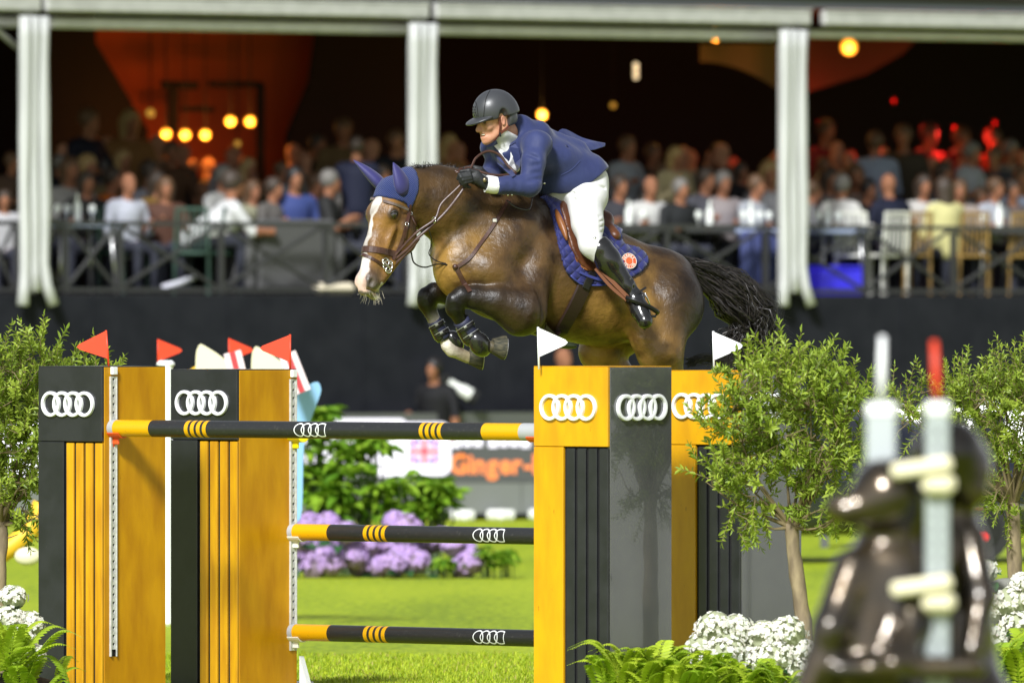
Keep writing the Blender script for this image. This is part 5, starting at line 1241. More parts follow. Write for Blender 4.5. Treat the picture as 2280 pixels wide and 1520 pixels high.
airstrap([hp(915,560,-.60), hp(922,585,-.58), hp(945,595,-.56), hp(975,588,-.52), hp(1010,592,-.47)], .0050, M_blkl, 'martingale_loop', rein)
p = hp(966,490,-.635); MB().tube([p+np.array([.6*math.cos(R(30*i)),-.4*math.cos(R(30*i)),math.sin(R(30*i))])*.018 for i in range(13)], .0035, 6).build('rein_ring', M_steel, rein, smooth=True)
airstrap([hp(1128,446,-.40), hp(1150,462,-.40), hp(1178,466,-.38), hp(1186,440,-.33)], .005, M_blkl, 'pommel_strap', rein)
# leg boots
M_boot = mat('black_shell_boot', (.014,.014,.016), .22, spec=.6, coat=.4); M_navyr = mat('navy_neoprene', (.020,.022,.055), .6); M_sil = mat('silver_print', (.55,.56,.56), .3, metal=.6)
def legboot(a, b, c2, r1, r2, r3, wh):
    bt = empty('leg_boot', b); bt.parent = horse; bt.location = np.array(b)-WL[horse]
    MB().tube(spline([a, (a+b)/2, b], 8), [r1*1.02,r1,r1,(r1+r2)/2,(r1+r2)/2,r2,r2,r2], 14, caps=True).build('liner', M_navyr, bt, smooth=True)
    MB().sphere(c2, (r3*1.25, r3, r3*.95), 16, 10, ax=np.array([unit(b-a), [0,-1,0], np.cross(unit(b-a),[0,-1,0])])).build('fetlock_cup', M_boot, bt, smooth=True)
    ax = unit(b-a); side = unit(np.cross(ax, [0,-1,0]))
    MB().tube(spline([a+ax*.02+side*.012, (a+b)/2+side*.014, b+side*.012], 6), [r1*.75,r1*.9,r1*.95,r2,r2*1.05,r2*.9], 12).build('shell', M_boot, bt, smooth=True)
    for t in ((.28,.72) if wh else (.35,.75)):
        p = a+(b-a)*t; rr = (r1+(r2-r1)*t)*1.12; pts = []; nr = []
        for i in range(17):
            g_ = R(-110+220*i/16); q_ = np.array([0,-1,0])*math.cos(g_)+side*math.sin(g_); pts.append(p+q_*rr); nr.append(q_)
        st = MB().ribbon(pts, nr, .026, .004).build('boot_strap', M_blkl, bt)
        for dd in (-.010, .010):
            MB().ribbon([q_+ax*dd+n2*.004 for q_, n2 in zip(pts, nr)], nr, .003, .0012).build('strap_edge', M_sil, st)
        MB().box(p+np.array([0,-1,0])*rr*1.08, (.02,.006,.012), np.array([side,[0,-1,0],ax]), bev=.002).build('strap_clip', M_sil, st)
legboot(hp(1026,712,-.485), hp(1056,758,-.425), hp(1068,766,-.43), .050, .050, .072, False)
legboot(hp(966,712,-.125), hp(990,752,-.08), hp(1012,760,-.05), .042, .043, .060, True)
# ================================================================ THE RIDER
SKIN = (.54,.285,.185)
CH = hp(1101,266,-.30); PF = unit([-.88,-.44,-.17]); PLf = unit(np.cross(PF,[0,0,1.])); PLf = PLf if PLf[1] < 0 else -PLf; PU = unit(np.cross(PLf,PF)); PU = PU if PU[2] > 0 else -PU
PAX = np.array([PF, PU, PLf])
def ph(u, up, l=0.): return CH + PF*u + PU*up + PLf*l
NB = hp(1150,300,-.17); SHN = hp(1196,322,-.31); SHF = hp(1122,326,.02); ELN = hp(1180,412,-.44); WRN = hp(1094,411,-.53); ELF = hp(1092,396,-.10); WRF = hp(1062,400,-.36)
HIPC = hp(1306,412,.13); HIPN = hp(1306,432,-.02); KNN = hp(1316,540,-.27); ANN = hp(1408,660,-.22); TON = hp(1437,722,-.34)
def tors(Q, rf, k=.05):
    Q.cone(hp(1172,338,-.13), hp(1235,356,-.02), .122*rf, .125*rf, k, flat=(HLT,1.38))
    Q.cone(hp(1235,356,-.02), hp(1300,382,.11), .125*rf, .125*rf, k, flat=(HLT,1.25))
# --- body (skin) one continuous mesh
B_ = SDF(hp(1000,760,-.65), hp(1470,190,.75)+[0,.2,0], .0062)
tors(B_, .80)
B_.cone(SHN, SHF, .055, .055, .04); B_.cone(NB, ph(-.035,-.055), .062, .058, .03)
for a, b, r1, r2 in ((SHN,ELN,.052,.040),(ELN,WRN,.040,.028),(SHF,ELF,.050,.040),(ELF,WRF,.040,.028)): B_.cone(a, b, r1, r2, .03)
for m_ in (lambda p: p, lambda p: mir(np.array(p))):
    B_.cone(m_(HIPN), m_(KNN), .095, .055, .04); B_.cone(m_(KNN), m_(ANN), .055, .035, .03); B_.cone(m_(ANN), m_(hp(1426,694,-.285)), .034, .022, .03)
B_.ell(ph(-.012,.030), (.098,.105,.076), PAX, .02)
B_.cone(ph(.035,-.005), ph(.066,-.085), .064, .036, .04, flat=(PLf,.92))
for s_ in (-1,1):
    B_.cone(ph(-.030,-.055,.050*s_), ph(.062,-.112,.018*s_), .024, .020, .03)
    B_.ell(ph(.066,-.036,.040*s_), (.022,.022,.022), PAX, .02)
    B_.cone(ph(.092,.014,.012*s_), ph(.080,.012,.048*s_), .011, .011, .012)
    B_.ell(ph(.085,-.004,.030*s_), (.013,.010,.013), PAX, .008, op='s')
    B_.ell(ph(.108,-.050,.013*s_), (.012,.010,.010), PAX, .006)
B_.cone(ph(.098,.004), ph(.121,-.044), .009, .013, .014); B_.cone(ph(.098,-.046), ph(.118,-.047), .012, .012, .01)
B_.cone(ph(.080,-.118,.0), ph(.084,-.106,.0), .023, .018, .02)
B_.cone(ph(.093,-.070,.016), ph(.093,-.070,-.016), .011, .011, .010); B_.cone(ph(.091,-.093,.014), ph(.091,-.093,-.014), .010, .010, .010)
B_.ell(ph(.100,-.081,.006), (.020,.0085,.022), PAX, .004, op='s')
B_.cone(ph(.104,-.046,.024), ph(.088,-.078,.036), .004, .004, .010, op='s')
bv, bf = B_.mesh(); bv = smoothmesh(bv, bf, 1, .4)
person = mkobj('person', bv, bf, mat('skin', SKIN, .48, spec=.4, col2=(.46,.21,.125), nscale=25, subs=.0, bump=.0008, bscale=90), smooth=True, origin=hp(1300,450,.1))
tag(person, 'rider in blue jacket, white breeches and black helmet leaning over the horse', 'person')
# teeth, eyes, ears, hair
MB().sphere(ph(.090,-.0775,.004), (.012,.0060,.017), 12, 6, ax=PAX).build('teeth', mat('teeth', (.80,.76,.68), .3), person, smooth=True)
for s_ in (-1,1):
    MB().sphere(ph(.080,-.003,.030*s_), .0115, 12, 8, ax=PAX).build('eye', mat('eye_white', (.10,.07,.055), .25), person, smooth=True)
    E3 = SDF(ph(-.05,-.07,.08*s_)-.08, ph(.02,.03,.08*s_)+.08, .004); EC = ph(-.018,-.010,.078*s_); EAX = np.array([unit(PF*.9+PLf*s_*.45), PU, unit(np.cross(unit(PF*.9+PLf*s_*.45), PU))])
    E3.ell(EC, (.019,.031,.008), EAX, .005); E3.ell(EC+EAX[0]*.003+PLf*s_*.010, (.011,.020,.008), EAX, .006, op='s'); E3.ell(EC-PU*.022, (.010,.010,.008), EAX, .008)
    ev, ef = E3.mesh(); mkobj('ear', smoothmesh(ev, ef, 1), ef, mat('ear_skin', (.50,.23,.15), .5, subs=.0), person, smooth=True)
HR = SDF(ph(-.12,-.12,0)-.12, ph(.1,.1,0)+.12, .006); HR.ell(ph(-.030,.012), (.090,.075,.0795), PAX, .01); HR.cone(ph(.0,.0,.070), ph(.004,-.025,.072), .012, .006, .02); HR.half(ph(.0,-.035), -PU+PF*.2); HR.half(ph(.035,0), PF)
hv, hf_ = HR.mesh(); mkobj('hair', smoothmesh(hv, hf_, 1), hf_, mat('dark_hair', (.035,.022,.014), .6, bump=.002, bscale=120), person, smooth=True)
# --- helmet
K = SDF(ph(0,0,0)-.27, ph(0,0,0)+.27, .0052)
K.ell(ph(-.012,.052), (.140,.128,.112), PAX, .01); K.ell(ph(-.060,.010), (.092,.090,.100), PAX, .05)
K.half(ph(.0,.008), -PU-PF*.10, .006)
K2 = SDF(ph(0,0,0)-.27, ph(0,0,0)+.27, .0052); K2.ell(ph(-.065,.00), (.075,.095,.104), PAX, .01); K2.half(ph(-.055,0), PF+PU*.15, .01); K2.half(ph(-.05,-.052), -PU-PF*.2, .006)
K.f = np.minimum(K.f, K2.f)
K.ell(ph(-.012,.000,.118), (.032,.062,.05), PAX, .012, op='s'); K.ell(ph(-.012,.000,-.118), (.032,.062,.05), PAX, .012, op='s')
kv, kf = K.mesh(); kv = smoothmesh(kv, kf, 2, .4)
helm = mkobj('helmet', kv, kf, mat('matt_charcoal_helmet', (.040,.042,.047), .36, spec=.5, bump=.0003, bscale=300), person, smooth=True); helm['label'] = 'matt charcoal riding helmet with visor'
K = SDF(ph(0,0,0)-.27, ph(0,0,0)+.27, .0052)
VA = np.array([unit(PF-PU*.22), unit(PU+PF*.22), PLf])
K.ell(ph(.080,.018), (.108,.020,.102), VA, .01); K.ell(ph(.075,-.002), (.098,.020,.094), VA, .006, op='s'); K.half(ph(.050,.02), -PF)
kv, kf = K.mesh(); mkobj('visor', smoothmesh(kv, kf, 2, .4), kf, mat('matt_charcoal_helmet'), helm, smooth=True)
KB = bvh_of(helm)
def onhelm(pxs, r, m, name, n=18, off=.001):
    P = spline([np.array([a,b,0.]) for a,b in pxs], n); MB().tube([surf(p[0],p[1],KB,off)[0] for p in P], r, 5).build(name, m, helm)
onhelm([(1092,200),(1083,218),(1079,240),(1077,260)], .0022, M_dark, 'shell_seam')
onhelm([(1044,259),(1043,243),(1049,229),(1057,225),(1062,236),(1065,260)], .0022, M_dark, 'vent_frame')
for i in range(5):
    for j in range(3+(i > 0)):
        x = 1048+4.6*j+(1 if i%2 else 0)+(4-i)*.3; y = 233+6*i
        if x < 1064-(1.5*(4-i)): p, n_ = surf(x, y, KB, .0005); MB().sphere(p, (.0045,.002,.006), 6, 4).build('vent_hole', M_dark, helm)
p, n_ = surf(1051, 254, KB, .003); MB().sphere(p, (.005,.003,.005), 8, 5).build('helmet_badge', M_steel, helm, smooth=True)
M_harn = mat('brown_harness', (.12,.03,.018), .5)
MB().ribbon([ph(.008,.012,.082), ph(.006,-.04,.078), ph(.012,-.085,.066)], PLf, .015, .003).build('chin_strap', M_harn, helm)
MB().ribbon([ph(-.075,-.035,.066), ph(-.030,-.062,.076), ph(.012,-.085,.066)], PLf, .013, .003).build('rear_strap', M_harn, helm)
MB().ribbon([ph(.012,-.085,.066), ph(.035,-.118,.040), ph(.055,-.136,.0), ph(.035,-.118,-.040)], PLf-PU, .010, .003).build('under_chin_strap', M_harn, helm)
MB().box(ph(.012,-.092,.069), (.012,.026,.008), np.array([PF,PU,PLf]), bev=.002).build('strap_buckle', M_dark, helm)
# --- jacket
J = SDF(hp(1040,470,-.65), hp(1385,230,.45)+[0,.15,0], .0062)
tors(J, 1.0)
J.cone(SHN+[0,0,.0], SHF, .085, .08, .05); J.cone(hp(1205,300,-.02), hp(1285,338,.07), .06, .07, .05); J.cone(hp(1160,300,-.16), hp(1195,305,-.10), .085, .10, .05)
J.cone(hp(1146,288,-.18), hp(1158,286,-.15), .078, .086, .03); J.cone(hp(1128,335,-.20), hp(1165,370,-.12), .08, .10, .05); J.cone(hp(1095,330,-.02), hp(1125,345,-.10), .07, .09, .05)
J.cone(SHN, hp(1188,360,-.39), .080, .072, .03); J.cone(hp(1188,360,-.39), ELN, .072, .066, .025); J.cone(ELN, hp(1108,413,-.52), .066, .052, .02)
J.cone(SHF, ELF, .082, .066, .03); J.cone(ELF, hp(1072,398,-.28), .066, .05, .02)
J.cone(hp(1270,385,.0), hp(1318,392,.03), .135, .112, .05); J.cone(hp(1270,380,.15), hp(1318,386,.19), .13, .11, .05); J.cone(hp(1225,405,-.02), hp(1300,402,.06), .09, .11, .05, flat=(HLT,1.4))
# sleeve and side creases
for (a, b) in (((1168,372,-.50),(1200,366,-.47)),((1170,386,-.51),(1202,384,-.47)),((1176,400,-.52),(1204,398,-.47)),((1148,400,-.55),(1160,436,-.54)),((1132,402,-.57),(1138,432,-.56)),((1162,338,-.44),(1196,352,-.46)),((1215,310,-.28),(1262,352,-.2)),((1225,345,-.3),(1275,402,-.16)),((1262,330,-.12),(1290,372,-.1))):
    J.cone(hp(*a), hp(*b), .010, .007, .022, op='s')
# open front, hem and cuffs
J.half(hp(1103,414,-.52), hp(1090,415,-.53)-hp(1110,413,-.51)) if False else None
NKC = ph(-.035,-.075); J.cone(NKC, NB+HFW*.03, .060, .070, .012, op='s')
J.cone(ph(.02,-.13), hp(1122,330,-.26), .036, .022, .02, op='s')
cutp = hp(1104,414,-.52); cn = unit(hp(1090,417,-.54)-hp(1112,413,-.515))
X, Y, Z = J.ax; far = ((X[:,None,None]-cutp[0])*cn[0]+(Y[None,:,None]-cutp[1])*cn[1]+(Z[None,None,:]-cutp[2])*cn[2])
loc = np.maximum(np.sqrt((X[:,None,None]-cutp[0])**2+(Y[None,:,None]-cutp[1])**2+(Z[None,None,:]-cutp[2])**2)-.14, 0)
J.f = np.where(loc <= 0, np.maximum(J.f, far), J.f)
HEMN = unit(np.cross(hp(1348,372,.1)-hp(1210,420,-.05), HLT)); HEMN = HEMN if HEMN[2] < 0 else -HEMN
# curved hem: a big sphere under the skirt
armmask = np.full(J.f.shape, False)
J2 = SDF(hp(1040,470,-.65), hp(1385,230,.45)+[0,.15,0], .0062); J2.cone(SHN, ELN, .10, .085, 0); J2.cone(ELN, WRN, .085, .07, 0)
hq = hp(1345,384,.0); hn2 = hp(1232,432,.0)-hq; hn2 = np.array([-hn2[2],0,hn2[0]]); hn2 = hn2/np.linalg.norm(hn2); hn2 = hn2 if hn2[2] < 0 else -hn2
lx = np.clip(X[:,None,None]-hp(1290,0,0)[0], -.16, .2)
dS = (X[:,None,None]-hq[0])*hn2[0]+(Z[None,None,:]-hq[2])*hn2[2]+1.6*lx*lx-.035+0*Y[None,:,None]
J.f = np.where((J2.f < 0) | (X[:,None,None] < hp(1150,0,0)[0]), J.f, np.maximum(J.f, dS))
jv, jf = J.mesh(); jv = smoothmesh(jv, jf, 1, .5); jv = jv + vnormals(jv, jf)*cloth_noise(jv, .0016, .55)[:,None]; jv = smoothmesh(jv, jf, 1, .3)
M_jac = mat('blue_jacket_cloth', (.028,.038,.118), .62, col2=(.021,.029,.094), nscale=6, spec=.25, sheen=.12, bump=.012, bscale=9, stretch=(1,1,.6))
jac = mkobj('jacket', jv, jf, M_jac, person, smooth=True); jac['label'] = 'royal blue show jacket with flying tail'
JB = bvh_of(jac)
# flying tail vent
def sheet(grid, th, m, name, par):
    g = np.array(grid, float); a, b = g.shape[:2]; nrm = np.zeros_like(g)
    du = np.gradient(g, axis=0); dv = np.gradient(g, axis=1); nrm = np.cross(du, dv); nrm /= np.linalg.norm(nrm, axis=2)[...,None]+1e-9
    V = np.concatenate([(g+nrm*th/2).reshape(-1,3), (g-nrm*th/2).reshape(-1,3)]); n = a*b; Fc = []
    ix = lambda i, j: i*b+j
    for i in range(a-1):
        for j in range(b-1):
            Fc.append((ix(i,j),ix(i+1,j),ix(i+1,j+1),ix(i,j+1))); Fc.append((n+ix(i,j),n+ix(i,j+1),n+ix(i+1,j+1),n+ix(i+1,j)))
    for i in range(a-1): Fc += [(ix(i,0),n+ix(i,0),n+ix(i+1,0),ix(i+1,0)), (ix(i,b-1),ix(i+1,b-1),n+ix(i+1,b-1),n+ix(i,b-1))]
    for j in range(b-1): Fc += [(ix(0,j),ix(0,j+1),n+ix(0,j+1),n+ix(0,j)), (ix(a-1,j),n+ix(a-1,j),n+ix(a-1,j+1),ix(a-1,j+1))]
    return mkobj(name, V, Fc, m, par, smooth=45)
top = spline([hp(1236,302,.03), hp(1254,290,.10), hp(1290,304,.19), hp(1320,311,.24), hp(1348,322,.28)], 14)
bot = spline([hp(1250,322,-.02), hp(1278,336,.02), hp(1300,334,.08), hp(1322,331,.14), hp(1346,324,.24)], 14)
sheet([[t*(1-s_)+b_*s_+np.array([0,0,.008*math.sin(s_*6+i*.5)]) for s_ in np.linspace(0,1,7)] for i, (t, b_) in enumerate(zip(top, bot))], .005, M_jac, 'jacket_tail', jac)
# lapels and collar as folded sheets, placket, pocket, buttons
def lap(poly, off, name, th=.006):
    P = [surf(a, b, JB, off, dflt=-.25)[0] for a, b in poly]; c_ = np.mean(P, 0); n2 = unit(CAMP-c_)
    return MB().prism(P, n2, th).build(name, M_jac, jac)
lap([(1142,264),(1153,266),(1150,292),(1148,318),(1134,326),(1128,318),(1131,298),(1136,280)], .006, 'collar', .010)
lap([(1148,320),(1156,330),(1160,350),(1160,372),(1152,380),(1146,362),(1134,328)], .006, 'lapel', .010)
lap([(1084,330),(1100,326),(1122,352),(1142,384),(1148,392),(1140,396),(1108,362)], .006, 'lapel', .010)
sp_ = [surf(a, b, JB, .007, dflt=-.25)[0] for a, b in ((1102,326),(1116,318),(1130,318),(1142,348),(1152,376),(1149,388),(1134,366),(1116,342))]
MB().prism(sp_, unit(CAMP-sp_[0]), .004).build('shirt_front', mat('white_shirt', (.70,.70,.70), .7, bump=.004, bscale=30), person)
for (x, y) in ((1121,434),(1131,435),(1140,435)):
    p, n_ = surf(x, y, JB, .003, dflt=-.5); MB().sphere(p, (.006,.004,.006), 8, 5).build('sleeve_button', M_steel, jac, smooth=True)
p, n_ = surf(1213, 408, JB, .004, dflt=-.2); MB().sphere(p, (.008,.004,.008), 8, 5).build('front_button', M_steel, jac, smooth=True)
P = [surf(a[0], a[1], JB, .001, dflt=-.2)[0] for a in spline([np.array([1250,390,0.]),np.array([1272,378,0]),np.array([1292,358,0])], 10)]
MB().tube(P, .0035, 5, ell=(1,.5)).build('pocket_welt', M_jac, jac)
# shirt: stock and cuff
H = SDF(hp(1090,440,-.6), hp(1190,270,.1), .0062); H.cone(ph(-.032,-.070), NB+HFW*.02, .066, .078, .02); H.cone(hp(1122,322,-.25), hp(1148,368,-.20), .036, .045, .03); H.half(ph(-.03,-.068), unit(PU*.8+PF*-.45))
hv, hf_ = H.mesh(); mkobj('shirt', smoothmesh(hv, hf_, 1), hf_, mat('white_shirt', (.80,.80,.80), .7, bump=.004, bscale=30), person, smooth=True)
MB().tube(spline([hp(1108,413,-.52), hp(1098,412,-.527), hp(1082,409,-.54)], 6), [.050,.052,.053,.054,.053,.052], 18).build('shirt_cuff', mat('white_shirt'), person, smooth=40)
MB().tube(spline([hp(1074,398,-.29), hp(1068,398,-.33)], 3), [.046,.048,.047], 14).build('shirt_cuff', mat('white_shirt'), person, smooth=40)
# --- breeches
Q = SDF(hp(1180,620,-.5), hp(1370,360,.75)+[0,.1,0], .0065)
Q.cone(hp(1262,412,.05), HIPC, .115, .128, .04, flat=(HLT,1.25)); Q.cone(hp(1235,432,.02), hp(1270,430,.04), .055, .08, .05)
Q.cone(hp(1312,398,.12), hp(1316,420,.10), .080, .085, .05, flat=(HLT,1.3))
for m_ in (lambda p: p, lambda p: mir(np.array(p))):
    Q.cone(m_(hp(1302,436,-.02)), m_(hp(1308,500,-.19)), .118, .094, .05); Q.cone(m_(hp(1308,500,-.19)), m_(hp(1316,545,-.265)), .094, .070, .03)
    Q.cone(m_(hp(1316,545,-.265)), m_(hp(1352,585,-.26)), .070, .050, .03)
    Q.cone(m_(hp(1322,395,.03)), m_(hp(1324,440,-.02)), .075, .078, .05)
for i in range(7): Q.cone(hp(1334+.0*i,470+12*i,-.235-.008*i), hp(1352,463+12*i,-.17), .003, .005, .012, op='s')
for (a, b) in (((1245,432,-.1),(1300,452,-.17)),((1262,428,-.1),(1318,440,-.15)),((1325,410,-.12),(1345,420,-.05))): Q.cone(hp(*a), hp(*b), .006, .005, .02, op='s')
qv_, qf = Q.mesh(); qv_ = smoothmesh(qv_, qf, 1, .4); qv_ = qv_ + vnormals(qv_, qf)*cloth_noise(qv_, .0010, .6)[:,None]; qv_ = smoothmesh(qv_, qf, 1, .3)
mkobj('breeches', qv_, qf, mat('white_breeches', (.62,.62,.61), .65, spec=.3, bump=.005, bscale=14), person, smooth=True)
# --- boots, stirrups
M_bl = mat('black_boot_leather', (.010,.010,.010), .17, spec=.6, coat=.4, coatr=.08, bump=.004, bscale=11)
def tboot(mf, near):
    G_ = SDF(np.minimum(mf(hp(1290,520,-.45)), mf(hp(1480,760,.0)))-.12, np.maximum(mf(hp(1290,520,-.45)), mf(hp(1480,760,.0)))+.12, .0062)
    c = lambda a, b, r1, r2, k=.02: G_.cone(mf(hp(*a)), mf(hp(*b)), r1, r2, k)
    c((1338,556,-.262),(1354,580,-.255),.078,.076); c((1354,580,-.255),(1393,636,-.24),.075,.056,.03); c((1393,636,-.24),(1412,664,-.235),.055,.052,.02)
    c((1412,664,-.235),(1425,690,-.285),.058,.056,.02); c((1425,690,-.285),(1436,714,-.33),.056,.048,.02); c((1411,664,-.225),(1424,660,-.17),.046,.036,.02)
    c((1330,538,-.262),(1334,550,-.262),.056,.064,.02)
    for i, (x, y) in enumerate(((1394,630),(1400,640),(1405,650),(1412,660),(1402,646))):
        G_.cone(mf(hp(x-16,y+6+(i%2)*4,-.28)), mf(hp(x+16,y-8+(i%3)*3,-.27)), .004, .005, .014, op='s')
    tn_ = mf(hp(1328,536,-.262)); G_.half(tn_, unit(mf(hp(1316,520,-.27))-mf(hp(1345,568,-.256))), .006)
    gv, gf = G_.mesh(); gv = smoothmesh(gv, gf, 1, .4); b = mkobj('riding_boot', gv, gf, M_bl, person, smooth=True)
    MB().tube(spline([mf(hp(1404,668,-.20)), mf(hp(1424,700,-.26)), mf(hp(1438,728,-.335))], 8), [.030,.034,.036,.038,.040,.040,.036,.024], 12, ell=(.35,1.), up=mf(hp(1440,690,-.2))-mf(hp(1424,700,-.26))).build('sole', mat('boot_sole', (.03,.025,.02), .6), b, smooth=True)
    MB().ribbon([mf(hp(*p_)) for p_ in ((1400,662,-.285),(1415,655,-.29),(1438,640,-.24))], mf(hp(1415,650,-.5))-mf(hp(1415,650,-.3)), .014, .004).build('spur_strap', M_blkl, b)
    MB().tube([mf(hp(*p_)) for p_ in ((1436,652,-.24),(1443,668,-.22),(1450,686,-.20))], .005, 7).build('spur', M_steel, b, smooth=True)
    MB().sphere(mf(hp(1324,530,-.325)), (.012,.008,.009), 8, 6).build('boot_clasp', M_steel, b, smooth=True)
    return b
tboot(lambda p: np.array(p), True); tboot(lambda p: mir(np.array(p)), False)
for mf in (lambda p: np.array(p), lambda p: mir(np.array(p))):
    st = empty('stirrup', mf(hp(1440,690,-.28))); st.parent = horse; st.location = WL[st]-WL[horse]
    a = [mf(hp(*p_)) for p_ in ((1394,662,-.32),(1410,668,-.35),(1440,680,-.34),(1464,695,-.29),(1462,700,-.22))]
    MB().tube(spline(a, 16), .011, 8, ell=(1.3,.6)).build('stirrup_iron', mat('black_stirrup', (.014,.014,.015), .3, metal=.3), st, smooth=True)
    MB().box(mf(hp(1452,704,-.27)), (.05,.10,.016), bev=.005).build('tread', mat('black_stirrup'), st)
    MB().ribbon(spline([mf(hp(1330,592,-.26)), mf(hp(1365,628,-.29)), mf(hp(1402,666,-.32))], 10), mf(hp(1365,628,-.6))-mf(hp(1365,628,-.3)), .026, .006).build('stirrup_leather', mat('stirrup_tan', (.13,.045,.014), .6, spec=.2), st)
    MB().ribbon(spline([mf(hp(1326,598,-.25)), mf(hp(1360,638,-.28)), mf(hp(1396,668,-.31))], 10), mf(hp(1365,628,-.6))-mf(hp(1365,628,-.3)), .022, .005).build('stirrup_leather', mat('stirrup_tan'), st)
# --- gloved hands with five fingers
def hand(mf, name):
    D = SDF(np.minimum(mf((1000,430,-.70)), mf((1100,360,-.44)))-.05, np.maximum(mf((1000,430,-.70)), mf((1100,360,-.44)))+.05, .0042)
    D.cone(mf((1086,410,-.535)), mf((1072,404,-.545)), .040, .036, .015)
    D.ell(mf((1058,396,-.560)), (.050,.030,.040), None, .015)
    for i, (y0, ln, dy) in enumerate(((385,1.0,-.008),(391,1.08,-.014),(397,1.02,-.012),(403,.85,-.004))):
        a = mf((1046+i*1.5, y0, -.585+dy)); b = mf((1028-5*ln+i*4, y0+4, -.600+dy)); c_ = mf((1022-2*ln+i*5, y0+13*ln, -.585+dy)); d_ = mf((1034+i*4, y0+17*ln, -.560+dy))
        D.cone(a, b, .0118, .0112, .007); D.cone(b, c_, .0110, .0100, .005); D.cone(c_, d_, .0098, .0088, .005)
    D.cone(mf((1064,384,-.565)), mf((1044,379,-.575)), .0135, .0120, .008); D.cone(mf((1044,379,-.575)), mf((1026,382,-.580)), .0115, .0095, .005)
    gv, gf = D.mesh(); o = mkobj(name, smoothmesh(gv, gf, 1, .35), gf, mat('black_glove', (.016,.017,.018), .55, spec=.35, bump=.002, bscale=60), person, smooth=True)
    MB().tube(spline([mf((1082,398,-.575)), mf((1086,410,-.580)), mf((1080,422,-.565))], 6), .006, 6).build('glove_strap', M_dark, o, smooth=True); return o
hand(lambda p: hp(*p), 'glove')
hand(lambda p: hp(p[0]+8, p[1]-8, .0-p[2]*.35-.60+.05), 'glove')
MB().sphere(hp(1079,401,-.592), (.012,.006,.014), 10, 6).build('wristwatch', mat('watch_metal', (.25,.2,.12), .3, metal=.8), person, smooth=True)
# ================================================================ PLANTS
def leaf_mesh(P, D, Nn, Ln, Wd, fold=.25, curl=.15):
    P = np.asarray(P); D = np.asarray(D); D = D/np.linalg.norm(D,axis=1)[:,None]; S_ = np.cross(D, Nn); S_ /= np.linalg.norm(S_,axis=1)[:,None]+1e-9; U = np.cross(S_, D)
    L1 = np.asarray(Ln)[:,None]; W1 = np.asarray(Wd)[:,None]
    pts = [P, P+D*L1*.32+S_*W1*.42+U*W1*fold, P+D*L1*.36, P+D*L1*.32-S_*W1*.42+U*W1*fold, P+D*L1*.70+S_*W1*.38+U*(W1*fold-L1*curl*.4), P+D*L1*.72-U*L1*curl*.5, P+D*L1*.70-S_*W1*.38+U*(W1*fold-L1*curl*.4), P+D*L1-U*L1*curl]
    n = len(P); V = np.stack(pts,1).reshape(-1,3); b = (np.arange(n)*8)[:,None]
    q = np.array([[0,2,1,1],[0,3,2,2],[1,2,5,4],[3,6,5,2],[4,5,7,7],[6,7,5,5]])
    tri = np.concatenate([b+np.array([[0,2,1]]), b+np.array([[0,3,2]]), b+np.array([[4,5,7]]), b+np.array([[6,7,5]])]); quad = np.concatenate([b+np.array([[1,2,5,4]]), b+np.array([[3,6,5,2]])])
    t2 = np.concatenate([tri, quad[:,[0,1,2]], quad[:,[0,2,3]]]); return V, t2
def rv(r, n): a = r.normal(size=(n,3)); return a/np.linalg.norm(a,axis=1)[:,None]
M_leaf = leafmat('privet_leaf', .38, .38); M_bark = mat('pale_bark', (.30,.235,.13), .8, col2=(.16,.12,.07), nscale=18, bump=.006, bscale=22, stretch=(1,1,.35)); M_twig = mat('twig_bark', (.17,.13,.06), .8)
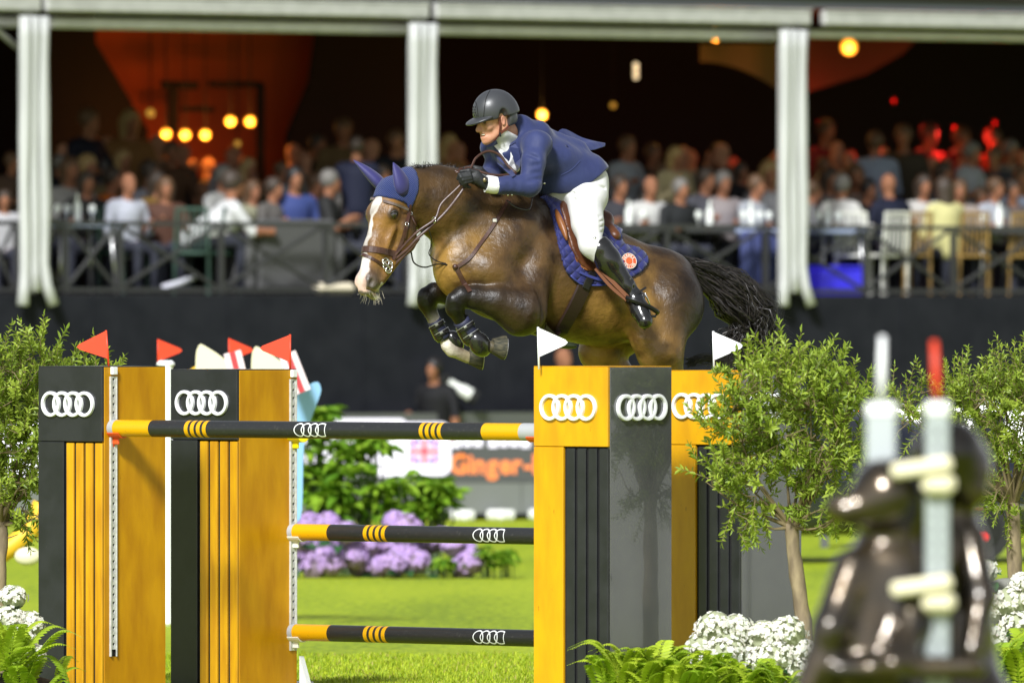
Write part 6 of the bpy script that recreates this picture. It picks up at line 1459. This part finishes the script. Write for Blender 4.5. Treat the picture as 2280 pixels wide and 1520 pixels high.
def tree(px, Y, trunk, blobs, nt, seed, label, name='ornamental_tree', leafL=.060):
    r = np.random.default_rng(seed); base = G(px, Y); root = empty(name, base); tag(root, label, 'tree', 'small trees in the flower beds')
    T = [W(a, b, Y+d) if b is not None else G(a, Y+d) for a, b, d in trunk]; n = 14; pts = spline(T, n); MB().tube([p+r.normal(0,.003,3) for p in pts], [.052-.016*i/(n-1)+.003*math.sin(i*1.7) for i in range(n)], 12).build('trunk', M_bark, root, smooth=True)
    fork = pts[-1]; C = [(W(a,b,Y+d), rx, rz) for a,b,d,rx,rz in blobs]
    limbs = MB(); lp_ = []
    for i in range(26):
        c, rx, rz = C[r.integers(len(C))]; tgt = c+rv(r,1)[0]*np.array([rx,rx,rz])*.75; mid = (fork+tgt)/2+r.normal(0,.05,3)+[0,0,-.02]; q = spline([fork-[0,0,.02], mid, tgt], 9); limbs.tube(q, [.016,.012,.009,.007,.0055,.0045,.004,.003,.002], 6, caps=False); lp_ += q[3:]
    lp_ = np.array(lp_); tw = limbs; LP, LD, LN, LL, LW_, LC = [], [], [], [], [], []
    for i in range(nt):
        c, rx, rz = C[r.choice(len(C), p=np.array([b_[1]**2*b_[2] for b_ in C])/sum(b_[1]**2*b_[2] for b_ in C))]; u = rv(r,1)[0]; st = c+u*np.array([rx,rx,rz])*(r.random()**.30)*.92
        j = np.argmin(((lp_-st)**2).sum(1)); d0 = unit(u*.55+np.array([0,0,.55])+r.normal(0,.35,3)); 
        if st[2] < c[2]-.25*rz and r.random() < .55: d0 = unit(u*.6+np.array([0,0,-.5])+r.normal(0,.25,3))
        ln = r.uniform(.10,.20)+(.08*r.random() if u[2] > .55 else 0); end = st+d0*ln; mid = st+d0*ln*.5+r.normal(0,.012,3)
        if r.random() < .45: tw.tube([lp_[j], (lp_[j]+st)/2+r.normal(0,.02,3), st], [.004,.0035,.003], 4, caps=False)
        tw.tube([st, mid, end], [.0028,.0022,.0012], 4, caps=False); m_ = r.integers(8,14); side = rv(r,1)[0]; side = unit(side-d0*side.dot(d0)); s2 = np.cross(d0, side); g = r.random()
        for k_ in range(m_):
            t = (k_+.5)/m_; p = st+(end-st)*t+(mid-(st+end)/2)*math.sin(t*3.14); ax_ = side if k_%2 else s2
            for sg in (-1,1):
                LP.append(p); LD.append(unit(ax_*sg*.8+d0*.75+r.normal(0,.2,3))); LN.append(d0+r.normal(0,.3,3)); L_f = leafL*r.uniform(.6,1.1)*(1-.35*abs(t-.45)); LL.append(L_f); LW_.append(L_f*r.uniform(.30,.42)); q_ = np.clip(g*.5+r.random()*.35+t*.22,0,1); LC.append([.13+.30*q_, .22+.31*q_, .022+.045*q_])
        LP.append(end); LD.append(d0); LN.append(rv(r,1)[0]); LL.append(leafL*.7); LW_.append(leafL*.2); LC.append([.24,.34,.05])
        if r.random() < .01: LC[-1] = [.5,.4,.02]
    o = tw.build('branches', M_twig, root)
    V, f_ = leaf_mesh(np.array(LP), np.array(LD), np.array(LN), LL, LW_); o = mkobj('crown', V, f_, M_leaf, root); addcol(o, np.repeat(np.array(LC), 8, 0)); o['kind'] = 'stuff'; return root
tree(1800, 64.9, [(1806,None,0),(1795,1450,0),(1782,1330,0),(1766,1230,0),(1762,1165,0)], [(1735,920,0,.36,.34),(1640,975,-.05,.24,.20),(1850,960,.05,.26,.30),(1790,880,0,.30,.18),(1690,1085,0,.28,.26),(1860,1090,0,.24,.26),(1610,1080,-.02,.14,.20),(1650,1150,0,.10,.12),(1905,900,.1,.12,.16)], 430, 21, 'small tree with bright green leaves hiding the rear right pillar')
tree(2268, 65.9, [(2272,None,0),(2266,1400,0),(2262,1300,0),(2256,1180,0),(2254,1120,0)], [(2225,930,0,.34,.26),(2110,930,.05,.26,.22),(2020,925,.05,.18,.16),(2300,900,0,.25,.24),(2250,1060,0,.26,.24),(2190,870,0,.2,.12),(2270,860,0,.16,.12)], 430, 22, 'small tree with pale leaves at the right edge behind the bronze figures', leafL=.046)
tree(-20, 69.8, [(0,None,0),(-2,1400,0),(0,1280,0),(4,1160,0)], [(20,890,0,.36,.28),(120,890,.1,.28,.22),(40,1000,0,.32,.24),(30,1110,0,.26,.24),(190,850,.1,.20,.10),(80,815,0,.2,.12),(-60,960,0,.3,.38),(60,1160,0,.14,.14)], 460, 23, 'small bright green tree behind the leftmost pillar')
# ---- flower heads
M_wpet = leafmat('white_petal', .3, .6); M_gleaf = leafmat('broad_leaf', .3)
def bloom(c, r0, col, parent, seed, name='flower_head', nf=70, pet=.016):
    r = np.random.default_rng(seed); u = rv(r, nf); u[:,2] = np.abs(u[:,2])*1.0-.35*(r.random(nf)); u /= np.linalg.norm(u,axis=1)[:,None]; u[:,1] -= .25; P = c+u*r0*np.array([1,1,.85])*r.uniform(.82,1.04,(nf,1)); LP, LD, LN = [], [], []
    for i in range(nf):
        a = unit(np.cross(u[i], rv(r,1)[0])); b = np.cross(u[i], a)
        for k_ in range(4): th = k_*math.pi/2; d = a*math.cos(th)+b*math.sin(th)+u[i]*.25; LP.append(P[i]); LD.append(d); LN.append(u[i])
    n = len(LP); V, f_ = leaf_mesh(np.array(LP), np.array(LD), np.array(LN), pet*r.uniform(.8,1.2,n), pet*1.0*np.ones(n), fold=-.08, curl=.12); sc_ = MB().sphere(c, r0*.86, 12, 8); nv_ = len(V); o = mkobj(name, np.concatenate([V, np.array(sc_.v)]), [tuple(x) for x in f_]+[tuple(i+nv_ for i in q) for q in sc_.f], M_wpet, parent)
    cc = np.array(col)*r.uniform(.82,1.08,(n,1))*(1+r.normal(0,.03,(n,3))); addcol(o, np.clip(np.concatenate([np.repeat(cc,8,0), np.tile(np.array(col)*[.55,.6,.42],(len(sc_.v),1))]),0,.9)); return o
def bigleaves(pts, dirs, L, wd, cols, parent, name='leaf', mt=None):
    sh = {}
    for p, d, l, w_, c_ in zip(pts, dirs, L, wd, cols):
        V, f_ = leaf_mesh(np.array([p]), np.array([d]), np.array([[.1,-.6,.8]]), [l], [w_]); o = mkobj(name, V, f_, mt or M_gleaf, parent); addcol(o, np.tile(np.array([c_]), (8,1)))
M_wfl = (.80,.79,.70)
def hydrangea(px, Y, heads, label, seed, col=M_wfl, nl=14, r0=.075, lcol=(.035,.095,.028), leafL=.12):
    r = np.random.default_rng(seed); root = empty('hydrangea', G(px, Y)); tag(root, label, 'flower'); st = MB()
    for i, (a, b, d, rr) in enumerate(heads):
        c = W(a, b, Y+d); bloom(c, rr*(1.6 if Y < 80 else 1.25), col, root, seed*50+i, nf=int(80+rr*400), pet=.017 if Y < 80 else .024); st = MB().tube([G(a, Y+d+.05, .02), c-[0,0,rr*.5]], .005, 5).build('stem', mat('green_stem', (.06,.10,.03), .7), root)
    for k_ in range(nl):
        a, b, d, rr = heads[r.integers(len(heads))]; c = W(a, b, Y+d)+np.array([r.uniform(-1.2,1.2)*rr, r.uniform(-.8,.3)*rr, -r.uniform(.2,1.3)*rr]); q = r.random(); bigleaves([c], [unit([r.normal(),-.5+r.normal()*.5,r.uniform(-.4,.5)])], [leafL*r.uniform(.7,1.1)], [leafL*.5], [np.array(lcol)*(.7+.8*q)], root)
    return root
hydrangea(1600, 64.5, [(1592,1400,0,.075),(1638,1404,.03,.07),(1566,1440,.0,.068),(1618,1452,-.06,.08),(1580,1486,-.05,.07),(1655,1462,-.02,.06),(1528,1468,.02,.035)], 'white hydrangea clump right of the yellow and black pillar, above the ferns', 1)
hydrangea(1730, 64.5, [(1702,1420,0,.075),(1752,1412,.02,.078),(1778,1450,.05,.065),(1722,1466,-.05,.08),(1768,1490,0,.06),(1690,1480,-.02,.065)], 'white hydrangea clump at the foot of the small tree', 2)
hydrangea(2230, 65.4, [(2192,1272,0,.055),(2252,1342,.0,.070),(2215,1362,.05,.05),(2268,1395,-.03,.07),(2212,1425,-.05,.06),(2250,1455,-.05,.055),(2032,1400,.02,.07),(2060,1370,.05,.06),(2276,1300,.02,.05)], 'white hydrangea clump at the right edge under the second tree', 3, nl=22)
hydrangea(35, 67.6, [(30,1330,0,.055),(18,1382,-.02,.07),(62,1392,.02,.065),(40,1428,-.05,.07),(14,1462,-.03,.06),(70,1462,0,.06),(52,1490,-.05,.055),(-20,1410,0,.07)], 'white hydrangea clump at the left edge beside the leftmost pillar', 4, nl=18)
o = MB().sphere(W(2240,1305,65.6), (.10,.06,.05), 10, 7).build('stone', mat('grey_stone', (.20,.20,.17), .8, col2=(.12,.12,.11), nscale=12, bump=.01), smooth=True); tag(o, 'grey stone among the white flowers at the right edge', 'stone')
# ---- ferns
M_fern = leafmat('fern_frond', .4, .5)
def fern(px, Y, z0, n, L0, label, seed, spread=1.0):
    r = np.random.default_rng(seed); c = G(px, Y, z0); root = empty('fern', c); tag(root, label, 'fern', 'ferns in the flower beds')
    for i in range(n):
        a = r.uniform(0, 6.28); el = r.uniform(.6,1.45); L = L0*r.uniform(.75,1.15); d = np.array([math.cos(a)*spread, math.sin(a)*.7, 0]); cb_ = r.normal(0,.085,3)*[1.3,.6,0]; P = spline([c+cb_, c+cb_+d*L*.35*math.cos(el)+[0,0,L*.5*math.sin(el)], c+cb_+d*L*.70*math.cos(el*.85)+[0,0,L*.78*math.sin(el)], c+cb_+d*L*.95*math.cos(el*.6)+[0,0,L*.66*math.sin(el)]], 22); LP, LD, LN, LL = [], [], [], []
        up = unit(np.cross(np.cross(d, Z_), d)+np.array([0,0,1.]))
        for k_ in range(2, 22):
            t = unit(P[min(k_+1,21)]-P[k_-1]); s_ = unit(np.cross(t, Z_)); nn = np.cross(s_, t); w_ = L*.19*math.sin(min(1,(k_)/21*1.08+.10)*math.pi)**.75+.008
            for sg in (-1,1): LP.append(P[k_]); LD.append(unit(s_*sg+t*.45-nn*.15)); LN.append(nn); LL.append(w_)
        V, f_ = leaf_mesh(np.array(LP), np.array(LD), np.array(LN), LL, np.array(LL)*.30+.004, fold=.05, curl=.12); mbr = MB().tube(P, [.0035*(1-.8*k_/21) for k_ in range(22)], 4, caps=False); nv = len(V); q = r.random()
        allf = [tuple(x) for x in f_]+[tuple(x+nv for x in f2) for f2 in mbr.f]; o = mkobj('frond', np.concatenate([V, np.array(mbr.v)]), allf, M_fern, root); cc = np.array([.26+.24*q, .42+.20*q, .022+.02*q]); addcol(o, np.concatenate([np.tile(cc,(nv,1))*np.repeat(r.uniform(.85,1.1,(nv//8,1)),8,0), np.tile(cc*.8,(len(mbr.v),1))]))
fern(1420, 64.2, .17, 50, .36, 'bright green fern at the foot of the yellow and black pillar', 31); fern(1540, 64.1, .13, 46, .32, 'bright green fern below the left white flowers', 32); fern(1680, 64.1, .11, 42, .30, 'bright green fern below the right white flowers', 33)
fern(2250, 64.9, .14, 36, .42, 'green fern at the bottom right corner', 34); fern(0, 67.2, .16, 22, .42, 'green fern at the bottom left corner', 35); fern(70, 67.25, .06, 12, .30, 'small dark fern against the leftmost pillar', 36)
M_soil = mat('dark_soil', (.035,.025,.015), .9, bump=.02, bscale=12)
for (px, Y, wx, lab) in ((1600, 64.6, 1.5, 'dark soil bed under the ferns right of centre'),(2235, 65.4, 1.0, 'dark soil bed at the right edge'),(10, 67.7, .9, 'dark soil bed at the left edge')):
    c = G(px, Y); o = MB().sphere(c+[0,0,-.05], (wx*.55,.55,.22), 20, 8).build('flower_bed', M_soil, smooth=True); tag(o, lab, 'flower bed', kind='structure')
# ---- purple bed and leafy shrubs in the middle distance
r = np.random.default_rng(5); heads = []
for (a, b) in ((690,1170),(730,1165),(770,1185),(880,1160),(905,1175),(680,1220),(715,1235),(750,1215),(790,1240),(775,1205),(830,1215),(850,1240),(870,1215),(905,1235),(935,1225),(960,1210),(985,1200),(1010,1215),(1035,1225),(1050,1250),(700,1262),(740,1255),(800,1258),(845,1262),(880,1255),(925,1250),(1030,1262),(660,1200),(655,1240)): heads.append((a, b, r.uniform(-.2,.25), r.uniform(.085,.115)))
hydrangea(860, 99.5, heads, 'bed of purple hydrangeas behind the lower poles', 9, col=(.56,.38,.72), nl=46, lcol=(.03,.10,.03), leafL=.22)
def shrub(px, Y, blobs, n, label, seed, leafL, cols=((.09,.22,.014),(.32,.50,.04))):
    r = np.random.default_rng(seed); root = empty('leafy_shrub', G(px, Y)); tag(root, label, 'shrub', 'leafy shrubs behind the jump'); LP, LD, LN, LL, LC = [], [], [], [], []; st = MB()
    for i in range(n):
        a, b, d, rx, rz = blobs[r.integers(len(blobs))]; c = W(a,b,Y+d)+rv(r,1)[0]*np.array([rx,rx,rz])*r.random()**.5; sp = c+np.array([0,.1,-.25]); st.tube([G(px+(a-px)*.5, Y+d, .0)+r.normal(0,.05,3)*[1,1,0], sp, c], [.012,.008,.004], 5, caps=False)
        for k_ in range(7):
            th = k_*.9+r.random(); dd = unit(np.array([math.cos(th), math.sin(th), r.uniform(-.55,.35)])); LP.append(c); LD.append(dd); LN.append(np.array([0,0,1.])+r.normal(0,.25,3)); LL.append(leafL*r.uniform(.7,1.2)); q = r.random(); LC.append(np.array(cols[0])*(1-q)+np.array(cols[1])*q)
    st.build('stems', mat('green_stem'), root); V, f_ = leaf_mesh(np.array(LP), np.array(LD), np.array(LN), LL, np.array(LL)*.42); o = mkobj('foliage', V, f_, M_gleaf, root); addcol(o, np.repeat(np.array(LC),8,0)); o['kind'] = 'stuff'
shrub(740, 100.6, [(700,960,0,.16,.16),(760,1000,0,.25,.20),(690,1040,0,.2,.2),(800,1045,0,.25,.22),(730,1110,0,.25,.16),(705,925,0,.06,.06),(830,990,0,.12,.08)], 85, 'tall bright green leafy shrub left of the screen flag', 41, .22)
shrub(930, 100.6, [(900,1085,0,.25,.12),(960,1075,0,.18,.10),(860,1120,0,.3,.14),(985,1105,0,.12,.10),(930,1130,0,.2,.1)], 62, 'lower green leafy shrub under the screen flag', 42, .20)
shrub(1100, 99.3, [(1085,1235,0,.10,.10),(1115,1240,0,.12,.08),(990,1255,0,.12,.06)], 30, 'small light green plant at the right end of the purple flowers', 43, .12)
# ================================================================ OTHER JUMPS, CAR, BRONZE FIGURES
def fin(poly, Y, m, th, label, name='jump_fin', cat='fin', group='coloured fins of the far jump'):
    P = spline([np.array([a,b,0.]) for a,b in poly+[poly[0]]], 40)[:-1]; Q = [W(p[0],p[1],Y) for p in P]; o = MB().prism(Q, (0,1,0), th).build(name, m); tag(o, label, cat, group)
FY = 84.0
M_cream = mat('cream_paint', (.70,.66,.46), .5); M_skyb = mat('sky_blue_paint', (.22,.43,.66), .5); M_pinkr = mat('dark_red_paint', (.45,.04,.05), .5); M_palep = mat('pale_pink_paint', (.74,.62,.66), .5); M_yfar = mat('yellow_far_paint', (.70,.42,.02), .5)
fin([(443,768),(452,768),(500,800),(520,835),(520,900),(445,900),(436,830),(437,785)], FY+.3, M_cream, .10, 'cream pointed fin left of the red and white board')
fin([(566,774),(576,773),(625,805),(640,840),(640,900),(568,900),(560,830),(561,790)], FY+.3, M_cream, .10, 'cream pointed fin between the two red and white boards')
fin([(400,838),(440,812),(470,808),(520,830),(520,900),(400,900)], FY+.8, M_yfar, .1, 'yellow and cream panel low behind the second pillar')
fin([(640,1150),(660,880),(685,858),(706,850),(714,862),(712,880),(690,940),(676,1000),(670,1150)], FY, M_skyb, .10, 'sky blue curved fin right of the second pillar')
def board(x0,y0,x1,y1, label):
    c = np.array([x0,y0]); d = unit(np.array([x1-x0,y1-y0,0.])); nx = np.array([-d[1],d[0],0]); root = empty('striped_board', W(x0,y1,FY-.3)); tag(root, label, 'board', 'striped boards of the far jump')
    def st(o0, o1, m, nm, dy=0.):
        Q = [W(*(np.array([x0,y0,0])+nx*o0)[:2],FY-.3-dy), W(*(np.array([x0,y0,0])+nx*o1)[:2],FY-.3-dy), W(*(np.array([x1,y1,0])+nx*o1)[:2],FY-.3-dy), W(*(np.array([x1,y1,0])+nx*o0)[:2],FY-.3-dy)]; MB().prism(Q, (0,1,0), .06).build(nm, m, root)
    st(-6,7,M_palep,'pale_edge',.02); st(7.3,20,M_pinkr,'red_stripe'); st(20.3,33,M_palep,'pale_stripe')
board(530,780,560,900,'red and white slanted board left of the second red flag'); board(652,782,686,868,'red and white slanted board right of the second red flag')
ps = empty('white_upright', G(368,FY)); tag(ps, 'white upright with rounded top in the gap between the left pillars', 'post'); MB().box(W(369,950,FY)*[1,1,0]+[0,0,W(0,805,FY)[2]/2], (.10,.10,W(0,805,FY)[2]), bev=.02).build('post', M_white, ps); MB().box(W(369,810,FY), (.13,.12,.05), bev=.02).build('cap', M_white, ps)
p2 = empty('white_upright', G(545,FY+.5)); tag(p2, 'white upright carrying the middle far red flag', 'post'); MB().box(G(512,FY+.5)+[0,0,W(0,812,FY)[2]/2], (.09,.09,W(0,812,FY)[2]), bev=.02).build('post', M_white, p2); MB().box(W(512,816,FY+.5), (.11,.11,.04), bev=.015).build('cap', M_white, p2)
flag(352, 808, 352, 755, (404,780), (352,755), (352,804), FY, M_red, 'blurred far red flag in the gap between the left pillars', False); flag(511, 812, 510, 753, (562,779), (510,753), (511,803), FY+.5, M_red, 'blurred far red flag above the red and white board', False)
# yellow and cream ornament behind the left tree
oy = empty('yellow_ornament', G(20,84)); tag(oy, 'yellow curved ornament low behind the left tree', 'ornament'); MB().tube(spline([W(-60,1280,84), W(-10,1240,84), W(40,1205,84), W(75,1170,84), W(95,1120,84)], 14), .075, 12).build('arc', M_yfar, oy, smooth=True)
for i in (-60, -10): MB().box(G(i,84)+[0,0,.2], (.08,.08,.4), bev=.01).build('foot', M_yfar, oy)
o = MB().sphere(W(62,1238,83.5), (.10,.06,.07), 14, 8).build('cream_ball', M_cream, smooth=True); tag(o, 'cream rounded ornament beside the yellow one', 'ornament')
# ---- car
CY = 106.0; car = empty('parked_car', G(1925, CY)); tag(car, 'dark glossy car parked behind the right trees', 'car')
Cx = lambda x, y, z: G(1925, CY)+np.array([x, y+.12*x, z]); D = SDF(Cx(-3.2,-1.2,-.05)-[0,.5,0], Cx(2.6,1.2,1.6)+[0,.5,0], .03); CAX = np.array([unit([1,.12,0]), unit([-.12,1,0]), [0,0,1.]])
D.box(Cx(-.5,0,.62), (2.35,.90,.36), CAX, .22); D.ell(Cx(-.5,0,.78), (2.25,.86,.26), CAX, .1); D.ell(Cx(-.55,0,1.02), (1.45,.72,.42), CAX, .12)
for x in (-2.0,1.0): D.cone(Cx(x,-1.2,.33), Cx(x,-.62,.33), .37, .37, .02, op='s'); D.cone(Cx(x,1.2,.33), Cx(x,.62,.33), .37, .37, .02, op='s')
cv, cf = D.mesh(); mkobj('body', smoothmesh(cv, cf, 3), cf, mat('black_car_paint', (.006,.008,.016), .08, spec=.6, coat=1., coatr=.02), car, smooth=True)
for x in (-2.0,1.0):
    for s_ in (-1,1):
        c = Cx(x,s_*.80,.33); wh = MB().tube([c+CAX[1]*-.11, c+CAX[1]*.11], .33, 24).build('wheel', mat('tyre_rubber', (.012,.012,.012), .8), car, smooth=40); MB().tube([c+CAX[1]*s_*.10, c+CAX[1]*s_*.125], .22, 20).build('rim', mat('dark_rim', (.03,.03,.032), .3, metal=.6), wh, smooth=40)
for (x0,x1) in ((-1.35,-.6),(-.5,.35)): MB().prism([Cx(x0,-.80,.95), Cx(x1,-.80,.95), Cx(x1-.06,-.62,1.30), Cx(x0+.12,-.62,1.30)], CAX[1], .03).build('window', mat('dark_window', (.01,.012,.015), .05, spec=.8), car)
MB().box(W(2175,1195,CY-.80), (.20,.10,.07), CAX, bev=.02).build('tail_light', mat('red_tail_light', (.5,.01,.01), .2, emit=(1,.02,.02), estr=.8), car); MB().box(Cx(1.2,-.92,.52), (1.1,.03,.03), CAX, bev=.01).build('chrome_trim', M_steel, car); MB().box(Cx(.2,-.90,.74), (.16,.03,.025), CAX, bev=.008).build('door_handle', M_steel, car)
# ---- bronze figures with white jump uprights, close to the camera
BY = 37.0; BS = BY/32.5
def bp(px, py, d=0.): return W(px, py, BY+d)
M_bronze = mat('polished_bronze', (.085,.062,.036), .24, metal=.75, coat=.8, coatr=.1, col2=(.022,.019,.015), nscale=7, rvar=.08)
def bronze(prims, label, cuts=()):
    D = SDF(bp(1720,2560,-.6), bp(2290,930,.6), .014)
    for (a, b, r1, r2) in prims: D.cone(bp(*a), bp(*b), r1*BS, r2*BS, .035)
    for (a, b, r1) in cuts: D.cone(bp(*a), bp(*b), r1*BS, r1*BS, .02, op='s')
    v_, f_ = D.mesh(); o = mkobj('bronze_figure', smoothmesh(v_, f_, 2), f_, M_bronze, smooth=True); tag(o, label, 'statue', 'bronze figures of the jump wing'); return o
fa = bronze([((1975,1100,-.05),(1985,1125,.0),.105,.115),((1955,1120,-.08),(1885,1135,-.1),.07,.04),((1885,1135,-.1),(1862,1128,-.1),.042,.034),((1985,1150,.02),(1990,1240,.02),.08,.09),((1965,1270,.0),(1925,1440,.0),.115,.15),((1925,1440,.0),(1930,1560,.05),.15,.18),
 ((1900,1265,-.08),(1850,1400,-.16),.06,.055),((1850,1400,-.16),(1800,1530,-.18),.05,.04),((2010,1265,-.05),(2035,1390,-.12),.065,.055),((2035,1390,-.12),(1990,1480,-.24),.05,.04),((1870,1490,-.2),(2170,1485,-.2),.035,.035),((1930,1560,.05),(1860,1760,-.15),.15,.10),((1860,1760,-.15),(1880,2500,.0),.09,.06),((1960,1560,.05),(2000,1800,-.1),.14,.10),((2000,1800,-.1),(2010,2500,.0),.09,.06),((1930,1050,.02),(1925,1040,.02),.03,.02),((2025,1055,.04),(2035,1045,.04),.03,.02)], 'blurred bronze figure with a long snout, left of the measuring post', [((1930,1100,-.19),(1940,1105,-.19),.02)])
fb = bronze([((2110,1010,.15),(2125,1040,.18),.105,.11),((2150,1060,.14),(2165,1095,.12),.06,.045),((2110,1090,.2),(2120,1180,.2),.075,.085),((2120,1220,.2),(2128,1400,.2),.10,.11),((2128,1400,.2),(2120,1580,.2),.11,.15),((2160,1200,.12),(2185,1330,.04),.05,.045),((2185,1330,.04),(2165,1450,-.04),.042,.038),((2085,1210,.12),(2070,1330,.05),.05,.045),((2130,1580,.2),(2080,1800,.05),.14,.1),((2080,1800,.05),(2080,2500,.2),.09,.06),((2150,1580,.2),(2190,1800,.05),.14,.1),((2190,1800,.05),(2180,2500,.2),.09,.06)], 'blurred bronze figure with a round head, right of the measuring post')
def upright(px, top, wd, m, flagm, fx, ftop, label, d, marks):
    c = bp(px, 1500, d)*[1,1,0]; zt = bp(px, top, d)[2]; root = empty('jump_upright', c); tag(root, label, 'post', 'white uprights of the bronze jump wing')
    wd = wd*BS; MB().box(c+[0,0,zt/2], (wd,.06,zt), bev=.008).build('post', m, root); MB().box(c+[0,0,zt-.025], (wd*1.06,.07,.05), bev=.01).build('cap', mat('white_gloss_plastic'), root)
    a, b = bp(px, top, d), bp(fx, ftop, d); MB().tube([a, (a*.6+b*.4), b], [.011,.014,.011], 10, ell=(1,1.0)).build('flag_staff', flagm, root, smooth=True); MB().prism([a*.55+b*.45+[0,.0,0], b, b+[.004,.14,-.06]], (1,0,0), .008).build('flag_panel', flagm, root)
    if marks:
        for k in range(34):
            z = zt-.10-.045*k
            if z > .2: MB().box(c+[0,-.0305,z], (.016,.004,.020), bev=.001).build('keyhole', mat('grey_mark', (.16,.17,.18), .6), root)
M_gw = mat('grey_white_metal', (.44,.48,.49), .4); M_gw2 = mat('pale_grey_metal', (.34,.38,.38), .4)
upright(1962, 895, .085, M_gw, mat('white_flag_plastic'), 1965, 748, 'blurred plain white upright with a white flag edge-on', .10, False); upright(2087, 893, .068, M_gw2, M_red, 2080, 758, 'blurred grey measuring upright with a red flag edge-on', -.12, True)
for (y, lab) in ((1040,'blurred cream cup high on the measuring post'),(1303,'blurred cream cup low on the measuring post')):
    c = bp(2052,y,-.19); root = MB(); root.box(c, (.20,.08,.050), np.array([unit([1,0,.14]),[0,1,0],unit([-.14,0,1])]), bev=.012); root.box(bp(2090,y+36,-.18), (.11,.06,.07), bev=.02); o = root.build('jump_cup', mat('cream_cup', (.80,.74,.52), .45)); tag(o, lab, 'cup', 'plastic cups holding the poles')
# white reflector wall added out of view, to be mirrored in the glossy pillars
ab = empty('reflector_wall', (11,69,0)); tag(ab, 'added white reflector wall, unseen, at the right side of the arena', 'wall'); wa = np.array([unit([.8,-.6,0]), unit([.6,.8,0]), [0,0,1.]])
for k in range(6): MB().box(np.array([11,69,2.2])+wa[0]*(k-2.5)*2.0, (1.97,.08,4.4), wa, bev=.01).build('panel', mat('reflector_white', (.42,.42,.42), .7), ab)
# done
